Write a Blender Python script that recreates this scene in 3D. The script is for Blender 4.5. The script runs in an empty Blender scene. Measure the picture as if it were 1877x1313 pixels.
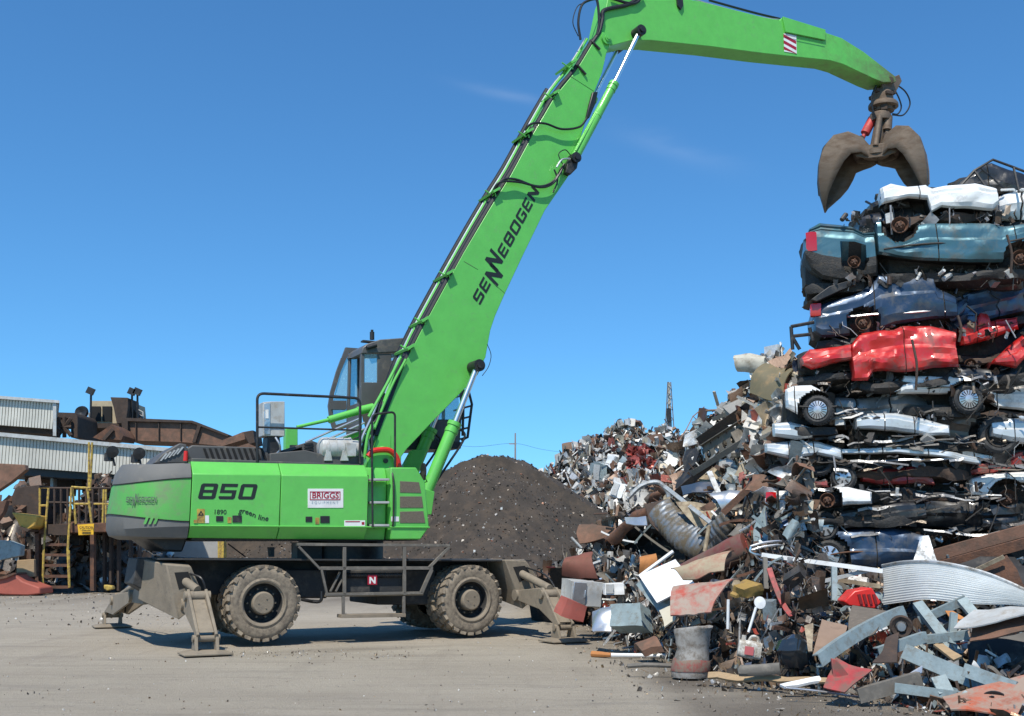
import bpy, bmesh, math, random
from mathutils import Vector, Matrix, noise, Euler
R = math.radians
sc = bpy.context.scene
col = sc.collection
# ---------------------------------------------------------------- camera
W_, H_ = 1877.0, 1313.0
FPX = 2000.0; CH = 1.65; HOR = 1010.0
PITCH = math.atan((HOR - H_/2)/FPX)
cam = bpy.data.cameras.new('camera'); camo = bpy.data.objects.new('camera', cam); col.objects.link(camo)
cam.sensor_fit = 'HORIZONTAL'; cam.sensor_width = 36; cam.lens = 36*FPX/W_
cam.clip_end = 6000; cam.clip_start = .1
camo.location = (0, 0, CH); camo.rotation_euler = (R(90)+PITCH, 0, 0)
sc.camera = camo
CP, SP = math.cos(PITCH), math.sin(PITCH)
def ray(px, py):
    x = (px-W_/2)/FPX; y = (H_/2-py)/FPX
    return Vector((x, CP - y*SP, SP + y*CP))
def at(px, py, Y):                      # pixel -> point at distance Y
    d = ray(px, py); return Vector((0, 0, CH)) + d*(Y/d.y)
def gnd(px, py, z=0.0):                 # pixel -> point on the ground
    d = ray(px, py); return Vector((0, 0, CH)) + d*((z-CH)/d.z)
YAW = R(27)
FW = Vector((math.cos(YAW), math.sin(YAW), 0)); LAT = Vector((-math.sin(YAW), math.cos(YAW), 0))
W0 = gnd(484, 1176, .10)
R0 = W0 + 1.38*LAT; R0.z = 0
def M(px, py, v):                       # pixel -> (u, z) on the machine's plane at lateral offset v
    d = ray(px, py); o = Vector((0, 0, CH))
    t = (v - (o-R0).dot(LAT))/d.dot(LAT); p = o + d*t
    return ((p-R0).dot(FW), p.z)
# ---------------------------------------------------------------- materials
def newmat(name):
    m = bpy.data.materials.new(name); m.use_nodes = True
    nt = m.node_tree; b = nt.nodes['Principled BSDF']; return m, nt, b
def nd(nt, t, **kw):
    n = nt.nodes.new(t)
    for k, v in kw.items():
        if k in n.inputs.keys(): n.inputs[k].default_value = v
        else: setattr(n, k, v)
    return n
def c4(c): return (c[0], c[1], c[2], 1)
def srgb(r, g, b):
    f = lambda v: (v/255/12.92 if v/255 <= .04045 else ((v/255+.055)/1.055)**2.4)
    return (f(r), f(g), f(b))
def mat(name, c, rough=.6, metal=0., dirt=None, dirt_amt=.4, scale=2., bump=0., bscale=30., coat=0., var=.12, stretch=None, spec=.5, streak=0.):
    m, nt, b = newmat(name); L = nt.links
    tc = nd(nt, 'ShaderNodeTexCoord')
    mp = nd(nt, 'ShaderNodeMapping'); L.new(tc.outputs['Object'], mp.inputs['Vector'])
    if stretch: mp.inputs['Scale'].default_value = stretch
    n1 = nd(nt, 'ShaderNodeTexNoise', Scale=scale, Detail=8., Roughness=.65); L.new(mp.outputs[0], n1.inputs['Vector'])
    r1 = nd(nt, 'ShaderNodeMapRange'); L.new(n1.outputs['Fac'], r1.inputs[0])
    r1.inputs[1].default_value = .3; r1.inputs[2].default_value = .7; r1.inputs[3].default_value = 1-var; r1.inputs[4].default_value = 1+var
    mx = nd(nt, 'ShaderNodeMix', data_type='RGBA', blend_type='MULTIPLY'); mx.inputs[0].default_value = 1
    mx.inputs[6].default_value = c4(c); L.new(r1.outputs[0], mx.inputs[7])
    out = mx.outputs[2]
    b.inputs['Roughness'].default_value = rough
    if dirt:
        n2 = nd(nt, 'ShaderNodeTexNoise', Scale=scale*1.7, Detail=10., Roughness=.72); L.new(mp.outputs[0], n2.inputs['Vector'])
        r2 = nd(nt, 'ShaderNodeMapRange', clamp=True); L.new(n2.outputs['Fac'], r2.inputs[0])
        r2.inputs[1].default_value = .62-.35*dirt_amt; r2.inputs[2].default_value = .78-.3*dirt_amt; r2.inputs[4].default_value = min(1, .35+dirt_amt)
        m2 = nd(nt, 'ShaderNodeMix', data_type='RGBA'); L.new(r2.outputs[0], m2.inputs[0]); L.new(out, m2.inputs[6]); m2.inputs[7].default_value = c4(dirt)
        out = m2.outputs[2]
        rr = nd(nt, 'ShaderNodeMapRange'); L.new(r2.outputs[0], rr.inputs[0]); rr.inputs[3].default_value = rough; rr.inputs[4].default_value = max(rough, .85)
        L.new(rr.outputs[0], b.inputs['Roughness'])
    L.new(out, b.inputs['Base Color'])
    b.inputs['Metallic'].default_value = metal
    b.inputs['Coat Weight'].default_value = coat; b.inputs['Coat Roughness'].default_value = .12
    b.inputs['Specular IOR Level'].default_value = spec
    if bump:
        n3 = nd(nt, 'ShaderNodeTexNoise', Scale=bscale, Detail=6., Roughness=.6); L.new(mp.outputs[0], n3.inputs['Vector'])
        bp = nd(nt, 'ShaderNodeBump', Strength=bump, Distance=.02); L.new(n3.outputs['Fac'], bp.inputs['Height']); L.new(bp.outputs[0], b.inputs['Normal'])
    return m
def attr_mat(name, rough=.5, metal=.3, bump=.3, dirt=.75):
    m, nt, b = newmat(name); L = nt.links
    a = nd(nt, 'ShaderNodeAttribute', attribute_name='Col')
    tc = nd(nt, 'ShaderNodeTexCoord')
    n1 = nd(nt, 'ShaderNodeTexNoise', Scale=5., Detail=8., Roughness=.7); L.new(tc.outputs['Object'], n1.inputs['Vector'])
    r1 = nd(nt, 'ShaderNodeMapRange', clamp=True); L.new(n1.outputs['Fac'], r1.inputs[0])
    r1.inputs[1].default_value = .45; r1.inputs[2].default_value = .66; r1.inputs[4].default_value = dirt
    m2 = nd(nt, 'ShaderNodeMix', data_type='RGBA'); L.new(r1.outputs[0], m2.inputs[0]); L.new(a.outputs['Color'], m2.inputs[6]); m2.inputs[7].default_value = (.13, .10, .075, 1)
    L.new(m2.outputs[2], b.inputs['Base Color'])
    b.inputs['Roughness'].default_value = rough; b.inputs['Metallic'].default_value = metal
    n3 = nd(nt, 'ShaderNodeTexNoise', Scale=25., Detail=5.); L.new(tc.outputs['Object'], n3.inputs['Vector'])
    bp = nd(nt, 'ShaderNodeBump', Strength=bump, Distance=.02); L.new(n3.outputs['Fac'], bp.inputs['Height']); L.new(bp.outputs[0], b.inputs['Normal'])
    return m
DUST = (.26, .215, .16); DK = (.03, .027, .024); RU = (.14, .06, .03)
GREEN = (.12, .49, .08)
Mt = {}
Mt['green'] = mat('green_paint', GREEN, .4, 0, (.15, .34, .12), .2, 3.5, coat=.2, var=.07)
Mt['green_dusty'] = mat('dusty_green_paint', (.09, .36, .07), .6, 0, (.18, .22, .13), .45, 1.4, var=.1)
Mt['green_stick'] = None
Mt['cwgrey'] = mat('counterweight_grey', (.13, .128, .12), .7, 0, DUST, .15, 2, var=.1)
Mt['deck'] = mat('deck_grey', (.075, .073, .07), .6, 0, DUST, .2, 3, var=.15)
Mt['cab'] = mat('cab_grey', (.088, .088, .088), .5, 0, DUST, .2, 2, coat=.1)
Mt['black'] = mat('black_rubber', (.012, .012, .013), .45, 0, (.06, .055, .05), .15, 6)
Mt['blackpaint'] = mat('black_paint', (.015, .015, .016), .5, 0, (.09, .08, .068), .3, 3)
Mt['chassis'] = mat('chassis_dust', (.03, .03, .03), .75, 0, (.11, .097, .08), .3, 2.5, bump=.2)
Mt['dusty'] = mat('dusty_steel', (.225, .185, .135), .85, 0, (.09, .08, .07), .25, 3, bump=.25, var=.18)
Mt['dustyrail'] = mat('dusty_rail', (.13, .118, .1), .7, 0, (.25, .22, .18), .35, 4, bump=.1)
Mt['tyre'] = mat('dusty_tyre', (.25, .205, .15), .92, 0, (.11, .09, .07), .5, 5, bump=.4, bscale=20, var=.15)
Mt['tyreblk'] = mat('scrap_tyre', (.03, .03, .031), .75, 0, (.13, .12, .1), .3, 6, bump=.3)
Mt['chrome'] = mat('chrome_rod', (.75, .77, .8), .32, 1., var=.03)
Mt['alu'] = mat('aluminium', (.55, .56, .57), .35, .8, (.2, .18, .15), .25, 6)
Mt['white'] = mat('white_paint', (.75, .75, .73), .5, 0, DUST, .12, 3)
Mt['lgrey'] = mat('light_grey_paint', (.42, .43, .42), .5, 0, DUST, .35, 3, var=.18)
Mt['red'] = mat('red_paint', (.6, .02, .012), .4, 0, (.12, .03, .02), .2, 5)
Mt['decal'] = mat('decal_black', (.012, .016, .014), .5, var=.02)
Mt['decalgrey'] = mat('decal_grey', (.09, .13, .09), .6, var=.02)
Mt['decalred'] = mat('decal_red', (.35, .01, .03), .5, var=.02)
Mt['mesh'] = mat('dusty_mesh_grille', (.16, .135, .10), .9, 0, (.10, .085, .065), .4, 30, bump=.6, bscale=120)
Mt['yellow'] = mat('yellow_paint', (.52, .36, .06), .6, 0, (.16, .10, .05), .55, 4)
Mt['rust'] = mat('rusty_steel', (.15, .07, .04), .85, .1, (.07, .045, .035), .55, 3, bump=.5, var=.35)
Mt['rustbrown'] = mat('brown_rust_plate', (.19, .10, .065), .8, .1, (.1, .07, .05), .5, 2, bump=.3, var=.3)
Mt['rustdark'] = mat('dark_rust', (.06, .042, .033), .9, .1, (.11, .06, .035), .3, 3, bump=.5, var=.3)
Mt['grab'] = mat('grab_steel', (.15, .112, .082), .65, .3, (.11, .07, .045), .45, 1.3, bump=.35, var=.2, stretch=(1, 1, 2.5))
Mt['grabred'] = mat('faded_red_paint', (.5, .045, .04), .55, 0, (.2, .06, .045), .35, 4)
Mt['void'] = mat('black_interior', (.01, .01, .01), .9)
Mt['galv'] = mat('galvanised', (.5, .53, .55), .45, .55, (.22, .19, .15), .5, 4, bump=.15, var=.2)
Mt['bluegrey'] = mat('bluegrey_steel', (.24, .30, .31), .6, .1, (.15, .13, .10), .35, 5, bump=.2, var=.18)
Mt['wood'] = mat('weathered_wood', (.36, .25, .14), .85, 0, (.2, .15, .1), .3, 3, bump=.3, stretch=(1, 8, 8))
Mt['glass'] = None
def glassmat():
    m, nt, b = newmat('tinted_glass')
    b.inputs['Base Color'].default_value = (.50, .74, .80, 1); b.inputs['Roughness'].default_value = .03
    b.inputs['Transmission Weight'].default_value = .72; b.inputs['IOR'].default_value = 1.02
    b.inputs['Specular IOR Level'].default_value = .8
    return m
Mt['glass'] = glassmat()
Mt['junk'] = attr_mat('scrap_painted', .45, .15)
Mt['junkm'] = attr_mat('scrap_metallic', .35, .75)
Mt['junkl'] = attr_mat('scrap_light', .5, .1, .3, .3); Mt['junklm'] = attr_mat('scrap_light_metallic', .38, .5, .3, .3)
# ---------------------------------------------------------------- mesh builder
class G:
    def __init__(s): s.v = []; s.f = []; s.m = []; s.c = []; s.sm = []
    def add(s, vs, fs, mi=0, c=None, smooth=False):
        o = len(s.v); s.v += [Vector(p) for p in vs]
        for i, f in enumerate(fs):
            s.f.append([k+o for k in f]); s.m.append(mi[i] if isinstance(mi, (list, tuple)) else mi); s.c.append(c); s.sm.append(smooth)
    def box(s, c, size, rot=None, mi=0, col_=None):
        hx, hy, hz = size[0]/2, size[1]/2, size[2]/2
        vs = [Vector((x, y, z)) for x in (-hx, hx) for y in (-hy, hy) for z in (-hz, hz)]
        if rot is not None: vs = [rot @ p for p in vs]
        vs = [p + Vector(c) for p in vs]
        s.add(vs, [(0, 1, 3, 2), (4, 6, 7, 5), (0, 4, 5, 1), (2, 3, 7, 6), (0, 2, 6, 4), (1, 5, 7, 3)], mi, col_)
    def bx(s, x0, x1, y0, y1, z0, z1, mi=0): s.box(((x0+x1)/2, (y0+y1)/2, (z0+z1)/2), (abs(x1-x0), abs(y1-y0), abs(z1-z0)), None, mi)
    def prism(s, poly, v0, v1, mi=0, ax=1):      # polygon of (a, b) extruded along an axis
        n = len(poly)
        ar = sum(poly[i][0]*poly[(i+1) % n][1]-poly[(i+1) % n][0]*poly[i][1] for i in range(n))
        if ar < 0: poly = poly[::-1]
        def mk(p, v): return (p[0], v, p[1]) if ax == 1 else ((v, p[0], p[1]) if ax == 0 else (p[0], p[1], v))
        if v0 > v1: v0, v1 = v1, v0
        vs = [mk(p, v0) for p in poly]+[mk(p, v1) for p in poly]
        fs = [tuple(range(n)), tuple(range(2*n-1, n-1, -1))]+[(i, i+n, (i+1) % n+n, (i+1) % n) for i in range(n)]
        s.add(vs, fs, mi)
    def cyl(s, p0, p1, r0, r1=None, n=16, mi=0, caps=True, col_=None):
        p0 = Vector(p0); p1 = Vector(p1); r1 = r0 if r1 is None else r1
        d = (p1-p0); 
        if d.length < 1e-6: return
        d.normalize(); a = d.orthogonal().normalized(); b = d.cross(a)
        vs = []
        for p, r in ((p0, r0), (p1, r1)):
            for i in range(n):
                t = 2*math.pi*i/n; vs.append(p + a*math.cos(t)*r + b*math.sin(t)*r)
        s.add(vs, [(i, (i+1) % n, (i+1) % n+n, i+n) for i in range(n)], mi, col_, True)
        if caps: s.add(vs, [tuple(range(n-1, -1, -1)), tuple(range(n, 2*n))], mi, col_)
    def tube(s, pts, r, n=8, mi=0, closed=False, col_=None):
        pts = [Vector(p) for p in pts]
        m = len(pts); vs = []; prev = None
        for i, p in enumerate(pts):
            if closed: d = pts[(i+1) % m]-pts[i-1]
            else: d = pts[min(i+1, m-1)]-pts[max(i-1, 0)]
            d.normalize()
            if prev is None: a = d.orthogonal().normalized()
            else:
                a = prev - d*prev.dot(d)
                a = a.normalized() if a.length > 1e-5 else d.orthogonal().normalized()
            prev = a; b = d.cross(a)
            rr = r[i] if isinstance(r, (list, tuple)) else r
            for k in range(n):
                t = 2*math.pi*k/n; vs.append(p+a*math.cos(t)*rr+b*math.sin(t)*rr)
        fs = []
        for i in range(m if closed else m-1):
            for k in range(n):
                j = (i+1) % m; fs.append((i*n+k, i*n+(k+1) % n, j*n+(k+1) % n, j*n+k))
        s.add(vs, fs, mi, col_, True)
        if not closed: s.add(vs, [tuple(range(n-1, -1, -1)), tuple(range((m-1)*n, m*n))], mi, col_)
    def lathe(s, prof, c, axis, n=40, mi=0, smooth=True, mis=None):   # prof: (offset along axis, radius)
        c = Vector(c); d = Vector(axis).normalized(); a = d.orthogonal().normalized(); b = d.cross(a); m = len(prof)
        vs = []
        for (o, r) in prof:
            for k in range(n):
                t = 2*math.pi*k/n; vs.append(c+d*o+a*math.cos(t)*r+b*math.sin(t)*r)
        for i in range(m-1):
            fs = [(i*n+k, i*n+(k+1) % n, (i+1)*n+(k+1) % n, (i+1)*n+k) for k in range(n)]
            oo = len(s.v) if i == 0 else oo
            if i == 0: s.v += vs
            for f in fs: s.f.append([q+oo for q in f]); s.m.append(mis[i] if mis else mi); s.c.append(None); s.sm.append(smooth)
    def build(s, name, mats, parent=None, bevel=0, angle=35, recalc=False, weld=False, loc=None):
        me = bpy.data.meshes.new(name)
        off = Vector(loc) if loc is not None else Vector((0, 0, 0))
        me.from_pydata([tuple(p-off) for p in s.v], [], s.f)
        if not isinstance(mats, (list, tuple)): mats = [mats]
        for m_ in mats: me.materials.append(m_)
        me.polygons.foreach_set('material_index', s.m)
        if any(c is not None for c in s.c):
            ca = me.color_attributes.new('Col', 'FLOAT_COLOR', 'CORNER')
            arr = []
            for i, p in enumerate(me.polygons):
                c = s.c[i] or (.1, .1, .1)
                arr += [c[0], c[1], c[2], 1.]*p.loop_total
            ca.data.foreach_set('color', arr)
        if weld or recalc:
            bm = bmesh.new(); bm.from_mesh(me)
            if weld: bmesh.ops.remove_doubles(bm, verts=bm.verts, dist=1e-4)
            bmesh.ops.recalc_face_normals(bm, faces=bm.faces); bm.to_mesh(me); bm.free()
        me.polygons.foreach_set('use_smooth', [True]*len(me.polygons))
        me.set_sharp_from_angle(angle=R(angle))
        me.update()
        o = bpy.data.objects.new(name, me); col.objects.link(o)
        if loc is not None: o.location = loc
        if parent: o.parent = parent
        if bevel:
            b = o.modifiers.new('bevel', 'BEVEL'); b.width = bevel; b.segments = 2; b.limit_method = 'ANGLE'; b.angle_limit = R(40)
        return o
def tag(o, label=None, cat=None, group=None, kind=None):
    if label: o['label'] = label
    if cat: o['category'] = cat
    if group: o['group'] = group
    if kind: o['kind'] = kind
    return o
def empty(name, loc=(0, 0, 0), rz=0, label=None, cat=None, group=None):
    o = bpy.data.objects.new(name, None); col.objects.link(o); o.location = loc; o.rotation_euler = (0, 0, rz); o.empty_display_size = .3
    return tag(o, label, cat, group)
def copy_tree(o, parent=None):
    c = o.copy(); col.objects.link(c); c.parent = parent
    for ch in list(o.children): copy_tree(ch, c)
    return c
def catmull(pts, k=6):
    pts = [Vector(p) for p in pts]; out = []
    P = [pts[0]*2-pts[1]]+pts+[pts[-1]*2-pts[-2]]
    for i in range(1, len(P)-2):
        a, b, c, d = P[i-1], P[i], P[i+1], P[i+2]
        for j in range(k):
            t = j/k
            out.append(.5*((2*b)+(c-a)*t+(2*a-5*b+4*c-d)*t*t+(3*b-a-3*c+d)*t**3))
    out.append(pts[-1]); return out
def lerp_tab(tab, x):
    if x <= tab[0][0]: return tab[0][1:]
    for a, b in zip(tab, tab[1:]):
        if x <= b[0]:
            t = (x-a[0])/(b[0]-a[0]); return tuple(p+(q-p)*t for p, q in zip(a[1:], b[1:]))
    return tab[-1][1:]
# --- block lettering
def seg_letter(ch):
    t, y1, y2 = .24, .2, .8
    H = lambda a, b, c0=0, c1=0: [(c0, a), (1-c1, a), (1, a+.0+c1*.0), (1, b), (0, b)]
    Tn = [(0, y2), (1, y2), (1, .9), (.9, 1), (.1, 1), (0, .9)]
    Ts = [(0, y2), (1, y2), (1, 1), (.1, 1), (0, .9)]
    Bn = [(.1, 0), (.9, 0), (1, .1), (1, y1), (0, y1), (0, .1)]
    Mi = [(0, .41), (1, .41), (1, .59), (0, .59)]
    r = lambda a, b, c, d: [(a, b), (c, b), (c, d), (a, d)]
    LU, LL, RU, RL = r(0, .59, t, y2), r(0, y1, t, .41), r(1-t, .59, 1, y2), r(1-t, y1, 1, .41)
    return {'S': [Ts, Mi, Bn, LU, RL], '5': [r(0, y2, 1, 1), Mi, Bn, LU, RL], 'E': [Ts, r(0, .41, .92, .59), r(0, 0, 1, y1), LU, LL],
            'O': [Tn, Bn, r(0, y1, t, y2), r(1-t, y1, 1, y2)], '0': [Tn, Bn, r(0, y1, t, y2), r(1-t, y1, 1, y2)],
            'B': [Tn, Mi, Bn, LU, LL, RU, RL], '8': [Tn, Mi, Bn, LU, LL, RU, RL],
            'G': [Tn, Bn, r(0, y1, t, y2), r(1-t, y1, 1, .41), r(.5, .41, 1, .58)],
            'N': [r(0, 0, t, 1), r(1-t, 0, 1, 1), [(t, 1), (t, .6), (1-t, 0), (1-t, .4)]]}[ch]
def block_text(g, chars, o, xd, yd, v, shear=.25, mi=0):
    # chars: list of (char, x0, x1, y0, y1) in text units, o = (u, z) origin, xd / yd = (u, z) vectors per unit
    for ch, x0, x1, y0, y1 in chars:
        for poly in seg_letter(ch):
            vs = []
            for (a, b) in poly:
                y = y0+b*(y1-y0); x = x0+a*(x1-x0)+shear*y
                vs.append((o[0]+xd[0]*x+yd[0]*y, v, o[1]+xd[1]*x+yd[1]*y))
            g.add(vs, [tuple(range(len(vs)))], mi)
def font_mesh(g, text, fn, size=1., mi=0, bold=.0, shear=0.):
    cu = bpy.data.curves.new('t', 'FONT'); cu.body = text; cu.size = size; cu.offset = bold; cu.shear = shear; cu.resolution_u = 3
    ob = bpy.data.objects.new('t', cu); col.objects.link(ob)
    bpy.context.view_layer.update()
    me = bpy.data.meshes.new_from_object(ob.evaluated_get(bpy.context.evaluated_depsgraph_get()))
    xs = [v.co.x for v in me.vertices]; w = max(xs); 
    g.add([fn(v.co.x, v.co.y, w) for v in me.vertices], [tuple(p.vertices) for p in me.polygons], mi)
    bpy.data.objects.remove(ob); bpy.data.curves.remove(cu); bpy.data.meshes.remove(me)
# ---------------------------------------------------------------- the material handler
def uw(u, v, z=0): return R0 + FW*u + LAT*v + Vector((0, 0, z))
def Zat(u, v, py):
    p = uw(u, v); k = (H_/2-py)/FPX
    return CH + p.y*(SP+k*CP)/(CP-k*SP)
def MU(px, py, u):                       # pixel -> (v, z) on the cross plane u
    d = ray(px, py); o = Vector((0, 0, CH)); t = (u-(o-R0).dot(FW))/d.dot(FW); p = o+d*t
    return ((p-R0).dot(LAT), p.z)
def GU(px, py, z=0):
    p = gnd(px, py, z)-R0; return (p.dot(FW), p.dot(LAT))
def P3(px, py, v): a = M(px, py, v); return Vector((a[0], v, a[1]))
def PL(pts, v): return [M(x, y, v) for x, y in pts]
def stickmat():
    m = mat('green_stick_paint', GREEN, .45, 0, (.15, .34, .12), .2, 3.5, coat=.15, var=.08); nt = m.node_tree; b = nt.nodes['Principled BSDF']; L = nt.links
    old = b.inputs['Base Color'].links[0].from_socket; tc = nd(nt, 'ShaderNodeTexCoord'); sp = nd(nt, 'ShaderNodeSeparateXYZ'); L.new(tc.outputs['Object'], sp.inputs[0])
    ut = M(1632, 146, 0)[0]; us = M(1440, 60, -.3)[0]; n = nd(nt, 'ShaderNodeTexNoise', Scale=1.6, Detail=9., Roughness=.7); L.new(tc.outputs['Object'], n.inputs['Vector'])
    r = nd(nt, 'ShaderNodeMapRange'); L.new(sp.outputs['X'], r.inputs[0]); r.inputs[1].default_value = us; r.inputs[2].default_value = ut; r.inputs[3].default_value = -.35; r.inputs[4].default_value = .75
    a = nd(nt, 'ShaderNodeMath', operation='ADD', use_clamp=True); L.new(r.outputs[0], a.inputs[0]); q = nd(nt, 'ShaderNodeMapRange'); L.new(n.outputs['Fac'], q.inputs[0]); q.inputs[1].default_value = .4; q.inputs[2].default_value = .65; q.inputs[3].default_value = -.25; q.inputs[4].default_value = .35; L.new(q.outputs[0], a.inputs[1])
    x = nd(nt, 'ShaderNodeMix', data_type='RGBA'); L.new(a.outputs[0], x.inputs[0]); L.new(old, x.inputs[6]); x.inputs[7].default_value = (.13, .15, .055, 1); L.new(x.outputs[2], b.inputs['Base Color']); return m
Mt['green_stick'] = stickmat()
mh = empty('material_handler', R0, YAW, 'bright green wheeled material handler with long raised boom, standing on four outriggers', 'material handler')
def part(g, name, m, parent=None, bevel=0, **k): return g.build(name, m, parent or mh, bevel, **k)
def tint(o, label): o['label'] = label; return o
VB = -1.45
# --- upper body: three lofted green panels
def body_loft(g, px0, px1, rows0, rows1, vs, gap=.006):
    u0 = M(px0, 920, VB)[0]+gap; u1 = M(px1, 920, VB)[0]-gap
    S = []
    for u, rows in ((u0, rows0), (u1, rows1)):
        near = [(v, Zat(u, v, r)) for v, r in zip(vs, rows)]
        S.append([(u, v, z) for v, z in near]+[(u, -v, z) for v, z in near[::-1]])
    n = len(S[0]); g.add(S[0]+S[1], [tuple(range(n)), tuple(range(2*n-1, n-1, -1))]+[(i, i+n, (i+1) % n+n, (i+1) % n) for i in range(n)])
    return u0, u1
vs = [-1.28, VB, VB, -1.22]
g = G(); body_loft(g, 350, 514, (987, 966, 870, 847), (989, 967.5, 872.5, 850.5), vs); part(g, 'engine_panel', Mt['green'], bevel=.012, recalc=True)
g = G(); body_loft(g, 514, 675, (989, 967.5, 872.5, 850.5), (990, 969, 875, 854), vs); part(g, 'engine_panel', Mt['green'], bevel=.012, recalc=True)
g = G(); body_loft(g, 675, 715, (990, 969, 875, 858), (990.5, 969.5, 876, 859), [-1.2, -1.25, -1.25, -1.15]); part(g, 'step_recess', Mt['green'], bevel=.01, recalc=True)
g = G()      # front box: raked nose
u0 = M(716, 920, VB)[0]; 
nose = [(716, 858), (763, 858), (779, 884), (787, 967), (771, 990), (716, 990)]
g.prism(PL(nose, VB), VB, 1.45); part(g, 'front_tank', Mt['green'], bevel=.02)
# trim rail along the foot of the side and seam shadows
g = G(); a = M(350, 965, VB); b = M(787, 968, VB)
g.tube([(a[0], VB-.012, a[1]), (b[0], VB-.012, b[1])], .014, 6); part(g, 'trim_rail', Mt['green'])
g = G()
for s in (514, 675):
    a = M(s, 872, VB); b = M(s, 968, VB); g.bx(a[0]-.008, a[0]+.008, VB+.004, VB+.1, b[1], a[1])
part(g, 'panel_seam', Mt['void'])
for (x0, y0, x1, y1, x2, y2, x3, y3) in ((733, 883, 768, 885, 772, 905, 733, 904), (733, 911, 773, 911, 776, 932, 733, 932), (733, 939, 776, 938, 779.5, 960, 733, 960)):
    g = G(); g.prism(PL([(x0, y0), (x1, y1), (x2, y2), (x3, y3)], VB), VB-.008, VB+.02); part(g, 'grille_panel', Mt['mesh'], bevel=.004)
# floor plate under the upper body, turntable
g = G(); g.prism(PL([(352, 984), (768, 984), (768, 992), (352, 992)], -1.2), -1.15, 1.15); part(g, 'floor_frame', Mt['blackpaint'])
uc = M(625, 1000, 0)[0]
g = G(); z0 = M(625, 1026, -.8)[1]; z1 = M(625, 990, -.8)[1]
g.cyl((uc, 0, z0-.05), (uc, 0, z1+.05), .82, n=40); part(g, 'turntable', Mt['blackpaint'])
# --- counterweight
uF = M(349, 920, VB)[0]-.004
def cw_grid():
    g = G(); NT = 40
    lv = [(989, 989, .82, .86, 1), (983, 987, .95, .93, 1), (972, 966, .995, 1, 1), (944, 957, 1., 1, 1), (890, 877, .95, 1, 0), (869, 869, .92, .985, 0), (853, 850, .84, .90, 0), (851, 847.5, .7, .82, 0)]
    A = 1.14
    rows = []
    for (yr, yf, su, sv, _) in lv:
        row = []
        half = []
        for i in range(NT//2+1):
            t = math.pi/2*i/(NT//2); n = 2.5
            cu = abs(math.sin(t))**(2/n); cv = abs(math.cos(t))**(2/n)
            u = uF-A*su*cu; v = -1.45*sv*cv
            k = cu**1.5; py = yf+(yr-yf)*k
            uz, vz = uF-A*.5, VB
            half.append((u, v, Zat(uF-A*cu*.9, -1.45*cv, py)))
        zm = half[-1][2]
        row = half+[(u, -v, z) for (u, v, z) in half[:-1][::-1]]
        rows.append(row)
    n = len(rows[0])
    vsx = [p for r in rows for p in r]; fs = []; mi = []
    for j in range(len(rows)-1):
        for i in range(n-1):
            fs.append((j*n+i, (j+1)*n+i, (j+1)*n+i+1, j*n+i+1)); mi.append(1 if j == 3 else 0)
    fs.append(tuple(range(n))); mi.append(0)
    fs.append(tuple(range((len(rows)-1)*n, len(rows)*n))[::-1]); mi.append(0)
    fs.append(tuple([j*n for j in range(len(rows))])); mi.append(0)
    fs.append(tuple([j*n+n-1 for j in range(len(rows))][::-1])); mi.append(0)
    g.add(vsx, fs, mi); return g, rows
gcw, cwrows = cw_grid()
cw = part(gcw, 'counterweight', [Mt['cwgrey'], Mt['green_dusty']], recalc=True, angle=28)
g = G(); 
for j in (3, 4):
    pts = [Vector(p) for p in cwrows[j]]
    pts = [Vector((p.x-.006*abs(p.x-uF), p.y*1.004, p.z)) for p in pts]
    g.tube(pts, .009, 5)
part(g, 'edge_line', Mt['void'], cw)
g = G(); g.prism(PL([(262, 984), (345, 984), (334, 1013), (302, 1011)], -.95), -.95, .95); part(g, 'counterweight_foot', Mt['blackpaint'], bevel=.03)
# faded lettering on the counterweight, three green slashes
SEN = [('S', 0, .8, 0, 1), ('E', .98, 1.75, 0, 1), ('N', 1.95, 2.95, -.62, 1), ('N', 2.75, 3.75, 0, 1.62), ('E', 3.95, 4.7, 0, 1), ('B', 4.9, 5.75, 0, 1),
       ('O', 5.93, 6.78, 0, 1), ('G', 6.96, 7.81, 0, 1), ('E', 7.99, 8.74, 0, 1), ('N', 8.94, 9.85, 0, 1)]
def on_cw(px, py):                       # nearest point on the side rows of the counterweight, by pixel column
    pts = [cwrows[3][i] for i in range(0, 21)]
    best = None
    for a, b in zip(pts, pts[1:]):
        for k in range(5):
            t = k/5; u = a[0]+(b[0]-a[0])*t; v = a[1]+(b[1]-a[1])*t
            q = M(px, py, v); d = abs(q[0]-u)
            if best is None or d < best[0]: best = (d, v, q)
    d, v, q = best; return Vector((q[0], v*.985-.045, q[1]))
g = G()
for ch, x0, x1, y0, y1 in SEN:
    for poly in seg_letter(ch):
        vsx = []
        for a, b in poly:
            y = y0+b*(y1-y0); x = x0+a*(x1-x0)+.25*y
            vsx.append(on_cw(230+x*5.7, 922-y*10))
        g.add(vsx, [tuple(range(len(vsx)))])
part(g, 'lettering', Mt['decalgrey'], cw)
g = G()
for k in range(3):
    x = 262+k*9
    vsx = [on_cw(*p) for p in ((x, 962), (x+5, 962), (x+11, 948), (x+6, 947))]; g.add(vsx, [(0, 1, 2, 3)])
part(g, 'stripe', Mt['green_dusty'], cw)
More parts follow.
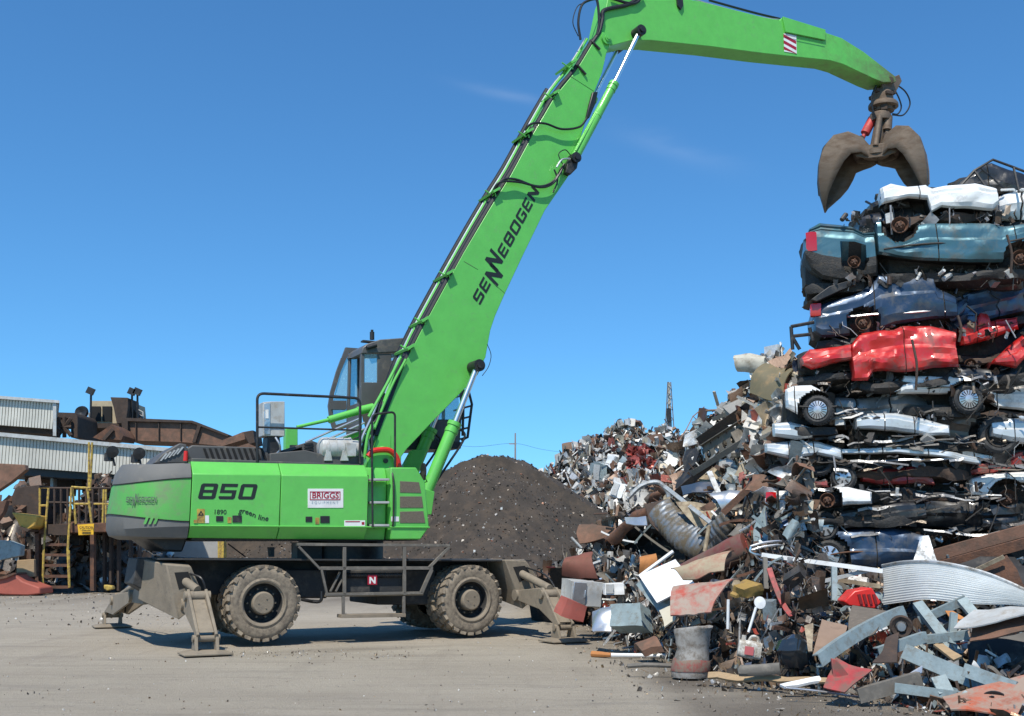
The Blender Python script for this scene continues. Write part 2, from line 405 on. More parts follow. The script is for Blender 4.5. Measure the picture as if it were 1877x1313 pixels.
# --- lettering and stickers on the side
g = G(); o = M(362, 916, VB); o2 = M(472, 917, VB); hh = M(362, 887, VB)[1]-o[1]; ww = (o2[0]-o[0])
k = ww/3.75
block_text(g, [('8', 0, 1.06, 0, 1), ('5', 1.26, 2.28, 0, 1), ('0', 2.48, 3.54, 0, 1)], o, (k, (o2[1]-o[1])/3.75), (0, hh), VB-.005, .2); part(g, 'lettering', Mt['decal'])
def text_px(g, text, x0, x1, y0, y1, v=VB-.005, bold=.0, shear=0, wav=None, mi=0, asp=1.):
    a = M(x0, y0, v); b = M(x1, y1, v)
    def fn(X, Y, w):
        t = X/w; s = (b[0]-a[0])/w
        dy = wav(t) if wav else 0
        return (a[0]+(b[0]-a[0])*t, v, a[1]+(b[1]-a[1])*t + Y*s*fn.asp + dy)
    fn.asp = asp; font_mesh(g, text, fn, 1, mi, bold, shear)
g = G(); text_px(g, '1890', 391, 415, 943.5, 944, bold=.012); part(g, 'lettering', Mt['decal']); g = G(); text_px(g, 'green line', 437, 492, 942, 956, shear=.2, bold=.014, wav=lambda t: .02*math.sin(t*6.28)); part(g, 'lettering', Mt['decal'])
def plate(name, px, m, v=VB, th=.008, bev=0, parent=None, lab=None):
    x0, y0, x1, y1 = px; g = G(); g.prism(PL([(x0, y0), (x1, y0), (x1, y1), (x0, y1)], v), v-th, v+.01); o = part(g, name, m, parent, bev)
    if lab: o['label'] = lab
    return o
pl = plate('sign_plate', (564, 897, 629, 932), Mt['white'])
g = G(); v = VB-.012
for (x0, y0, x1, y1) in ((568, 902, 624, 903.6), (568, 916.4, 624, 918), (568, 903.6, 569.5, 916.4), (622.5, 903.6, 624, 916.4)):
    q = PL([(x0, y0), (x1, y0), (x1, y1), (x0, y1)], v); g.add([(a, v, b) for a, b in q], [(0, 1, 2, 3)])
text_px(g, 'BRIGGS', 571.5, 621, 914.3, 914.8, v=v, bold=.022); part(g, 'lettering', Mt['decalred'], pl)
g = G(); text_px(g, 'E Q U I P M E N T', 571, 620, 924.5, 925, v=v, bold=.0); part(g, 'lettering', Mt['alu'], pl)
for (x0, y0, x1, y1) in ((396, 947, 409, 957), (426, 946, 443, 959), (560, 948, 572, 958), (587, 947, 604, 960)): plate('latch', (x0, y0, x1, y1), Mt['blackpaint'], th=.012, bev=.004)
st = plate('warning_sticker', (361, 934, 375, 960), Mt['yellow'])
g = G(); v = VB-.011
q = PL([(363, 946), (368.5, 936.5), (374, 946)], v); q2 = PL([(366, 944.6), (368.5, 940), (371, 944.6)], v)
g.add([(a, v, b) for a, b in q]+[(a, v, b) for a, b in q2], [(0, 1, 4, 3), (1, 2, 5, 4), (2, 0, 3, 5)]); part(g, 'warning_mark', Mt['decal'], st)
plate('data_sticker', (376, 946, 383, 960), Mt['white'])
plate('round_marker', (355, 954, 361, 960), Mt['yellow'], th=.02)
plate('warning_sticker', (417, 949, 424, 960), Mt['yellow']); plate('warning_sticker', (578, 950, 585, 962), Mt['yellow'])
s2 = plate('data_sticker', (631, 955, 669, 965.5), Mt['white'])
g = G(); v = VB-.011
for (x0, y0, x1, y1) in ((633, 956.5, 660, 958.3), (663, 958, 668, 963)):
    q = PL([(x0, y0), (x1, y0), (x1, y1), (x0, y1)], v); g.add([(a, v, b) for a, b in q], [(0, 1, 2, 3)])
part(g, 'sticker_print', Mt['decalred'], s2)
plate('data_sticker', (717, 948, 731, 957), Mt['white'])
# --- steps recessed in the side and the tall rail beside them
for r in (880, 922, 964):
    g = G(); g.prism(PL([(681, r-2), (714, r-2), (714, r+2), (681, r+2)], -1.5), -1.5, -1.27); part(g, 'step', Mt['lgrey'], bevel=.004)
def loop_rail(name, px, v, r=.018, m='blackpaint', rad=.06):
    P = [P3(x, y, v) for x, y in px]; out = [P[0]]
    for i in range(1, len(P)-1):
        a, b, c = P[i-1], P[i], P[i+1]; d1 = (a-b); d2 = (c-b); rr = min(rad*1.6, d1.length/2, d2.length/2)
        p, q = b+d1.normalized()*rr, b+d2.normalized()*rr
        for k in range(7):
            t = k/6; out.append(p*(1-t)**2+b*2*t*(1-t)+q*t*t)
    out.append(P[-1]); g = G(); g.tube(out, r, 8); return part(g, name, Mt[m])
loop_rail('handrail', [(471.5, 848), (471.5, 722), (660, 731), (660, 850)], -1.15, .026, rad=.08)
loop_rail('handrail', [(471.5, 784), (660, 790)], -1.15, .018) if 0 else None
g = G(); g.tube([P3(471.5, 784, -1.15), P3(660, 790, -1.15)], .018, 8); part(g, 'handrail', Mt['blackpaint'])
loop_rail('handrail', [(682, 858), (682, 761), (724, 756), (724, 858)], -1.2, .022)
loop_rail('handrail', [(682, 876), (682, 860)], -1.5, .02)
g = G(); g.tube([P3(682, 858, -1.2), P3(682, 868, -1.5), P3(683, 966, -1.5), P3(686, 968, -1.35)], .02, 8); part(g, 'handrail', Mt['blackpaint'])
g = G(); g.tube(catmull([P3(714, 858, -1.3), P3(721, 880, -1.49), P3(721, 955, -1.49), P3(717, 968, -1.42)], 5), .018, 8); part(g, 'handrail', Mt['blackpaint'])
# --- deck: plates, slanted grille, generator, cabinet
zd = M(500, 848, -1.2)[1]
ua, ub = M(352, 848, -1.2)[0], M(668, 848, -1.2)[0]
g = G(); g.bx(ua, ub, -1.15, 1.15, zd-.25, zd+.02); part(g, 'deck_plate', Mt['deck'], bevel=.01)
g = G()
g.prism(PL([(352, 846), (346, 822), (355, 816), (470, 820), (495, 830), (497, 848)], -1.1), -.98, .9); gr = part(g, 'engine_hood', Mt['deck'], bevel=.02)
ang = 0
for i in range(11):
    x = 372+i*10.5; g = G(); g.prism(PL([(x, 823), (x+4.5, 823), (x+12, 843), (x+7, 843)], -.99), -1.0, -.93); part(g, 'vent_slot', Mt['void'], gr)
g = G(); q = M(340, 840, -1.0)
g.prism(PL([(283, 850), (300, 832), (330, 813), (343, 815), (346, 850)], -.9), -.85, .6); rr = part(g, 'rear_hood', Mt['deck'], bevel=.02)
for i in range(5):
    x = 293+i*7.5; g = G(); g.prism(PL([(x, 846-i*3), (x+3, 846-i*3), (x+14, 833-i*3), (x+11, 832-i*3)], -.86), -.875, -.8); part(g, 'vent_slot', Mt['lgrey'], rr)
g = G(); g.cyl(P3(340, 846, -1.25), P3(341, 828, -1.25), .04, .035, 12); part(g, 'marker_lamp', Mt['red'])
g = G(); g.prism(PL([(495, 832), (560, 826), (600, 836), (668, 838), (668, 853), (495, 853)], -1.1), -1.08, .9); part(g, 'deck_box', Mt['deck'], bevel=.015)
g = G(); g.prism(PL([(520, 826), (575, 808), (586, 812), (600, 838), (560, 838), (556, 820), (524, 832)], -.6), -.5, .6); part(g, 'air_intake', Mt['deck'], bevel=.01)
for i in range(4):
    g = G(); g.prism(PL([(560, 814+i*5), (575, 812+i*5), (577, 815+i*5), (562, 817+i*5)], -.6), -.52, -.45); part(g, 'intake_slat', Mt['blackpaint'])
cbx = G(); cbx.prism(PL([(482, 738), (497, 737), (522, 737), (522, 801), (482, 800)], -.9), -.9, -.45); cb = part(cbx, 'control_cabinet', Mt['lgrey'], bevel=.012)
g = G(); g.prism(PL([(484, 741), (495, 740), (495, 797), (484, 797)], -.9), -.915, -.89); dr = part(g, 'cabinet_door', Mt['alu'], cb, bevel=.004)
g = G(); g.prism(PL([(487, 752), (492, 752), (492, 768), (487, 768)], -.92), -.93, -.91); part(g, 'notice', Mt['white'], dr)
g = G(); g.prism(PL([(492, 801), (514, 801), (518, 832), (490, 832)], -.9), -.85, -.5); part(g, 'cabinet_stand', Mt['blackpaint'], cb, bevel=.01)
g = G(); g.tube(catmull([P3(505, 803, -.95), P3(512, 815, -1.0), P3(513, 826, -.95), P3(506, 834, -.9)], 5), .022, 8); part(g, 'cable_loop', Mt['alu'], cb)
g = G(); a = P3(590, 823, -.95); b = P3(640, 824, -.95)
g.lathe([(-.07, .0), (-.07, .12), (-.03, .19), (0, .205), (.5*(b-a).length, .205), ((b-a).length, .205), ((b-a).length+.02, .17), ((b-a).length+.16, .165), ((b-a).length+.16, 0)], a, b-a, 28)
gen = part(g, 'generator', Mt['lgrey'], angle=30)
g = G(); g.prism(PL([(633, 812), (652, 814), (652, 838), (636, 838)], -1.16), -1.2, -1.05); part(g, 'terminal_box', Mt['lgrey'], gen, bevel=.01)
for x in (600, 630):
    g = G(); g.prism(PL([(x-6, 846), (x-3, 826), (x+4, 826), (x+8, 846)], -1.1), -1.15, -.8); part(g, 'foot_bracket', Mt['lgrey'], gen, bevel=.005)
g = G()
for x in (598, 612, 626, 640): 
    p = P3(x, 823, -.95); g.lathe([(-.008, .2), (-.008, .212), (.008, .212), (.008, .2)], p, b-a, 28)
part(g, 'cooling_band', Mt['lgrey'], gen)
# pump clutter behind
rnd = random.Random(5)
for k in range(5):
    g = G(); x = 534+k*9+rnd.random()*4; g.cyl(P3(x, 846, .1), P3(x+2, 822-rnd.random()*6, .1), .04+rnd.random()*.05, n=12); part(g, 'pump_fitting', Mt['blackpaint'])
g = G(); g.prism(PL([(524, 787), (546, 786), (546, 830), (524, 830)], .3), .3, .5); part(g, 'post_bracket', Mt['green'], bevel=.01)
# cab lift ram (green, thin then thick) and bare steel lines
g = G(); g.cyl(P3(544, 784, .55), P3(606, 770, .55), .035, .04, 12); g.cyl(P3(602, 771, .55), P3(660, 754, .55), .075, n=14); g.cyl(P3(655, 755, .55), P3(684, 748, .55), .09, n=14); part(g, 'cab_lift_ram', Mt['green'])
for (x0, y0, x1, y1) in ((560, 812, 660, 768), (588, 812, 668, 776), (575, 822, 672, 786)):
    g = G(); g.tube([P3(x0, y0, .1), P3(x1, y1, .1)], .022, 8); part(g, 'steel_line', Mt['alu'])
for (x0, y0, x1, y1) in ((620, 812, 672, 790), (636, 818, 676, 800)):
    g = G(); g.tube([P3(x0, y0, .2), P3(x1, y1, .2)], .05, 8); part(g, 'lift_link', Mt['green'])
# --- boom foot: side cheek with the red bow
g = G(); g.prism(PL([(672, 862), (674, 838), (688, 824), (702, 818), (716, 826), (722, 842), (724, 862)], -.62), -.62, .62); part(g, 'boom_bracket', Mt['green'], bevel=.02)
g = G(); cx, cz = M(705, 852, -.7)
ring = []
P = [M(674, 838, -.7), M(681, 829, -.7), M(697, 826, -.7), M(713, 827, -.7), M(724, 836, -.7), M(729, 848, -.7), M(731, 858, -.7)]
g.tube(catmull([(u, -.72, z) for u, z in P], 6), .055, 10); part(g, 'red_bow', Mt['red'])
g = G(); g.cyl(P3(707, 846, -.66), P3(707, 846, -.6), .05, n=18); part(g, 'pin', Mt['blackpaint'])
# --- boom
VM = -.36
boomL = [(780, 590), (747, 654), (724, 718), (698, 784), (686, 822), (690, 858), (735, 858), (736, 838), (746, 824), (798, 769), (849, 717), (876, 688), (885, 668), (890, 655),
         (899, 605), (908, 578), (926, 537), (960, 465), (999, 385), (1045, 318), (1062, 260), (1078, 208), (1089, 170), (1104, 132), (1112, 96), (1123, 72), (1118, 60), (1104, 58), (1086, 79.5), (1056, 129), (1018, 175), (979, 241), (936, 321), (900, 378), (850, 462)]
g = G(); g.prism(PL(boomL, VM), VM, .36); boom = part(g, 'boom', Mt['green'], bevel=.012)
g = G()
for (x0, y0, x1, y1) in ((850, 478, 876, 493), (906, 520, 926, 537)):
    g.tube([P3(x0, y0, VM-.002), P3(x1, y1, VM-.002)], .006, 5)
g.tube([P3(1046, 139, VM-.002), P3(1088, 166, VM-.002)], .007, 5)
g.tube([P3(715, 858, VM-.002), P3(716, 800, VM-.002)], .007, 5)
part(g, 'weld_seam', Mt['green_dusty'], boom)
# writing up the boom
o = M(880, 559, VM-.006); e = M(990, 350, VM-.006); L_ = Vector((e[0]-o[0], e[1]-o[1])); ln = L_.length; xd = L_/9.95; yn = Vector((-L_.y, L_.x))/ln
hb = .235
g = G(); block_text(g, SEN, o, (xd.x, xd.y), (yn.x*hb, yn.y*hb), VM-.006, .3*hb/ xd.length*.75); part(g, 'lettering', Mt['decal'], boom)
def cylpart(name, a, b, ra, m, parent=None, n=22, rb=None, bands=()):
    g = G(); g.cyl(a, b, ra, rb, n)
    d = (b-a)
    for t, k, l in bands: g.cyl(a+d*t, a+d*(t+l), ra*k, n=n)
    return part(g, name, Mt[m], parent)
def eye(name, px, v0, v1, r, m='blackpaint', parent=None):
    g = G(); p = M(*px, v0); a = Vector((p[0], v0, p[1])); b = Vector((p[0], v1, p[1])); g.cyl(a, b, r, n=26)
    g.cyl(a+Vector((0, -.03, 0)), a, r*.55, n=18); g.cyl(a+Vector((0, -.045, 0)), a, r*.3, n=12); return part(g, name, Mt[m], parent)
# boom rams (near and far)
for s in (-1, 1):
    v = -.62*1
    top, mid, bot = P3(875, 672, v), P3(834, 776, v), P3(778, 912, v)
    if s == 1:
        for q in (top, mid, bot): q.y = .62
    cyl = cylpart('boom_ram', bot, mid, .125, 'green', bands=((.86, 1.12, .05), (.95, 1.16, .05)))
    cylpart('piston_rod', mid, top, .06, 'chrome', cyl)
    g = G(); a = top.copy(); a.y = -.74*(-s) if s == 1 else -.74; b2 = top.copy(); b2.y = .37*s
    g.cyl(a, b2, .125, n=26); g.cyl(a+Vector((0, .05*s, 0)), a, .07, n=18); part(g, 'ram_eye', Mt['blackpaint'], cyl)
    g = G(); g.tube(catmull([bot+Vector((.16, 0, -.1)), bot+Vector((.22, 0, .25)), mid+Vector((.19, 0, -.35)), mid+Vector((.13, 0, -.12))], 6), .025, 8); part(g, 'hose', Mt['black'], cyl)
    g = G(); g.prism([(bot.x-.16, bot.z-.35), (bot.x+.1, bot.z-.35), (bot.x+.16, bot.z+.1), (bot.x-.05, bot.z+.15)], s*.5, s*.56); g.prism([(bot.x-.16, bot.z-.35), (bot.x+.1, bot.z-.35), (bot.x+.16, bot.z+.1), (bot.x-.05, bot.z+.15)], s*.7, s*.76); part(g, 'ram_bracket', Mt['green'], cyl, bevel=.01)
# --- stick
VS = -.3
stick = [(1100, 66), (1106, 36), (1114, -2), (1130, -42), (1190, -38), (1254, -4), (1300, 6), (1400, 31), (1430, 37), (1433, 32), (1511, 56), (1516, 60), (1543, 69), (1583, 94), (1619, 122), (1641, 139), (1643, 149), (1619, 150), (1601, 143), (1546, 117), (1522, 110), (1400, 97), (1300, 84), (1193, 73), (1158, 73), (1124, 82), (1112, 84), (1103, 76)]
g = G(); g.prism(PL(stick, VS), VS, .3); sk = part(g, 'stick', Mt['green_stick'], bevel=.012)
eye('pivot_boss', (1114, 69), -.42, .42, .15, 'green', sk)
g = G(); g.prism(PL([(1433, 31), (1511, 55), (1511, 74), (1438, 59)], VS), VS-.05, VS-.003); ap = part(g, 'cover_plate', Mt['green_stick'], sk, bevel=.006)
g = G(); g.tube([P3(1438, 60, VS-.055), P3(1511, 75, VS-.055)], .007, 5); part(g, 'cover_shadow_gap', Mt['void'], ap)
g = G(); P = [(1436, 61), (1459, 64), (1460, 98), (1437, 94)]
g.prism(PL(P, VS), VS-.012, VS-.004, 0)
for (t0, t1) in ((.02, .2), (.36, .54), (.70, .88)):
    q = []
    A, B, C_, D = [Vector(p) for p in P]
    lft = lambda t: A+(D-A)*t
    rgt = lambda t: B+(C_-B)*t
    pts = [lft(t0), lft(t1), rgt(min(1, t1+.28)), rgt(min(1, t0+.28))]
    q = PL([tuple(p) for p in pts], VS-.014); g.add([(a, VS-.014, b) for a, b in q], [(0, 1, 2, 3)], 1)
part(g, 'hazard_marker', [Mt['white'], Mt['decalred']], sk)
for s in (-1, 1):
    v = -.47
    bot, mid, top = P3(1053, 290, v), P3(1126, 152, v), P3(1172, 57, v)
    if s == 1:
        for q in (top, mid, bot): q.y = .47
    cyl = cylpart('stick_ram', bot, mid, .105, 'green', bands=((.9, 1.12, .04), (.96, 1.15, .04), (.55, 1.06, .015)))
    cylpart('piston_rod', mid, top, .052, 'chrome', cyl)
    g = G(); 
    for q, r in ((top, .13), (bot, .12)):
        a = q.copy(); a.y = s*.58; b2 = q.copy(); b2.y = s*.3; g.cyl(a, b2, r, n=24); g.cyl(a+Vector((0, s*.04, 0)), a, r*.5, n=16)
    part(g, 'ram_eye', Mt['blackpaint'], cyl)
    g = G(); g.tube([bot+Vector((-.02, s*.1, .15)), mid+Vector((-.12, s*.05, -.15)), mid+Vector((-.1, s*.05, .0))], .022, 8); part(g, 'pipe', Mt['green'], cyl)
g = G(); g.prism(PL([(1086, 168), (1096, 168), (1091, 190), (1080, 216), (1074, 216), (1080, 190)], -.4), -.42, -.3); part(g, 'hose_guard', Mt['black'], boom, bevel=.02)
g = G(); g.prism(PL([(1036, 300), (1046, 284), (1058, 290), (1054, 310), (1042, 322), (1034, 318)], -.4), -.5, -.3); part(g, 'ram_bracket', Mt['blackpaint'], boom, bevel=.02)
# --- hoses and pipes along the boom back
def hose(px, v, r, m='black', parent=boom, name='hose', k=6):
    g = G(); g.tube(catmull([P3(x, y, v) if not isinstance(v, (list, tuple)) else P3(x, y, v[i]) for i, (x, y) in enumerate(px)], k), r, 8); return part(g, name, Mt[m], parent)
back = [(690, 800), (720, 722), (742, 662), (778, 588), (850, 458), (899, 374), (936, 315), (979, 236), (1017, 171), (1055, 124), (1085, 75)]
off = lambda d: [(x-d*.86, y-d*.45) for x, y in back]
hose(off(0), -.30, .062, 'black', k=3); hose(off(5)[:8], -.2, .05, 'black', k=3)
hose(off(10), .0, .03, 'green', name='pipe', k=3); hose(off(13), .12, .022, 'alu', name='pipe', k=3)
hose(off(17)[1:9], .25, .05, 'black', k=3)
for i, (x, y) in enumerate(((744, 640), (770, 590), (815, 505), (899, 356), (960, 248), (1008, 178), (1040, 122))):
    d = 1
    g = G(); g.tube([P3(x-10, y-8, -.34), P3(x+4, y+2, -.34), P3(x+9, y-2, -.38), P3(x+10, y+4, -.38)], .018, 7); g.box(P3(x-2, y, -.1), (.2, .75, .05), Matrix.Rotation(-.6, 3, 'Y')); part(g, 'pipe_clamp', Mt['green'], boom)
for px in ([(962, 238), (975, 226), (1000, 226), (1030, 236), (1062, 232), (1076, 216)], [(905, 352), (920, 330), (945, 328), (985, 342), (1010, 338), (1026, 318), (1034, 300)],
           [(900, 358), (915, 334), (950, 333), (990, 341), (1016, 330), (1030, 306)]):
    hose(px, [-.34]+[-.48]*(len(px)-2)+[-.42], .026)
hose([(1031, 300), (1024, 282), (1036, 274), (1046, 284)], -.5, .012); hose([(1020, 306), (1030, 292), (1044, 290)], -.52, .02, 'alu'); hose([(1016, 310), (1022, 330), (1014, 352)], -.44, .02)
hose([(1064, 72), (1060, 40), (1066, 10), (1080, 0), (1100, -4)], -.2, .03); hose([(1060, 66), (1050, 40), (1058, 12), (1072, 4)], -.1, .012)
hose([(1094, 64), (1098, 40), (1096, 8), (1092, -6)], -.36, .032); hose([(1085, 78), (1098, 58), (1104, 35), (1108, 18), (1150, 8), (1172, -6)], -.34, .05)
hose([(1120, -4), (1160, 6), (1180, -8)], -.36, .035, parent=sk)
hose([(1258, -6), (1320, 12), (1390, 30), (1432, 36)], -.2, .02, 'alu', sk, 'pipe'); hose([(1300, 0), (1380, 22), (1430, 34)], 0, .03, parent=sk)
g = G(); g.prism(PL([(1240, -6), (1250, -2), (1251, 10), (1247, 18), (1241, 10)], -.32), -.36, -.3); part(g, 'pipe_clamp', Mt['blackpaint'], sk)
g = G(); g.tube([P3(1058, 118, -.37), P3(1074, 136, -.4)], .03, 7); g.tube([P3(1086, 76, -.37), P3(1100, 90, -.4)], .03, 7); part(g, 'hose_clamp', Mt['blackpaint'], boom)
hose([(893, 630), (900, 650), (896, 672), (884, 690)], -.5, .008)
hose([(660, 806), (672, 786), (690, 770), (696, 745), (704, 722)], -.4, .03)
for k in range(9):
    x = 664+k*3.2; hose([(x, 848-rnd.random()*12), (x+rnd.uniform(-4, 4), 822), (x+3+rnd.uniform(-3, 3), 800), (682+k*3, 770+rnd.uniform(-10, 5)), (692+k*3, 738)], -.42+.05*k, .02+.008*rnd.random(), 'black' if k % 3 else 'alu')
hose([(668, 840), (674, 800), (684, 775)], -.5, .03, 'green', name='pipe'); hose([(676, 765), (690, 740), (712, 700), (735, 655)], -.42, .032, 'green', name='pipe')
hose([(686, 788), (700, 752), (720, 705), (744, 660)], -.42, .028, 'green', name='pipe')
# mirror on the front of the body
g = G(); p = P3(776, 866, -1.4); g.lathe([(-.02, 0), (-.02, .08), (.02, .08), (.02, 0)], (0, 0, 0), (1, .2, 0), 20)
g.v = [Vector((q.x, q.y, q.z*2.1))+p for q in g.v]; mr = part(g, 'mirror', Mt['blackpaint'])
g = G(); g.tube([P3(776, 872, -1.4), P3(783, 884, -1.4), P3(770, 888, -1.3), P3(766, 880, -1.3)], .012, 7); part(g, 'mirror_arm', Mt['blackpaint'], mr)
# --- cab (on the far side of the boom)
VC = .78; VE = 1.72
cabm = G()
roof = [(662, 648), (664, 637), (672, 630), (696, 622), (750, 618), (800, 616), (846, 628), (852, 640)]
cabm.prism(PL(roof, VC), VC-.03, VE); cab = part(cabm, 'cab', Mt['cab'], bevel=.02)
def wall(px, v0=VC, v1=VC+.05, m='cab', name='cab_wall', bv=.006): g = G(); g.prism(PL(px, VC), v0, v1); return part(g, name, Mt[m], cab, bv)
wall([(662, 648), (668, 648), (668, 702), (664, 760), (672, 800), (662, 796)]) if 0 else None
wall([(662, 648), (668, 648), (668, 702), (662, 702)]); wall([(692, 648), (717, 648), (717, 702), (692, 702)]); wall([(717, 662), (760, 662), (760, 702), (717, 702)])
wall([(734, 648), (760, 648), (760, 662), (734, 662)]); wall([(662, 702), (800, 702), (800, 812), (676, 800), (666, 770), (662, 740)])
wall([(668, 648), (692, 648), (692, 701), (668, 704)], VC+.02, VC+.028, 'glass', 'window', 0); wall([(717, 648), (734, 648), (734, 662), (717, 662)], VC+.02, VC+.028, 'glass', 'window', 0)
wall([(760, 648), (845, 644), (846, 660), (760, 660)]); wall([(836, 660), (846, 660), (854, 740), (846, 770), (838, 770), (845, 740)])
wall([(800, 770), (846, 770), (843, 812), (800, 812)]); wall([(760, 660), (836, 660), (842, 740), (836, 770), (800, 770), (800, 702), (760, 702)], VC+.02, VC+.028, 'glass', 'window', 0)
g = G(); ur = M(662, 700, VC)[0]; zt = M(662, 645, VC)[1]; zb = M(662, 790, VC)[1]
g.bx(ur+.01, ur+.06, VC+.05, VC+.16, zb, zt); g.bx(ur+.01, ur+.06, VE-.1, VE, zb, zt); g.bx(ur+.01, ur+.06, VC+.16, VE-.1, zb, zb+.6); part(g, 'cab_wall', Mt['cab'], cab, bevel=.01)
uf = M(846, 700, VC)[0]
g = G(); g.bx(uf-.06, uf, VE-.06, VE, zb, zt); g.bx(uf-.9, uf-.84, VE-.06, VE, zb, zt); part(g, 'door_post', Mt['cab'], cab)
g = G(); g.bx(ur+.6, ur+1.0, VC+.25, VE-.25, zb, zb+.45); g.bx(ur+.5, ur+.62, VC+.28, VE-.28, zb+.4, zb+1.05); part(g, 'operator_seat', Mt['black'], cab, bevel=.04)
g = G(); g.prism(PL([(672, 800), (747, 826), (843, 824), (846, 812), (672, 796)], VC), VC-.05, VE+.02); part(g, 'cab_platform', Mt['blackpaint'], cab, bevel=.01)
g = G(); g.prism(PL([(755, 826), (782, 826), (764, 866), (735, 862)], .5), .45, .62); part(g, 'cab_riser', Mt['green'], bevel=.01)
def ring_prism(g, outer, inner, v, th):
    o_ = PL(outer, v); i_ = PL(inner, v); n = len(o_)
    vsx = [(a, v, b) for a, b in o_]+[(a, v, b) for a, b in i_]+[(a, v+th, b) for a, b in o_]+[(a, v+th, b) for a, b in i_]
    fs = []
    for i in range(n):
        j = (i+1) % n
        fs += [(i, j, n+j, n+i), (2*n+i, 3*n+i, 3*n+j, 2*n+j), (i, 2*n+i, 2*n+j, j), (n+i, n+j, 3*n+j, 3*n+i)]
    g.add(vsx, fs)
g = G(); VD = 1.74
ring_prism(g, [(634, 636), (661, 638), (661, 728), (660, 778), (612, 792), (605, 770), (602, 745), (606, 720), (617, 682)], [(640, 646), (656, 647), (656, 725), (656, 768), (616, 780), (612, 768), (609, 745), (613, 722), (624, 684)], VD, .07)
g.prism(PL([(607, 736), (634, 736), (634, 752), (607, 752)], VD), VD-.05, VD+.08)
g.prism(PL([(609, 725), (657, 729), (657, 732), (609, 728)], VD), VD, VD+.05)
dr = part(g, 'cab_door', Mt['cab'], recalc=True)
g = G(); g.prism(PL([(639, 645), (657, 646), (657, 770), (615, 782), (609, 745), (623, 683)], VD+.03), VD+.03, VD+.038); part(g, 'door_glass', Mt['glass'], dr)
g = G(); g.cyl(P3(682, 622, 1.0), P3(682, 608, 1.0), .05, n=14); g.cyl(P3(682, 607, 1.0), P3(682, 604, 1.0), .03, n=10); g.bx(M(664, 624, 1.)[0], M(692, 624, 1.)[0], .95, 1.1, M(664, 626, 1.)[1], M(664, 623, 1.)[1]); part(g, 'beacon', Mt['blackpaint'])
g = G(); g.cyl(P3(672, 637, .7), P3(690, 632, .7), .045, n=12); part(g, 'work_lamp', Mt['blackpaint'])
# front guard of the cab
g = G(); v = VC
for px in ([(852, 716), (860, 722), (865, 742), (857, 803), (846, 808)],):
    g.tube([P3(x, y, v) for x, y in px], .03, 6); g.tube([P3(x, y, VE) for x, y in px], .03, 6)
for (x, y) in ((860, 722), (864, 745), (861, 765), (859, 785), (857, 803)): g.tube([P3(x, y, v), Vector((*([M(x, y, v)[0]]), VE, M(x, y, v)[1]))], .022, 6)
g.tube([P3(850, 722, v), P3(848, 800, v)], .03, 6); part(g, 'cab_guard', Mt['blackpaint'])
# --- undercarriage
g = G(); a = M(252, 1024, -.55); b = M(962, 1027, -.55); lo = M(600, 1088, -.55)
g.prism([(a[0], a[1]), (b[0], b[1]), (b[0]+.1, b[1]-.45), (b[0]-.3, lo[1]), (a[0]+.3, lo[1]), (a[0]-.05, a[1]-.45)], -.55, .55); ch = part(g, 'chassis', Mt['chassis'], bevel=.02)
g = G(); g.prism([(a[0]+.25, a[1]+.0), (b[0]-.25, b[1]+.0), (b[0]-.25, b[1]-.03), (a[0]+.25, a[1]-.03)], -1.32, 1.32); part(g, 'fender_deck', Mt['chassis'], bevel=.004)
RW = (M(484, 1038, -1.38)[1]-M(484, 1176, -1.38)[1])/2
u1, z1 = M(484, 1107, -1.38); RF = (M(865, 1035, -1.38)[1]-M(865, 1167, -1.38)[1])/2; u2, z2 = M(866, 1101, -1.38)
RW = (RW+RF)/2
def tyre_mesh(r, wd, mats):
    g = G()
    prof = [(.0, r*.60), (.02, r*.66), (.0, r*.80), (.02, r*.90), (.05, r*.95), (wd*.5, r*.965), (wd-.05, r*.95), (wd-.02, r*.9), (wd, r*.8), (wd-.02, r*.66), (wd, r*.6)]
    g.lathe(prof, (0, 0, 0), (0, 1, 0), 56)
    N = 24
    for k in range(N):
        for s, o_ in ((0, 0), (1, .5), (2, .25)):
            t = 2*math.pi*(k+o_)/N
            rot = Matrix.Rotation(-t, 3, 'Y')
            yy = (.07 if s == 0 else (wd-.07 if s == 1 else wd/2)); 
            c = rot @ Vector((r*.955, yy, 0)); skew = Matrix.Rotation((.35 if s == 0 else -.35) if s < 2 else 0, 3, 'X')
            g.box(c, (r*.085, .125 if s < 2 else .09, 2*math.pi*r/N*(.66 if s < 2 else .5)), rot @ skew)
    return g
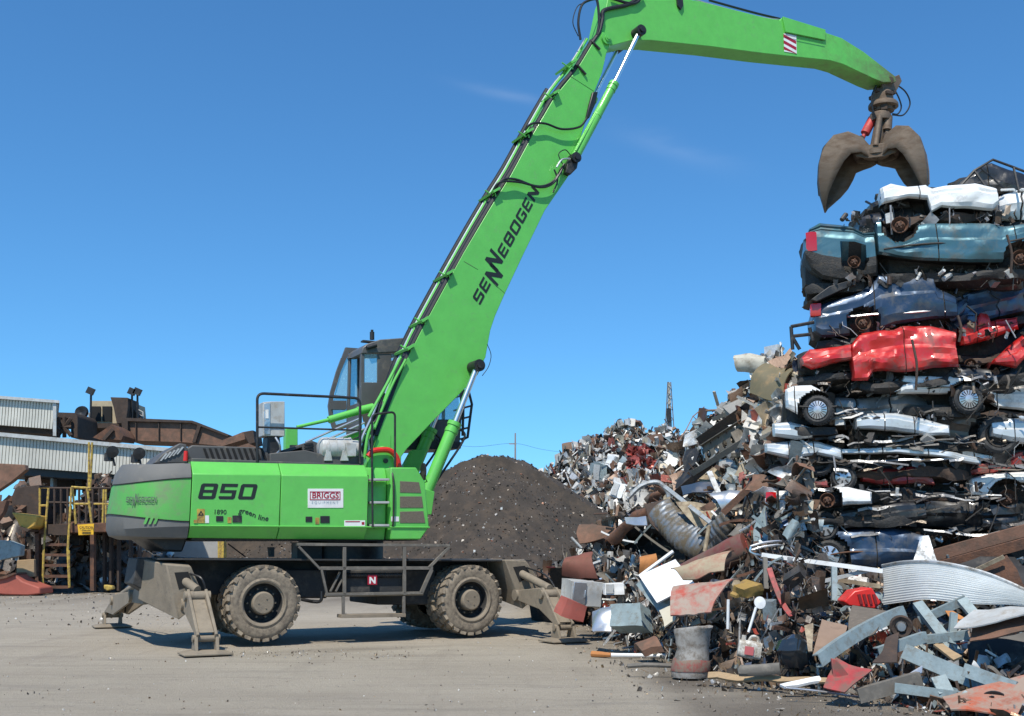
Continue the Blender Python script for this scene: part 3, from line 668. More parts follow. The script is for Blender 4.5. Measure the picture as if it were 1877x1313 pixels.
def wheel(u, v, z, steer, s):
    wo = G()   # rim dish
    # local: y from outside (0) inwards
    wo.lathe([(.015, RW*.62), (.0, RW*.60), (.01, RW*.56), (.04, RW*.55), (.05, RW*.52), (.22, RW*.50), (.26, RW*.44), (.25, RW*.30)], (0, 0, 0), (0, 1, 0), 48, mis=[0, 0, 0, 0, 1, 1, 1])  # inner dish takes the darker material: recess shade painted into its colour
    hub = G(); hub.lathe([(.25, RW*.31), (.05, RW*.30), (.03, RW*.28), (.02, RW*.26), (.02, 0)], (0, 0, 0), (0, 1, 0), 40)
    for k in range(10):
        t = 2*math.pi*k/10; p = Vector((math.cos(t)*RW*.38, .2, math.sin(t)*RW*.38)); wo.cyl(p+Vector((0, -.03, 0)), p+Vector((0, .06, 0)), .018, n=6)
    for k in (0, 1, 2): p = Vector((math.cos(k*2.1+1)*RW*.14, .02, math.sin(k*2.1+1)*RW*.14)); hub.cyl(p+Vector((0, -.012, 0)), p+Vector((0, .02, 0)), .014, n=8)
    rim = wo.build('wheel', [Mt['dusty'], Mt['chassis']], mh); hb = hub.build('hub', Mt['dusty'], rim)
    t1 = tyre_mesh(RW, .32, None); o1 = t1.build('tyre', Mt['tyre'], rim, recalc=True)
    o2 = o1.copy(); col.objects.link(o2); o2.parent = rim; o2.location = (0, .42, 0)
    rim.location = (u, v, z); rim.rotation_euler = (0, 0, steer+(math.pi if s > 0 else 0)); o1.rotation_euler.y = random.Random(int(u*9+v)).random(); return rim
wheel(u1, -1.38, z1, 0, -1); wheel(u2, -1.38, z2, R(3), -1)
wheel(u1, 1.38, z1, 0, 1); wheel(u2, 1.38, z2, R(3), 1)
for u, z in ((u1, z1), (u2, z2)):
    g = G(); g.cyl((u, -.9, z), (u, .9, z), .14, n=18); g.lathe([(-.35, .14), (-.2, .3), (.2, .3), (.35, .14)], (u, 0, z), (0, 1, 0), 24); part(g, 'axle', Mt['chassis'])
# step frame on the near side
VR = -1.42
def bar(px, v, w_, th, m='dustyrail', name='frame_rail', parent=None, dv=.05):
    (x0, y0), (x1, y1) = px; a = Vector(M(x0, y0, v)); b = Vector(M(x1, y1, v)); d = (b-a).normalized(); n = Vector((-d.y, d.x))*w_/2
    g = G(); g.prism([tuple(a+n), tuple(b+n), tuple(b-n), tuple(a-n)], v, v+dv); return part(g, name, Mt[m], parent, bevel=.004)
sf = bar([(546, 999), (825, 1001)], VR, .05, .0, dv=.16, name='step_frame')
for px, w_ in (([(588, 1043), (794, 1042.5)], .06), ([(597, 1091), (776, 1088)], .05), ([(632, 1004), (632, 1092)], .06), ([(742, 1004), (742, 1092)], .06), ([(548, 1003), (588, 1045)], .04),
               ([(590, 1046), (600, 1090)], .04), ([(824, 1004), (786, 1043)], .05), ([(792, 1045), (773, 1088)], .07), ([(630, 1094), (630, 1128)], .05), ([(741, 1094), (741, 1128)], .05)):
    bar(px, VR+.004, w_, 0, parent=sf)
bar([(626, 1131), (744, 1129)], VR-.02, .06, 0, 'dusty', 'step_plate', sf, dv=.26)
bar([(600, 1094), (776, 1091)], VR+.05, .03, 0, 'dusty', 'step_plate', sf, dv=.25)
for k in range(2): bar([(606+k*10, 1086), (624+k*10, 1050)], VR+.08, .03, 0, 'dustyrail', 'brace', sf)
g = G(); g.prism(PL([(634, 1046), (741, 1046), (741, 1088), (634, 1088)], -1.3), -1.28, -.8); bx_ = part(g, 'valve_box', Mt['chassis'], bevel=.02)
g = G(); q = M(634, 1056, -1.29); q2 = M(741, 1056, -1.29); n_ = 34
for i in range(n_): u = q[0]+(q2[0]-q[0])*(i+.5)/n_; g.lathe([(-.012, .045), (0, .055), (.012, .045)], (u, -1.3, q[1]), (1, 0, 0), 10)
part(g, 'bellows', Mt['blackpaint'], bx_)
sg = G(); sg.prism(PL([(674, 1055), (691, 1055), (691, 1073), (674, 1073)], -1.36), -1.365, -1.35); so_ = part(sg, 'red_emblem', Mt['decalred'], bx_)
g = G(); block_text(g, [('N', 0, .75, 0, 1)], M(677, 1071, -1.368), (.16, 0), (0, .12), -1.368, 0); part(g, 'emblem_mark', Mt['white'], so_)
g = G(); g.prism(PL([(545, 995), (590, 995), (590, 1030), (545, 1030)], -.7), -.7, -.3); g.prism(PL([(495, 1004), (503, 1004), (503, 1022), (497, 1022)], -.7), -.7, -.5); part(g, 'hose_block', Mt['blackpaint'])
g = G(); g.tube([P3(418, 998, -.8), P3(450, 1022, -.8)], .012, 6); part(g, 'cable', Mt['black'])
g = G(); g.tube(catmull([P3(553, 1100, -1.0), P3(575, 1104, -1.2), P3(588, 1102, -1.3), P3(590, 1085, -1.3)], 5), .03, 8); g.tube([P3(553, 1101, -1.2), P3(587, 1103, -1.2), P3(592, 1088, -1.2)], .02, 6); part(g, 'hose', Mt['black'])
g = G(); g.prism(PL([(500, 1045), (600, 1045), (600, 1098), (520, 1098)], -.9), -.9, .9); g.prism(PL([(690, 1045), (800, 1045), (790, 1110), (690, 1110)], -.8), -.8, .8); part(g, 'gearbox', Mt['chassis'], bevel=.03)
# outriggers: 4, each in a cross plane of the chassis
def outrigger(pad, knee, slot, A4, B4, s=-1, ref=None, flip=True):
    up, vp = GU(*pad) if ref is None else ref[:2]
    kv, kz = MU(*knee, up) if ref is None else ref[2:4]
    hw = .17
    A = [Vector((M(x, y, A4[0])[0], A4[0], M(x, y, A4[0])[1])) for x, y in A4[1]]
    B = [Vector((M(x, y, B4[0])[0], B4[0], M(x, y, B4[0])[1])) for x, y in B4[1]]
    if s > 0 and flip:
        for q in A+B: q.y = -q.y
    g = G(); g.add(A+B, [(0, 1, 2, 3), (7, 6, 5, 4), (0, 4, 5, 1), (1, 5, 6, 2), (2, 6, 7, 3), (3, 7, 4, 0)])
    o_ = part(g, 'outrigger', Mt['dusty'], bevel=.02, recalc=True)
    # slot in the end plate
    c = (A[0]+A[1]+A[2]+A[3])/4; nrm = Vector((0, s*1.0, 0))
    S0 = [A[0].lerp(A[1], .25).lerp(A[3].lerp(A[2], .25), .16), A[0].lerp(A[1], .8).lerp(A[3].lerp(A[2], .8), .16), A[0].lerp(A[1], .8).lerp(A[3].lerp(A[2], .8), .5), A[0].lerp(A[1], .25).lerp(A[3].lerp(A[2], .25), .5)]
    g = G(); g.add([p+nrm*.006 for p in S0], [(0, 1, 2, 3)]); part(g, 'ram_slot', Mt['void'], o_)
    K = Vector((up, kv, kz)); pad_top = Vector((up, vp, .30)); pd = Vector((up, vp, .0))
    sl = (S0[0]+S0[1]+S0[2]+S0[3])/4
    g = G(); g.cyl(sl-nrm*.1, K+Vector((0, 0, .1)), .075, n=14); part(g, 'outrigger_ram', Mt['dusty'], o_)
    foot = (A[2]+A[3])/2+nrm*-.05+Vector((0, 0, .08)); foot.x = up
    g = G()
    for d in (-hw, hw-.05):      # two leg plates
        P = [(foot.y, foot.z+.09), (K.y, K.z+.12), (K.y+s*.14, K.z+.02), (vp+s*.10, .34), (vp-s*.0, .20), (vp-s*.12, .34), (K.y-s*.12, K.z-.28), (foot.y, foot.z-.10)]
        g.prism(P, up+d, up+d+.05, ax=0)
    g.prism([(K.y-s*.02, K.z-.1), (K.y+s*.1, K.z-.05), (vp+s*.06, .36), (vp-s*.06, .36)], up-hw+.05, up+hw-.05, ax=0)
    lg = part(g, 'outrigger_leg', Mt['dusty'], o_, bevel=.012, recalc=True)
    for q_, r_p in ((K, .085), (foot, .11), (Vector((up, vp, .27)), .055)):
        g = G(); g.cyl(q_+Vector((-hw-.045, 0, 0)), q_+Vector((hw+.045, 0, 0)), r_p, n=18); part(g, 'pin', Mt['dusty'], o_)
    g = G(); g.add([Vector((up+x, vp+y, z)) for z, k in ((.02, 1), (.05, 1), (.09, .55)) for x, y in ((-.38*k, -.3*k), (.38*k, -.3*k), (.38*k, .3*k), (-.38*k, .3*k))],
                   [(0, 1, 2, 3), (0, 1, 5, 4), (1, 2, 6, 5), (2, 3, 7, 6), (3, 0, 4, 7), (4, 5, 9, 8), (5, 6, 10, 9), (6, 7, 11, 10), (7, 4, 8, 11), (8, 9, 10, 11)])
    for d in (-.19, .14): g.prism([(vp-.16, .085), (vp+.16, .085), (vp+.07, .31), (vp-.07, .31)], up+d, up+d+.05, ax=0)
    part(g, 'foot_pad', Mt['dusty'], o_, bevel=.008, recalc=True)
    g = G(); g.tube(catmull([sl+Vector((.1, 0, .1)), (sl+K)/2+Vector((.16, s*.1, .15)), K+Vector((.14, 0, .05)), K+Vector((.1, s*.1, -.25))], 5), .018, 6); part(g, 'hose', Mt['black'], o_)
    return up, vp, kv, kz
ra = outrigger((376, 1203), (361, 1094), None, (-1.45, [(304, 1035), (350, 1039), (376, 1098), (328, 1138)]), (-.5, [(262, 1026), (336, 1026), (336, 1100), (252, 1100)]))
fa = outrigger((1034, 1179), (1008, 1090), None, (-1.45, [(925, 1027), (964, 1029), (1000, 1080), (958, 1118)]), (-.5, [(890, 1028), (962, 1026), (962, 1095), (900, 1095)]))
for nm, ref, px in (('r', ra, (203, 1152)), ('f', fa, (768, 1144))):
    gu, gv = GU(*px); print('OUTR', nm, ref, 'far pad photo at', gu, gv)
outrigger((205, 1152), (222, 1102), None, (1.2, [(258, 1034), (296, 1034), (286, 1096), (238, 1106)]), (.3, [(262, 1026), (320, 1026), (320, 1104), (262, 1110)]), 1, flip=False)
outrigger(None, None, None, (-1.45, [(925, 1027), (964, 1029), (1000, 1080), (958, 1118)]), (-.5, [(890, 1028), (962, 1026), (962, 1095), (900, 1095)]), 1, (fa[0], -fa[1], -fa[2], fa[3]))
# ---------------------------------------------------------------- the grab (hangs from the stick)
tip = M(1632, 146, 0.0)
GR = R0+FW*tip[0]+Vector((0, 0, tip[1]))
def GP(px, py, v=0.): u, z = M(px, py, v); return Vector((u-tip[0], v, z-tip[1]))
gb = empty('clamshell_grab', GR, YAW, 'rusty brown clamshell grab with pointed jaws hanging open above the car stack', 'grab')
def gpart(g, n, m='grab', parent=None, **k): return g.build(n, Mt[m], parent or gb, **k)
g = G(); g.cyl(GP(1632, 146, -.3), GP(1632, 146, .3), .09, n=20)
for s in (-.17, .12): g.prism([(p.x, p.z) for p in (GP(1608, 154), GP(1640, 140), GP(1645, 152), GP(1634, 172), GP(1626, 176), GP(1612, 172))], s, s+.06)
gpart(g, 'hanger', bevel=.015)
rot = G(); c = GP(1618, 178); rot.lathe([(.22, .0), (.22, .18), (.14, .24), (.05, .28), (-.12, .28), (-.16, .36), (-.22, .40), (-.30, .40), (-.34, .28), (-.42, .28), (-.42, 0)], c, (0, 0, 1), 28); ro = gpart(rot, 'rotator')
g = G()
for k in range(11):
    t = k*.57; zz = (.02, -.3, .12, -.4)[k % 4]; p = c+Vector((math.cos(t)*.27, math.sin(t)*.27, zz)); g.box(p, (.12+.05*(k % 3), .12, .1+.06*(k % 2)), Matrix.Rotation(t+.2*k, 3, 'Z'))
gpart(g, 'fitting', 'rustdark', ro, bevel=.01)
hc = GP(1606, 280); hc.y = 0; top = GP(1613, 208)
gd = at(1606, 280, 1); wc = GR; SG = FPX/((GR.y)*CP+(GR.z-CH)*SP)      # pixels per metre there
GA = R(160)-YAW; e1 = Vector((math.cos(GA), math.sin(GA), 0)); n1 = Vector((math.sin(GA), -math.cos(GA), 0))
hub = G(); hub.lathe([(.0, .0), (.0, .26), (-.10, .30), (-.22, .28), (-.24, 0)], Vector((top.x, 0, top.z)), (0, 0, 1), 22)
hub.cyl(Vector((top.x, 0, top.z-.1)), Vector((hc.x, 0, hc.z+.02)), .12, .19, 16)
hub.lathe([(.12, 0), (.12, .2), (.04, .34), (-.1, .34), (-.16, .2), (-.16, 0)], hc, (0, 0, 1), 24); gpart(hub, 'grab_body')
g = G()
for s_ in (-1, 1):
    P = [(-.62, .02), (-.5, .16), (.5, .16), (.62, .02), (.5, -.14), (.2, -.22), (-.2, -.22), (-.5, -.14)]
    vv = [hc+e1*x+n1*(.26*s_+o_)+Vector((0, 0, z)) for o_ in (-.035, .035) for x, z in P]; n_ = len(P)
    g.add(vv, [tuple(range(n_)), tuple(range(2*n_-1, n_-1, -1))]+[(i, i+n_, (i+1) % n_+n_, (i+1) % n_) for i in range(n_)])
gpart(g, 'cross_beam', bevel=.012, recalc=True)
INF = [(1604, 298), (1594, 300), (1580, 300), (1566, 302), (1560, 314), (1550, 330), (1536, 346), (1521, 360), (1512, 370), (1508, 379)]
def shell(sgn, out, inn, kx, label):
    c20 = abs(math.cos(R(160))); g = G(); K = 6
    O = [((1606-x)/SG/c20*kx, (280-y)/SG) for x, y in out]; I = [((1606-x)/SG/c20*kx, (280-y)/SG) for x, y in inn]; J = [((1606-x)/SG/c20*kx, (280-y)/SG) for x, y in INF]
    wd = [.15, .26, .40, .50, .54, .52, .44, .32, .18, .04]; m = len(O); rows = []
    for k in range(m):
        w_ = wd[min(k, 9)]; r = []
        o_, i_ = O[k], I[k]
        for q in range(3): t = q/3; r.append((i_[0]+(o_[0]-i_[0])*t, -w_, i_[1]+(o_[1]-i_[1])*t))
        for q in range(7): t = q/6; b = .12*w_*(1-(2*t-1)**2); r.append((o_[0]+b, -w_+2*w_*t, o_[1]+b*.4))
        i_ = J[k]
        for q in range(3): t = 1-(q+0)/3-1/3; r.append((i_[0]+(o_[0]-i_[0])*max(0, t), w_, i_[1]+(o_[1]-i_[1])*max(0, t)))
        rows.append(r)
    n = len(rows[0]); vv = [hc+e1*(sgn*a)+n1*b+Vector((0, 0, c)) for r in rows for a, b, c in r]
    g.add(vv, [(k*n+q, k*n+q+1, (k+1)*n+q+1, (k+1)*n+q) for k in range(m-1) for q in range(n-1)], 0, None, True)
    o_ = gpart(g, 'grab_shell', recalc=True, angle=40); sm = o_.modifiers.new('solid', 'SOLIDIFY'); sm.thickness = .045; sm.offset = 0
    g = G(); 
    for k in range(m-1):
        a, b = O[k], O[k+1]
        if k > 6: continue
        P = [a, (a[0]+.09, a[1]+.05), (b[0]+.09, b[1]+.04), b]; vv = [hc+e1*(sgn*x)+n1*y+Vector((0, 0, z)) for y in (-.05, .05) for x, z in P]
        g.add(vv, [(0, 1, 2, 3), (7, 6, 5, 4), (1, 5, 6, 2), (0, 3, 7, 4), (0, 4, 5, 1), (3, 2, 6, 7)])
    gpart(g, 'shell_rib', 'grab', o_, recalc=True)
    g = G(); a = Vector((top.x, 0, top.z-.12))+e1*(sgn*.2); b = hc+e1*(sgn*O[1][0]*1.05)+Vector((0, 0, O[1][1]+.02)); g.cyl(a, a.lerp(b, .68), .125, n=16); g.cyl(a.lerp(b, .66), b, .06, n=12); gpart(g, 'claw_ram', 'grabred' if sgn > 0 else 'grab', o_)
    for nm, c, l_ in (('pin', b, .16), ('hinge_pin', hc+e1*(sgn*.52), .33)): g = G(); g.cyl(c-n1*l_, c+n1*l_, .085, n=14); gpart(g, nm, 'rustdark', o_)
OUT = [(1598, 274), (1582, 254), (1558, 244), (1532, 250), (1513, 270), (1504, 298), (1501, 328), (1502, 350), (1505, 366), (1507, 380)]
INN = [(1604, 296), (1594, 294), (1580, 284), (1562, 286), (1548, 300), (1536, 318), (1525, 336), (1516, 352), (1511, 366), (1508, 379)]
shell(1, OUT, INN, .88, ''); shell(-1, OUT, INN, .72, '')
g = G()
for s_ in (-1, 1): a = Vector((top.x, 0, top.z-.1))+n1*(.2*s_); b = hc+n1*(.28*s_)+Vector((0, 0, .1)); g.cyl(a, b, .08, n=12)
gpart(g, 'side_strut', 'grab')
for k, px in enumerate(([(1606, 156), (1598, 176), (1600, 200), (1606, 216)], [(1626, 170), (1634, 196), (1626, 222), (1634, 246)], [(1640, 152), (1660, 168), (1668, 190), (1656, 210), (1636, 210)], [(1640, 164), (1648, 180), (1652, 196), (1646, 208), (1636, 208)])):
    g = G(); g.tube(catmull([GP(x, y, -.1+.2*k) for x, y in px], 6), .022, 8); gpart(g, 'hose', 'black')
# ---------------------------------------------------------------- ground
def fb(p, o=4): return noise.fractal(p, 1.0, 2.0, o)
def ground_mat():
    m, nt, b = newmat('packed_dirt'); L = nt.links
    tc = nd(nt, 'ShaderNodeTexCoord')
    def nz(sc_, det=8, rg=.6, st=(1, 1, 1)):
        mp = nd(nt, 'ShaderNodeMapping'); mp.inputs['Scale'].default_value = st; L.new(tc.outputs['Object'], mp.inputs[0])
        n = nd(nt, 'ShaderNodeTexNoise', Scale=sc_, Detail=float(det), Roughness=rg); L.new(mp.outputs[0], n.inputs['Vector']); return n.outputs['Fac']
    def rng(x, a, b_, c=0., d=1.):
        r = nd(nt, 'ShaderNodeMapRange', clamp=True); L.new(x, r.inputs[0])
        for i, q in enumerate((a, b_, c, d)): r.inputs[i+1].default_value = q
        return r.outputs[0]
    def mix(f, a, b_, bl='MIX'):
        x = nd(nt, 'ShaderNodeMix', data_type='RGBA', blend_type=bl); 
        for i, q in ((0, f), (6, a), (7, b_)):
            if isinstance(q, (int, float)): x.inputs[i].default_value = q
            elif isinstance(q, tuple): x.inputs[i].default_value = c4(q)
            else: L.new(q, x.inputs[i])
        return x.outputs[2]
    c = mix(rng(nz(.35), .35, .65), (.385, .335, .265), (.445, .39, .31))
    c = mix(rng(nz(1.1, 10, .7, (.35, 1.6, 1)), .54, .68, 0, .5), c, (.25, .225, .19))        # faint wheel streaks
    c = mix(rng(nz(1.6, 6, .6, (.12, 2.6, 1)), .50, .64, 0, .2), c, (.23, .20, .16)); c = mix(rng(nz(.9, 5, .55, (1.6, .22, 1)), .56, .66, 0, .22), c, (.24, .205, .165))
    c = mix(rng(nz(4.5, 10, .75), .58, .74, 0, .55), c, (.20, .18, .155))
    c = mix(rng(nz(11, 8, .75), .55, .70, 0, .4), c, (.235, .21, .175)); c = mix(rng(nz(7, 8, .75, (1.3, .5, 1)), .56, .70, 0, .35), c, (.46, .43, .38))
    c = mix(rng(nz(26, 6, .7), .57, .70, 0, .55), c, (.15, .14, .125))
    c = mix(rng(nz(60, 3, .6), .66, .74, 0, .5), c, (.48, .46, .42))
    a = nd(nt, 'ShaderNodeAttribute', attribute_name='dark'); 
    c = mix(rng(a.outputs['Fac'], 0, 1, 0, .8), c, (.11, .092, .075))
    L.new(c, b.inputs['Base Color']); b.inputs['Roughness'].default_value = .95; b.inputs['Specular IOR Level'].default_value = .15
    h = mix(.5, rng(nz(5, 10, .7), .2, .8), rng(nz(45, 6, .7), .2, .8))
    bp = nd(nt, 'ShaderNodeBump', Strength=.8, Distance=.07); L.new(h, bp.inputs['Height']); L.new(bp.outputs[0], b.inputs['Normal'])
    return m
contact = [(960, 1075), (1040, 1118), (1100, 1165), (1160, 1197), (1250, 1222), (1330, 1245), (1450, 1262), (1560, 1275), (1700, 1300), (1877, 1335), (2100, 1370)]
cpts = [gnd(*c) for c in contact]
def build_ground():
    xs = [-500, -200, -90, -60]+[-45+.5*i for i in range(150)]+[35, 60, 90, 200, 500]
    ys = [-30, -5, 0, 3, 5]+[6+.4*i for i in range(60)]+[31, 34, 38, 43, 50, 60, 80, 120, 200, 400, 1500]
    vsx, fs, dk = [], [], []
    for y in ys:
        for x in xs:
            near = 1 if abs(x) < 40 and 3 < y < 32 else 0
            z = near*(.035*fb(Vector((x*.35, y*.35, 3)))+.012*fb(Vector((x*1.6, y*1.6, 7)))) 
            lp = (Vector((x, y, 0))-R0); u, v = lp.dot(FW), lp.dot(LAT)
            if -4 < u < 9 and -5 < v < 5: z = min(z, 0)*.5
            vsx.append((x, y, z))
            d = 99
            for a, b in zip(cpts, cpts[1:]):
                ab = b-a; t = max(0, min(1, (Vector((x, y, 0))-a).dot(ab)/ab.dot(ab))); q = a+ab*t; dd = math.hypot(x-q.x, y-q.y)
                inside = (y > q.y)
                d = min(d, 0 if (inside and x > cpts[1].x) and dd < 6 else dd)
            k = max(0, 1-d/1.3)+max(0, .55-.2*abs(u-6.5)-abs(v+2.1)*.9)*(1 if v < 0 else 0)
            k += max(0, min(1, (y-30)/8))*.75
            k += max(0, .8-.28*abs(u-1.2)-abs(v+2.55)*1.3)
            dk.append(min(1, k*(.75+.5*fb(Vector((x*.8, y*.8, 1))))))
    n = len(xs)
    for j in range(len(ys)-1):
        for i in range(n-1): a = j*n+i; fs.append((a, a+1, a+n+1, a+n))
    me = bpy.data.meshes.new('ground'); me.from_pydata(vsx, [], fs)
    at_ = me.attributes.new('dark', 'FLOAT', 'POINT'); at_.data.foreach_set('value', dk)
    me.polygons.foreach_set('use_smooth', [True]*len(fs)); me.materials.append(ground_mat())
    o = bpy.data.objects.new('ground', me); col.objects.link(o); tag(o, 'grey brown packed dirt yard with faint tyre tracks', None, None, 'structure')
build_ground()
# ---------------------------------------------------------------- scrap fragments
PAL = [((.50, .50, .49), 4), ((.30, .31, .32), 5), ((.14, .14, .145), 6), ((.04, .04, .042), 7), ((.17, .075, .04), 6), ((.10, .055, .035), 5), ((.28, .20, .13), 3), ((.20, .27, .31), 3), ((.45, .40, .30), 2),
       ((.36, .05, .035), 1.3), ((.07, .12, .22), 1), ((.62, .62, .60), 1.5), ((.45, .30, .07), .5), ((.06, .16, .10), .5)]
def pick(rnd, pal=PAL):
    t = rnd.random()*sum(w_ for _, w_ in pal)
    for c, w_ in pal:
        t -= w_
        if t <= 0: break
    k = .75+.5*rnd.random(); return tuple(min(.8, x*k) for x in c)
def rrot(rnd): return Euler((rnd.random()*6.3, rnd.random()*6.3, rnd.random()*6.3)).to_matrix()
def frag(g, c, s, rnd, pal=PAL, kinds='ssssbbrwt'):
    c = Vector(c); cl = pick(rnd, pal); k = rnd.choice(kinds); rot = rrot(rnd); mi = 1 if rnd.random() < .3 else 0
    if k == 's':       # crumpled sheet
        n = 3; a = s*(.5+rnd.random()*.6); b = s*(.3+rnd.random()*.5); z1, z2 = rnd.uniform(-1, 1)*s*.35, rnd.uniform(-1, 1)*s*.35
        vv = []
        for i in range(n+1):
            for j in range(n+1):
                x, y = i/n-.5, j/n-.5
                vv.append(c+rot @ Vector((x*a+rnd.uniform(-1, 1)*s*.05, y*b+rnd.uniform(-1, 1)*s*.05, z1*x*x*2+z2*abs(y)+rnd.uniform(-1, 1)*s*.07)))
        fs = [(i*(n+1)+j, (i+1)*(n+1)+j, (i+1)*(n+1)+j+1, i*(n+1)+j+1) for i in range(n) for j in range(n)]
        g.add(vv, fs, mi, cl)
    elif k == 'b':
        o = len(g.v); g.box(c, (s*(.3+rnd.random()*.5), s*(.2+rnd.random()*.4), s*(.15+rnd.random()*.35)), rot, mi, cl)
        for i in range(o, len(g.v)): g.v[i] += Vector((rnd.uniform(-1, 1), rnd.uniform(-1, 1), rnd.uniform(-1, 1)))*s*.06
    elif k == 'r':
        g.box(c, (s*(.9+rnd.random()*1.1), s*.06, s*.09), rot, mi, cl)
    elif k == 'w':
        p = c+rot @ Vector((-s*.5, 0, 0)); q = [p]
        for i in range(3): q.append(q[-1]+rot @ Vector((s*.4, rnd.uniform(-.3, .3)*s, rnd.uniform(-.3, .3)*s)))
        g.tube(q, s*.022, 4, mi, False, cl)
    elif k == 't':
        a = c-rot @ Vector((s*.3, 0, 0)); b = c+rot @ Vector((s*.3, 0, 0)); g.cyl(a, b, s*(.05+rnd.random()*.12), n=8, mi=mi, caps=True, col_=cl)
JM = [Mt['junk'], Mt['junkm']]
# ---------------------------------------------------------------- brown shredder mound
def mound_h(x, y, tab, x0, y0, slope):   # not a picture: ridge line with falling flanks
    return 0
mo_top = [(300, 1000), (430, 985), (560, 965), (700, 930), (785, 885), (812, 862), (845, 833), (880, 828), (900, 836), (935, 831), (960, 836), (985, 850), (1010, 872), (1050, 900), (1110, 935), (1200, 985), (1290, 1040)]
YR = 58.
ridge = [at(px, py, YR) for px, py in mo_top]
def rz(x):
    if x <= ridge[0].x: return max(0, ridge[0].z-(ridge[0].x-x)*.5)
    if x >= ridge[-1].x: return max(0, ridge[-1].z-(x-ridge[-1].x)*.5)
    for a, b in zip(ridge, ridge[1:]):
        if x <= b.x: return a.z+(b.z-a.z)*(x-a.x)/(b.x-a.x)
    return 0
def mz(x, y):
    h = 0
    for dx in (-1.2, 0, 1.2): h += rz(x+dx)/3
    d = abs(y-YR); top = h-.62*d if d > 1.0 else h-.25*d-.1
    top += .45*fb(Vector((x*.16, y*.16, 2)))*min(1, d*.4)+.12*fb(Vector((x*1.1, y*1.1, 9)))
    return top
g = G(); nx, ny = 150, 90; X0, X1, Y0, Y1 = -28, 16, 44, 74
for j in range(ny+1):
    for i in range(nx+1): x = X0+(X1-X0)*i/nx; y = Y0+(Y1-Y0)*j/ny; g.v.append(Vector((x, y, max(-.3, mz(x, y)))))
for j in range(ny):
    for i in range(nx): a = j*(nx+1)+i; g.f.append([a, a+1, a+nx+2, a+nx+1]); g.m.append(0); g.c.append(None); g.sm.append(True)
mo = g.build('shredded_waste_mound', mat('shredder_fluff', (.042, .033, .025), .95, 0, (.078, .056, .038), .45, .8, bump=1., bscale=7, var=.35))
tag(mo, 'big dark brown mound of shredded waste speckled with light bits behind the machine', 'mound', None, 'stuff')
rnd = random.Random(3); g = G(); MP = [((.45, .42, .38), 2), ((.26, .24, .21), 3.5), ((.13, .10, .075), 10), ((.03, .028, .025), 12), ((.6, .6, .56), .6), ((.25, .1, .05), 2)]
for i in range(17000):
    x = rnd.uniform(-27, 14); y = rnd.uniform(46, 60); z = mz(x, y)
    if z < 0: continue
    s = .015+.065*rnd.random()**2.2; rot = rrot(rnd); c = Vector((x, y, z+.02)); cl = pick(rnd, MP)
    vv = [c+rot @ Vector(p)*s for p in ((-1, -.7, 0), (1, -.6, .2), (.8, .7, 0), (-.7, .8, .3))]; g.add(vv, [(0, 1, 2), (0, 2, 3)], 0, cl)
tag(g.build('shredded_bits', JM), 'pale plastic and metal specks strewn over the brown mound', 'shredded bits', None, 'stuff')
# ---------------------------------------------------------------- far scrap heap (white goods and light iron)
ht = [(960, 930), (985, 895), (1005, 862), (1030, 828), (1062, 808), (1100, 800), (1122, 780), (1145, 768), (1170, 776), (1190, 790), (1222, 778), (1245, 794), (1262, 800), (1280, 775), (1310, 758), (1350, 745), (1420, 700), (1500, 720), (1600, 900)]
YH = 74.
hr = [at(px, py, YH) for px, py in ht]
def hz(x, y):
    if x < hr[0].x: t = hr[0].z-(hr[0].x-x)*1.0
    elif x > hr[-1].x: t = hr[-1].z-(x-hr[-1].x)*1.0
    else:
        for a, b in zip(hr, hr[1:]):
            if x <= b.x: t = a.z+(b.z-a.z)*(x-a.x)/(b.x-a.x); break
    d = abs(y-YH); return t-.75*d+.8*fb(Vector((x*.3, y*.3, 5)))*min(1, d*.3+.25)+.25*fb(Vector((x*1.2, y*1.2, 6)))
def hit(px, py, hf, y0, y1, st=.25):
    y = y0
    while y < y1:
        p = at(px, py, y)
        if p.z < hf(p.x, y): return p
        y += st
    return None
g = G(); nx, ny = 120, 60; X0, X1, Y0, Y1 = -3, 30, 60, 84
for j in range(ny+1):
    for i in range(nx+1): x = X0+(X1-X0)*i/nx; y = Y0+(Y1-Y0)*j/ny; g.v.append(Vector((x, y, max(-.3, hz(x, y)-.35))))
for j in range(ny):
    for i in range(nx): a = j*(nx+1)+i; g.f.append([a, a+1, a+nx+2, a+nx+1]); g.m.append(0); g.c.append(None); g.sm.append(True)
hb_ = g.build('scrap_heap', mat('heap_core', (.045, .038, .032), .95, 0, (.12, .085, .06), .4, .8, bump=.8, bscale=4)); tag(hb_, 'distant heap of tangled light scrap and white goods right of the brown mound', 'scrap heap', None, 'stuff')
g = G(); rnd = random.Random(8)
HP = [((.68, .66, .62), 9), ((.50, .49, .46), 8), ((.28, .28, .27), 5), ((.04, .04, .04), 5), ((.15, .08, .05), 6), ((.24, .15, .10), 5), ((.20, .25, .27), 3), ((.42, .37, .28), 5), ((.3, .08, .06), 1.2)]
n_ = 0
while n_ < 6500:
    n_ += 1; px = rnd.uniform(985, 1420); py = rnd.uniform(755, 1010); p = hit(px, py, hz, 62, 76, .3)
    if p is None: continue
    cl_ = fb(Vector((p.x*.7, p.z*.7, 3)))
    frag(g, p+Vector((0, -.05, -.05)), (.24+.95*rnd.random()**2.3)*(1+cl_*.4), rnd, HP, 'ssssssssbrwt')
tag(g.build('heap_scrap', [Mt['junkl'], Mt['junklm']]), 'tangle of crumpled appliances and sheet metal covering the distant heap', 'scrap', None, 'stuff')
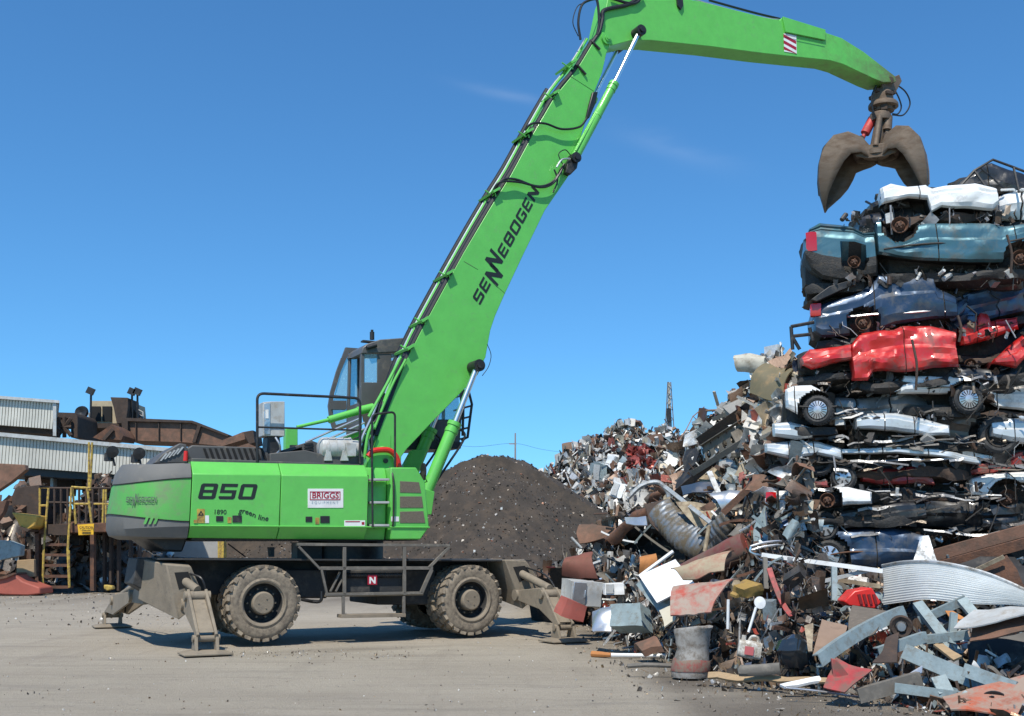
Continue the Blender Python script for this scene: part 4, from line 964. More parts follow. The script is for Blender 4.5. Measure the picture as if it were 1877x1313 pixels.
def crate_box(name, label, cat, px, Y, sz, rz_, m, group=None, tilt=(0, 0), jit=.045, seed=1, door=True, parent=None):
    rnd = random.Random(seed); c = at(px[0], px[1], Y); g = G()
    g.box((0, 0, 0), sz, None)
    # subdivided, dented shell
    g2 = G(); n = 5
    def face(o, a, b):
        vv = []; 
        for i in range(n+1):
            for j in range(n+1): vv.append(Vector(o)+Vector(a)*(i/n)+Vector(b)*(j/n))
        g2.add(vv, [(i*(n+1)+j, (i+1)*(n+1)+j, (i+1)*(n+1)+j+1, i*(n+1)+j+1) for i in range(n) for j in range(n)])
    x, y, z = sz[0]/2, sz[1]/2, sz[2]/2
    face((-x, -y, -z), (2*x, 0, 0), (0, 0, 2*z)); face((x, -y, -z), (0, 2*y, 0), (0, 0, 2*z)); face((x, y, -z), (-2*x, 0, 0), (0, 0, 2*z)); face((-x, y, -z), (0, -2*y, 0), (0, 0, 2*z)); face((-x, -y, z), (2*x, 0, 0), (0, 2*y, 0)); face((-x, y, -z), (2*x, 0, 0), (0, -2*y, 0))
    for p in g2.v:
        q = noise.noise_vector(p*2.2+Vector((seed*3.1, 0, 0))); p += q*jit*2
        i_ = Vector((math.floor(p.x*5), math.floor(p.y*5), math.floor(p.z*5))); p += noise.noise_vector(i_*1.7+Vector((seed, 0, 0)))*jit*.9
    o = g2.build(name, m, None, 0, angle=28, weld=True); o.location = c; o.rotation_euler = (tilt[0], tilt[1], rz_)
    tag(o, label, cat, group)
    if door:
        g3 = G(); g3.bx(-x*.92, -x*.1, -y-.012-jit, -y+.02, -z*.85, z*.85); g3.bx(-x*.2, -x*.14, -y-.035-jit, -y, -z*.3, z*.3); g3.build('door', Mt['lgrey'] if m != Mt['lgrey'] else Mt['alu'], o, .006)
    return o
for nm_, lab_, ct_, px_, sz_, rz_, m_, sd_, tl_ in (('discarded_cabinet', 'blue grey steel cabinet lying on the left flank of the distant scrap heap', 'cabinet', (1096, 868), (1.0, .8, 1.15), .25, Mt['bluegrey'], 3, (.05, .1)), ('discarded_washer', 'white washing machine tipped on the distant scrap heap beside the blue grey cabinet', 'washing machine', (1128, 848), (.85, .8, .85), .5, Mt['white'], 4, (.3, .2)), ('discarded_stove', 'pale stove half buried low on the distant scrap heap', 'stove', (1136, 903), (.9, .8, .9), -.3, Mt['white'], 6, (-.2, .3))):
    q_ = hit(px_[0], px_[1], hz, 62, 76, .1); crate_box(nm_, lab_, ct_, px_, q_.y-.2, sz_, rz_, m_, seed=sd_, tilt=tl_, jit=.05)
# crumpled red sheet on the far heap
g = G(); rnd = random.Random(2)
for i in range(60): frag(g, hit(1150+rnd.random()*45, 822+rnd.random()*38, hz, 62, 76)+Vector((0, -.2, 0)), .75, rnd, [((.34, .07, .055), 1)], 'ss')
tag(g.build('red_scrap_bale', [Mt['junkl'], Mt['junklm']]), 'crumpled faded red metal in the middle of the distant scrap heap', 'scrap metal', None, 'stuff')
# ---------------------------------------------------------------- far crane mast, utility poles, wires
def V(px, py, Y): return at(px, py, Y)
g = G(); Y = 90.
P_ = [V(1218.5, 790, Y), V(1234.5, 790, Y), V(1229, 702, Y), V(1223.5, 702, Y)]; C0 = (P_[0]+P_[1])/2; C1 = (P_[2]+P_[3])/2
g.add([P_[0]+Vector((.12, -.3, -3)), P_[1]+Vector((-.12, -.3, -3)), P_[2]+Vector((-.05, -.1, 0)), P_[3]+Vector((.05, -.1, 0)), P_[0]+Vector((.12, .3, -3)), P_[1]+Vector((-.12, .3, -3)), P_[2]+Vector((-.05, .1, 0)), P_[3]+Vector((.05, .1, 0))], [(0, 1, 2, 3), (7, 6, 5, 4), (0, 4, 5, 1), (1, 5, 6, 2), (2, 6, 7, 3), (3, 7, 4, 0)])
cm = g.build('crane_mast', mat('pale_mast', (.38, .37, .33), .7), recalc=True); tag(cm, 'thin pale tapering crane mast rising behind the distant scrap heap', 'crane')
g = G()
for k in range(9):
    t0, t1 = k/9, (k+1)/9; a, b, c, d = P_[0].lerp(P_[3], t0), P_[1].lerp(P_[2], t0), P_[0].lerp(P_[3], t1), P_[1].lerp(P_[2], t1); q = Vector((0, -.34, 0)); g.tube([a+q, d+q], .035, 4) if k % 2 else g.tube([b+q, c+q], .035, 4)
for a, b in ((P_[0], P_[3]), (P_[1], P_[2])): g.tube([a+Vector((0, -.33, 0)), b+Vector((0, -.15, 0))], .05, 4)
g.build('mast_lattice', Mt['dustyrail'], cm)
g = G(); g.box(V(1226, 762, Y-.5), (.35, .3, 1.1)); g.build('hook_block', Mt['blackpaint'], cm)
Y = 150.
g = G(); g.cyl(V(944.5, 860, Y), V(944.5, 795, Y), .14, .1, 8); p1 = g.build('utility_pole', mat('grey_wood', (.25, .24, .22), .9)); tag(p1, 'lone grey utility pole standing behind the brown mound', 'utility pole')
g = G(); g.box(V(940, 815, Y), (1.0, .12, .1)); g.build('cross_arm', Mt['wood'], p1)
g = G(); g.tube(catmull([V(800, 812, 140), V(870, 820, 145), V(943, 814, 150), V(1000, 826, 155), V(1100, 838, 160)], 8), .022, 4); tag(g.build('power_line', Mt['blackpaint']), 'thin power line hanging from the utility pole behind the brown mound', 'wire')
# ---------------------------------------------------------------- plant at the left
corr = None
def corrugated(name, base, px=40., axis='X'):
    m, nt, b = newmat(name); L = nt.links; tc = nd(nt, 'ShaderNodeTexCoord')
    n1 = nd(nt, 'ShaderNodeTexNoise', Scale=.8, Detail=8.); L.new(tc.outputs['Object'], n1.inputs['Vector'])
    r = nd(nt, 'ShaderNodeMapRange'); L.new(n1.outputs['Fac'], r.inputs[0]); r.inputs[1].default_value = .35; r.inputs[2].default_value = .7; r.inputs[3].default_value = 1; r.inputs[4].default_value = .72
    mx = nd(nt, 'ShaderNodeMix', data_type='RGBA', blend_type='MULTIPLY'); mx.inputs[0].default_value = 1; mx.inputs[6].default_value = c4(base); L.new(r.outputs[0], mx.inputs[7]); L.new(mx.outputs[2], b.inputs['Base Color']); b.inputs['Roughness'].default_value = .5
    return m
CW = corrugated('white_cladding', (.60, .575, .50))
SK = [0]
def pxpoly(g, pts, Y, th, mi=0):         # outline at distance Y, real thickness th going away
    P = [V(x, y, Y) for x, y in pts]; n = len(P); Q = [p+Vector((SK[0]*th, th, 0)) for p in P]
    g.add(P+Q, [tuple(range(n)), tuple(range(2*n-1, n-1, -1))]+[(i, i+n, (i+1) % n+n, (i+1) % n) for i in range(n)], mi)
def pp(name, pts, Y, th, m, parent=None, bevel=0, **k): g = G(); pxpoly(g, pts, Y, th); return g.build(name, Mt[m] if isinstance(m, str) else m, parent, bevel, recalc=True, **k)
def ribs(tl, tr, bl, br, Y, n, parent, m):
    g = G()
    for i in range(n):
        t = (i+.5)/n; a = V(tl[0]+(tr[0]-tl[0])*t, tl[1]+(tr[1]-tl[1])*t, Y-.03); b = V(bl[0]+(br[0]-bl[0])*t, bl[1]+(br[1]-bl[1])*t, Y-.03)
        g.box((a+b)/2, (.12, .08, (a-b).length), None)
    return g.build('cladding_rib', m, parent)
SK[0] = -.42
gal1 = pp('conveyor_gallery', [(-160, 722), (104, 741), (104, 788), (-160, 768)], 56, 5, CW); tag(gal1, 'upper white corrugated conveyor gallery with flat roof at the left edge', 'conveyor gallery')
ribs((-160, 722), (104, 741), (-160, 768), (104, 788), 56, 48, gal1, CW)
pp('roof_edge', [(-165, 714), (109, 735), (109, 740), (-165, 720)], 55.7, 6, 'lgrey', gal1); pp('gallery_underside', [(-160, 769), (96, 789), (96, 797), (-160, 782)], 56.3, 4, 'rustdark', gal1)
pp('corner_post', [(97, 740), (103, 741), (103, 800), (97, 800)], 55.8, .3, 'lgrey', gal1)
gal2 = pp('conveyor_gallery', [(-160, 785), (330, 830), (330, 880), (-160, 842)], 48, 4, CW); tag(gal2, 'lower white corrugated gallery sloping down behind the counterweight', 'conveyor gallery')
ribs((-160, 785), (330, 830), (-160, 842), (330, 880), 48, 80, gal2, CW)
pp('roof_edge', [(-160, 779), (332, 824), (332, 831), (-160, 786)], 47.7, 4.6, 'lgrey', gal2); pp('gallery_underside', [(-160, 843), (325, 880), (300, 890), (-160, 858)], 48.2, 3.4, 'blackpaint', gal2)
SK[0] = 0
# booth tower
bt = pp('control_booth', [(165, 736), (236, 736), (240, 778), (165, 777)], 66, 3, mat('tan_cladding', (.42, .34, .22), .7, 0, (.25, .2, .13), .3, 1)); tag(bt, 'tan control booth with two dark windows on top of the plant', 'control booth')
for x in (167, 187.5): pp('window', [(x, 746), (x+17, 746), (x+17, 773), (x, 773)], 65.9, .2, 'void', bt)
pp('lean_to', [(202, 729), (234, 730), (235, 745), (231, 776), (214, 778), (208, 748)], 64.5, 2, 'rustdark', bt, .03)
pp('lean_to', [(234, 737), (246, 752), (262, 772), (232, 775)], 65.5, 1, 'rustdark', bt, .03)
for x, y in ((166, 718), (242, 719), (252, 719)):
    g = G(); g.tube([V(x, 770, 65), V(x+(1 if x < 240 else 0), y, 65)], .07, 6); g.box(V(x, y, 64.9), (.4, .3, .4), Matrix.Rotation(.4, 3, 'Y')); lp = g.build('floodlight_pole', Mt['blackpaint'])
    tag(lp, {166: 'floodlight pole left of the tan control booth', 242: 'middle floodlight pole, right of the tan control booth', 252: 'rightmost floodlight pole beside the tan control booth'}[x], 'floodlight')
g = G(); g.tube([V(236, 742, 66), V(262, 757, 66), V(262, 774, 66)], .05, 5); g.tube([V(236, 750, 66), V(262, 765, 66)], .04, 5)
for x in (143, 150, 157, 163): g.tube([V(x, 776, 65), V(x, 758, 65)], .04, 5)
g.tube([V(141, 759, 65), V(165, 759, 65)], .045, 5); g.tube([V(141, 767, 65), V(165, 767, 65)], .04, 5); g.build('guard_rail', Mt['lgrey'], bt)
g = G(); g.lathe([(0, 0), (-.1, .35), (.1, .4), (.12, 0)], V(149, 757, 64), (0, 1, 0), 16); tag(g.build('round_lamp', Mt['blackpaint']), 'round black lamp on the rail left of the tan booth', 'lamp')
# rusty deck below the booth and conveyor trusses
t_ = pp('booth_deck', [(140, 777), (236, 777), (236, 784), (165, 786), (168, 812), (158, 812), (156, 786), (140, 786)], 65, 4, 'rustdark'); tag(t_, 'rusty deck and legs carrying the tan booth', 'platform')
tw = empty('rusty_machine_house', V(100, 805, 62), 0, 'rusty steel tower with crossed bracing between gallery and booth', 'machine tower')
def under(root, name, pts, Y, th, m, bevel=0):
    o = pp(name, pts, Y, th, m, None, bevel); me = o.data; me.transform(Matrix.Translation(-root.location)); o.parent = root; return o
def tubes_under(root, name, segs, r, m, n=5):
    g = G(); 
    for s in segs: g.tube([V(*p)-root.location for p in s], r, n)
    return g.build(name, Mt[m], root)
under(tw, 'housing', [(106, 757), (138, 758), (142, 765), (142, 803), (130, 803), (130, 768), (106, 766)], 62, 3, 'rustdark')
under(tw, 'tank', [(105, 760), (143, 764), (143, 776), (105, 776)], 62.2, 2, 'rust')
tubes_under(tw, 'bracing', [[(106, 800, 61.8), (130, 768, 61.8)], [(106, 768, 61.8), (130, 800, 61.8)], [(107, 766, 61.7), (107, 803, 61.7)], [(118, 766, 61.8), (118, 803, 61.8)], [(106, 784, 61.8), (131, 784, 61.8)]], .12, 'rustdark')
tr = empty('conveyor_truss', V(50, 806, 58), 0, 'rusty conveyor trusswork under the upper white gallery', 'conveyor')
segs = []
for i in range(14):
    x = -60+i*12; segs += [[(x, 796, 58), (x+12, 778+i*.6, 58)], [(x, 776+i*.6, 58), (x, 806, 58)]]
segs += [[(-60, 800, 58), (108, 806, 58)], [(-60, 783, 58), (108, 792, 58)]]
tubes_under(tr, 'truss', segs, .14, 'rustdark'); 
under(tr, 'belt_guard', [(8, 786), (55, 788), (55, 796), (8, 794)], 57.8, 1.2, 'rustbrown'); under(tr, 'column', [(86, 785), (95, 785), (95, 800), (86, 800)], 57.5, .5, 'rust'); under(tr, 'chute', [(14, 778), (20, 778), (28, 796), (6, 796)], 57, .6, 'yellow')
# brown ramp conveyor
rc = pp('inclined_conveyor', [(228, 774), (232, 770), (350, 775), (360, 778), (418, 800), (470, 818), (470, 826), (400, 818), (340, 812), (232, 808)], 60, 3, 'rustbrown'); tag(rc, 'long brown steel conveyor housing dropping to the right behind the white gallery', 'conveyor')
pp('top_rim', [(226, 770), (231, 767), (352, 772), (361, 775), (420, 798), (417, 801), (359, 779), (350, 776), (231, 773)], 59.8, 3.6, 'rustdark', rc)
for x in (248, 290, 330): pp('joint_strip', [(x, 775), (x+1.5, 775), (x+1.5, 809), (x, 809)], 59.85, .2, 'rustdark', rc)
pp('joint_strip', [(362, 780), (368, 782), (358, 812), (352, 812)], 59.8, .2, 'rustdark', rc); pp('end_bracket', [(222, 770), (234, 773), (234, 806), (228, 808), (224, 790)], 59.7, .8, 'rustdark', rc)
lc = pp('transfer_chute', [(170, 803), (205, 779), (218, 786), (226, 800), (222, 808), (200, 806), (186, 808)], 58, 2, 'rust'); tag(lc, 'rust coloured slanted chute below the tan booth', 'chute')
pp('chute_rib', [(186, 806), (204, 786), (208, 790), (192, 808)], 57.8, .3, 'rustdark', lc)
l2 = pp('loading_arm', [(390, 815), (445, 793), (462, 790), (466, 812), (456, 814), (450, 806), (404, 820)], 55, 1.5, 'rustbrown'); tag(l2, 'brown loading arm end poking up behind the machine hood', 'conveyor arm'); pp('pulley_end', [(446, 794), (464, 790), (467, 812), (457, 815)], 54.8, 1.8, 'rustdark', l2)
# lamps on the lower gallery
for i, (x, y, lab) in enumerate(((206, 829, 'round floodlight pair fixed on the lower white gallery'), (255, 832, 'dark floodlight on the lower gallery left of the counterweight'))):
    g = G(); g.lathe([(-.1, 0), (-.12, .22), (.1, .26), (.12, 0)], V(x, y, 46.5), (.4, -1, -.2), 16); g.tube([V(x, y+6, 46.6), V(x+4, y+26, 46.6)], .05, 5); g.box(V(x-7, y+10, 46.6), (.3, .25, .35)); tag(g.build('floodlight', Mt['blackpaint']), lab, 'floodlight')
# platform with stairs and yellow rails
pf = empty('access_platform', V(150, 1085, 43), 0, 'dark steel platform with yellow railings and steps on the far left', 'platform')
under(pf, 'deck', [(62, 963), (235, 958), (235, 975), (62, 980)], 43, 2.5, 'rust', .02)
for i, x in enumerate((64, 165, 188, 200, 214, 236, 252)): under(pf, 'leg', [(x, 975), (x+(7 if i < 2 else 4), 975), (x+(7 if i < 2 else 4), 1084), (x, 1084)], 43+(0 if i < 2 else .9), .25, 'rustdark' if i > 1 else 'rust')
def yt(name, segs, r=.045): return tubes_under(pf, name, segs, r, 'yellow', 6)
yt('handrail', [[(78, 1080, 42.6), (80, 1010, 42.6), (89, 896, 42.9), (73, 896, 43), (73, 960, 43)], [(73, 928, 43), (88, 928, 43)]], .045)
yt('handrail', [[(127, 1078, 42.6), (124, 1010, 42.6), (131, 895, 42.9)], [(127, 1078, 42.6), (126, 1010, 42.6)]], .045)
yt('handrail', [[(131, 894, 43), (166, 896, 43)], [(133, 925, 43), (163, 925, 43)], [(133, 896, 43), (139, 962, 43)], [(160, 896, 43), (168, 962, 43)], [(163, 812, 43.2), (163, 900, 43.2)], [(169, 812, 43.2), (165, 900, 43.2)]], .045)
tubes_under(pf, 'railing', [[(90, 896, 44.5), (232, 896, 44.5)], [(90, 922, 44.5), (232, 925, 44.5)]]+[[(x, 896, 44.5), (x, 962, 44.5)] for x in (100, 112, 124, 145, 158, 170, 182, 192, 205, 218, 230)], .05, 'rustdark')
yt('handrail', [[(188, 962, 43.2), (190, 898, 43.2)], [(194, 962, 43.2), (194, 898, 43.2)], [(172, 925, 43.2), (208, 925, 43.2)]], .04)
for i, (y, x0, x1) in enumerate(((997, 84, 122), (1016, 82, 124), (1035, 81, 125), (1055, 80, 126), (1075, 78, 127))): under(pf, 'stair_tread', [(x0, y), (x1, y), (x1, y+5), (x0, y+5)], 42.6, .4, 'rust')
under(pf, 'riser_plate', [(86, 962), (124, 962), (123, 982), (85, 982)], 42.8, .1, 'rustdark')
sgn = pp('caution_sign', [(142, 963), (172, 961), (171, 981), (144, 982)], 42.5, .05, mat('amber', (.75, .42, .02), .5)); tag(sgn, 'amber caution sign hung on the front of the platform deck', 'sign')
g = G(); a = V(145, 970, 42.45); b = V(170, 969, 42.45)
font_mesh(g, 'CAUTION', lambda X, Y_, w_: (a.x+(b.x-a.x)*X/w_, 42.46, a.z+Y_*(b.x-a.x)/w_*1.1), 1, 0, .02)
for r_ in range(3): p = V(150, 974+r_*2.6, 42.45); q = V(166, 974+r_*2.6, 42.45); g.bx(p.x, q.x, 42.455, 42.46, p.z-.012, p.z+.012)
g.build('sign_lettering', Mt['decal'], sgn)
# masses of rusty plate and machinery around the platform
mp_ = [('rust_plate', [(-40, 858), (-10, 850), (45, 853), (48, 862), (20, 885), (-10, 905), (-40, 930)], 41, .3, 'rustbrown', 'large orange-brown rusty plate tilted at the left edge'),
       ('rust_plate', [(-30, 925), (12, 918), (6, 940), (-20, 975), (-40, 985)], 40, .3, 'rust', 'smaller rusty plate low at the left edge'),
       ('steel_beam', [(-30, 862), (240, 884), (240, 893), (-30, 872)], 51, 1, 'rustdark', 'long dark beam under the lower white gallery'),
       ('rusty_bin', [(150, 878), (236, 884), (236, 905), (150, 905)], 53, 2, 'rustdark', 'dark rusty bin behind the platform railing'),
       ('hopper', [(28, 895), (72, 890), (74, 960), (50, 965), (20, 950), (22, 910)], 45, 3, 'rustdark', 'dark steel hopper behind the yellow bucket'),
       ('steel_tower', [(48, 868), (95, 866), (92, 905), (60, 905), (40, 900)], 50, 3, 'rust', 'rust-brown steel box under the lower gallery'),
       ('steel_column', [(92, 868), (98, 868), (98, 900), (92, 900)], 49, .4, 'lgrey', 'pale column under the lower white gallery'),
       ('machine_block', [(98, 868), (136, 872), (135, 895), (98, 895)], 50, 2, 'rustdark', 'dark motor block under the lower gallery behind the yellow rail'),
       ('steel_column', [(137, 872), (150, 872), (150, 897), (137, 897)], 49, 1, 'rustdark', 'dark wide column under the lower white gallery'),
       ('steel_column', [(176, 878), (184, 878), (184, 898), (176, 898)], 49, 1, 'rust', 'brown column under the lower gallery near the counterweight'),
       ('steel_plate', [(-40, 990), (15, 992), (38, 1001), (36, 1020), (0, 1028), (-40, 1015)], 41, .4, 'bluegrey', 'dark grey slab lying left of the platform legs'),
       ('chipboard', [(31, 1028), (62, 1026), (63, 1058), (29, 1062)], 42, .2, 'wood', 'mottled tan board standing by the platform leg')]
for nm, pts, Y, th, m, lab in mp_: o_ = pp(nm, pts, Y, th, m, None, .02); tag(o_, lab, nm.replace('_', ' '))
g = G(); pts = [(20, 940), (68, 946), (64, 966), (52, 973), (36, 968), (30, 955)]; pxpoly(g, pts, 42, .9); yb = g.build('loader_bucket', mat('bucket_yellow', (.55, .33, .06), .6, 0, (.2, .12, .05), .3, 2), None, .06, recalc=True); tag(yb, 'dirty yellow loader bucket left of the platform', 'bucket')
pp('bucket_lip', [(34, 966), (54, 972), (50, 976), (36, 971)], 41.8, .9, 'rustdark', yb)
g = G(); pxpoly(g, [(-30, 1066), (8, 1058), (24, 1052), (40, 1066), (72, 1078), (74, 1090), (50, 1093), (10, 1092), (-30, 1088)], 41, 1.2); rb = g.build('red_skip', mat('faded_red', (.36, .09, .06), .7, 0, (.2, .07, .05), .3, 1.5), None, .05, recalc=True); tag(rb, 'faded red skip lying at the foot of the chipboard', 'skip')
pp('skip_rim', [(-30, 1065), (8, 1057), (24, 1051), (26, 1054), (10, 1061), (-30, 1069)], 40.9, 1.3, 'rust', rb)
g = G(); pxpoly(g, [(190, 1073), (205, 1075), (207, 1081), (196, 1084), (190, 1080)], 42.3, .3); yo = g.build('yellow_hook_block', Mt['yellow'], None, .03, recalc=True); tag(yo, 'small yellow hook block on the ground by the platform legs', 'hook block')
# scrap under and behind the platform
def hump(name, x0, x1, Y0, Y1, H, seed, cnt, smin, smax, label, pal=PAL, core=(.045, .036, .03)):
    g = G(); nx, ny = 36, 16
    hh = lambda x, y: H*max(0, 1-abs((x-(x0+x1)/2)/((x1-x0)/2))**2.6)*max(0, 1-abs((y-(Y0+Y1)/2)/((Y1-Y0)/2))**2)*(1+.5*fb(Vector((x*.4, y*.4, seed))))
    for j in range(ny+1):
        for i in range(nx+1): x = x0+(x1-x0)*i/nx; y = Y0+(Y1-Y0)*j/ny; g.v.append(Vector((x, y, hh(x, y)-.1)))
    for j in range(ny):
        for i in range(nx): a = j*(nx+1)+i; g.f.append([a, a+1, a+nx+2, a+nx+1]); g.m.append(0); g.c.append(core); g.sm.append(True)
    rnd = random.Random(seed)
    for i in range(cnt):
        x = rnd.uniform(x0, x1); y = rnd.uniform(Y0, (Y0+Y1)/2+.5); frag(g, (x, y, hh(x, y)+rnd.random()*.1), smin+(smax-smin)*rnd.random()**2, rnd, pal)
    tag(g.build(name, JM), label, 'scrap', None, 'stuff')
xl = V(-60, 1000, 46).x; xr = V(262, 1000, 46).x
RP = [((.04, .035, .03), 8), ((.12, .06, .035), 6), ((.2, .12, .08), 3), ((.3, .29, .27), 1.5), ((.5, .49, .46), .8)]
hump('machinery_scrap', V(-120, 1000, 46).x, V(120, 1000, 46).x, 43.5, 49, 4.6, 11, 620, .3, 1.2, 'dark rusty machinery scrap heaped left of the platform', RP)
hump('scrap_under_platform', V(60, 1000, 46).x, V(270, 1000, 46).x, 44.5, 50, 4.4, 12, 900, .2, .9, 'rusty offcuts heaped beneath the platform', RP)
hump('shredded_steel', V(50, 1000, 52).x, V(345, 1000, 52).x, 50, 60, 4.2, 13, 1200, .15, .5, 'grey heap of shredded steel behind the platform railings', [((.4, .4, .39), 5), ((.2, .2, .2), 5), ((.6, .6, .58), 2), ((.1, .08, .06), 4)], (.09, .085, .08))
cw_ = pp('concrete_wall', [(318, 988), (400, 990), (400, 1024), (318, 1022)], 52, .8, mat('concrete', (.34, .33, .31), .9, bump=.2)); tag(cw_, 'low grey concrete wall seen under the counterweight', 'wall')
pp('bollard', [(399, 990), (410, 990), (410, 1030), (399, 1030)], 50, .5, 'yellow'); tag(bpy.data.objects['bollard'], 'yellow bollard at the end of the low concrete wall', 'bollard')
# far tree-less skyline: low sheds beyond the yard keep the horizon from being bare
for (x0, x1, y0, Y, lab) in ((265, 330, 1000, 210, 'long low pale shed far behind the counterweight'),): 
    o_ = pp('far_shed', [(x0, y0), (x1+60, y0), (x1+60, 1018), (x0, 1018)], Y, 20, CW); tag(o_, lab, 'shed')
# ---------------------------------------------------------------- crushed cars
def cpaint(name, c, metal=.25, coat=.6, rough=.3, dirt=.25, bm=.2):
    coat *= .6; rough += .1; dirt += .1
    m = mat(name, c, rough, metal, (.13, .115, .095), dirt, 1.6, coat=coat, var=.1)
    nt = m.node_tree; b = nt.nodes['Principled BSDF']; L = nt.links
    tc = nd(nt, 'ShaderNodeTexCoord'); v = nd(nt, 'ShaderNodeTexNoise', Scale=2.2, Detail=3., Roughness=.5, Distortion=.6); L.new(tc.outputs['Object'], v.inputs['Vector'])
    bp = nd(nt, 'ShaderNodeBump', Strength=bm, Distance=.12); L.new(v.outputs['Fac'], bp.inputs['Height']); L.new(bp.outputs[0], b.inputs['Normal'])
    return m
CP_ = {'white': cpaint('car_white', (.74, .74, .72), 0, .5, .3, .15), 'silver': cpaint('car_silver', (.56, .58, .58), .35, .5, .3, .12), 'teal': cpaint('car_teal', (.055, .135, .165), .45), 'navy': cpaint('car_navy', (.022, .045, .085), .45),
       'blue': cpaint('car_blue', (.04, .075, .14), .45), 'red': cpaint('car_red', (.50, .016, .014), .1, dirt=.3), 'maroon': cpaint('car_maroon', (.34, .028, .026), .2, dirt=.3), 'black': cpaint('car_black', (.02, .021, .024), .3),
       'grey': cpaint('car_grey', (.17, .18, .185), .4), 'brown': cpaint('car_brown', (.12, .09, .07), .3, dirt=.5)}
Mt['guts'] = mat('car_interior_dark', (.022, .021, .02), .7, 0, (.09, .07, .05), .3, 5, bump=.6)
Mt['chromeglass'] = mat('dark_car_glass', (.02, .025, .03), .08, 0, (.1, .1, .09), .15, 4, coat=.5)
Mt['tail'] = mat('tail_light_red', (.45, .01, .01), .15, 0, coat=.8)
Mt['hubcap'] = mat('hubcap_silver', (.55, .56, .57), .3, .7, (.2, .18, .15), .2, 5)
_rt = random.Random(1234); HV = [Vector((_rt.uniform(-1, 1), _rt.uniform(-1, 1), _rt.uniform(-1, 1))) for _ in range(4096)]
def lin(q):                    # piecewise linear vector noise: gives straight fold lines
    ix, iy, iz = math.floor(q.x), math.floor(q.y), math.floor(q.z); fx, fy, fz = q.x-ix, q.y-iy, q.z-iz
    h = lambda a, b, c: HV[((a*73856093) ^ (b*19349663) ^ (c*83492791)) & 4095]
    # simplex-like split into tetrahedra keeps the folds sharp
    order = sorted(((fx, 0), (fy, 1), (fz, 2)), reverse=True); c = [ix, iy, iz]; prev = 1.0; out = Vector((0, 0, 0)); w_ = 1-order[0][0]; out += h(*c)*w_
    for k in range(3):
        c[order[k][1]] += 1; w_ = order[k][0]-(order[k+1][0] if k < 2 else 0); out += h(*c)*w_
    return out
def crumple(p, sd, amp, f=1.6):
    s = Vector((sd*7.13, sd*3.7, sd*1.9)); wv = noise.noise_vector(p*1.1+s)*.35
    q = Vector((p.x*1.0, p.y*1.0, p.z*1.5))
    a = lin(q*f*1.15+wv+s)*amp*1.25; b = lin(q*f*2.7+wv*2+s*2)*amp*.5
    r = a+b; r.y += amp*.6; r.z *= .6; return r
def loopbox(nz, ny, W, H, rr):            # rounded rectangle in (y, z), starting low on the near side
    pts = []
    for i in range(nz): pts.append((0, H*(i/nz)))
    for i in range(ny): pts.append((W*i/ny, H))
    for i in range(nz): pts.append((W, H*(1-i/nz)))
    for i in range(ny): pts.append((W*(1-i/ny), 0))
    out = []
    for y, z in pts:
        cy = min(max(y, rr), W-rr); cz = min(max(z, rr), H-rr); d = Vector((y-cy, z-cz))
        if d.length > 1e-6:
            m_ = max(abs(d.x), abs(d.y)); d = d.normalized()*min(rr, d.length if m_ < rr*.999 else rr) if False else d.normalized()*min(rr, max(abs(d.x), abs(d.y)))
        out.append((cy+d.x, cz+d.y))
    return out
def slab(g, L_, W, H, sd, amp, mi=0, rr=.08, z0=0, nx=None, nz=7, ny=7, prof=None, matf=None, x0=0, y0=0, f=1.6, belt=0., seams=()):
    nx = nx or max(10, int(L_/.09)); lp = loopbox(nz, ny, W, H, rr); n = len(lp)
    xs = [L_*i/nx for i in range(nx+1)]
    for s in seams: xs += [s-.018, s-.012, s+.012, s+.018]
    xs = sorted(xs); o = len(g.v); m = len(xs)
    for x in xs:
        t = x/L_; e = min(t, 1-t)*L_; sc_ = 1-.22*max(0, 1-e/.22)**2
        hk, zk = (1, 0) if prof is None else prof(t)
        sm_ = any(abs(x-s) < .0125 for s in seams)
        for (y, z) in lp:
            zz = z*hk+zk; yy = W/2+(y-W/2)*sc_; zz = H/2*hk+zk+(z*hk-H/2*hk)*(sc_*.5+.5)
            if y < W*.2 and belt:
                b_ = z/H; yy += belt*(abs(b_-.5)*2)**1.5+(-.02 if b_ > .5 else .02)
            p = Vector((x, yy, zz)); p = p+crumple(p, sd, amp, f)
            if sm_ and y < W*.2: p.y += .03
            g.v.append(p+Vector((x0, y0, z0)))
    for i in range(m-1):
        sm_ = any(abs((xs[i]+xs[i+1])/2-s) < .01 for s in seams)
        for k in range(n):
            a = o+i*n+k; b = o+i*n+(k+1) % n; g.f.append([a, a+n, b+n, b]); c = (xs[i]+xs[min(i+1, m-1)])/2
            g.m.append(matf(c/L_, lp[k], (g.v[a]+g.v[b+n])/2) if matf else (1 if sm_ else mi)); g.c.append(None); g.sm.append(True)
    g.f.append([o+k for k in range(n)]); g.m.append(mi); g.c.append(None); g.sm.append(True)
    g.f.append([o+(m-1)*n+k for k in range(n-1, -1, -1)]); g.m.append(mi); g.c.append(None); g.sm.append(True)
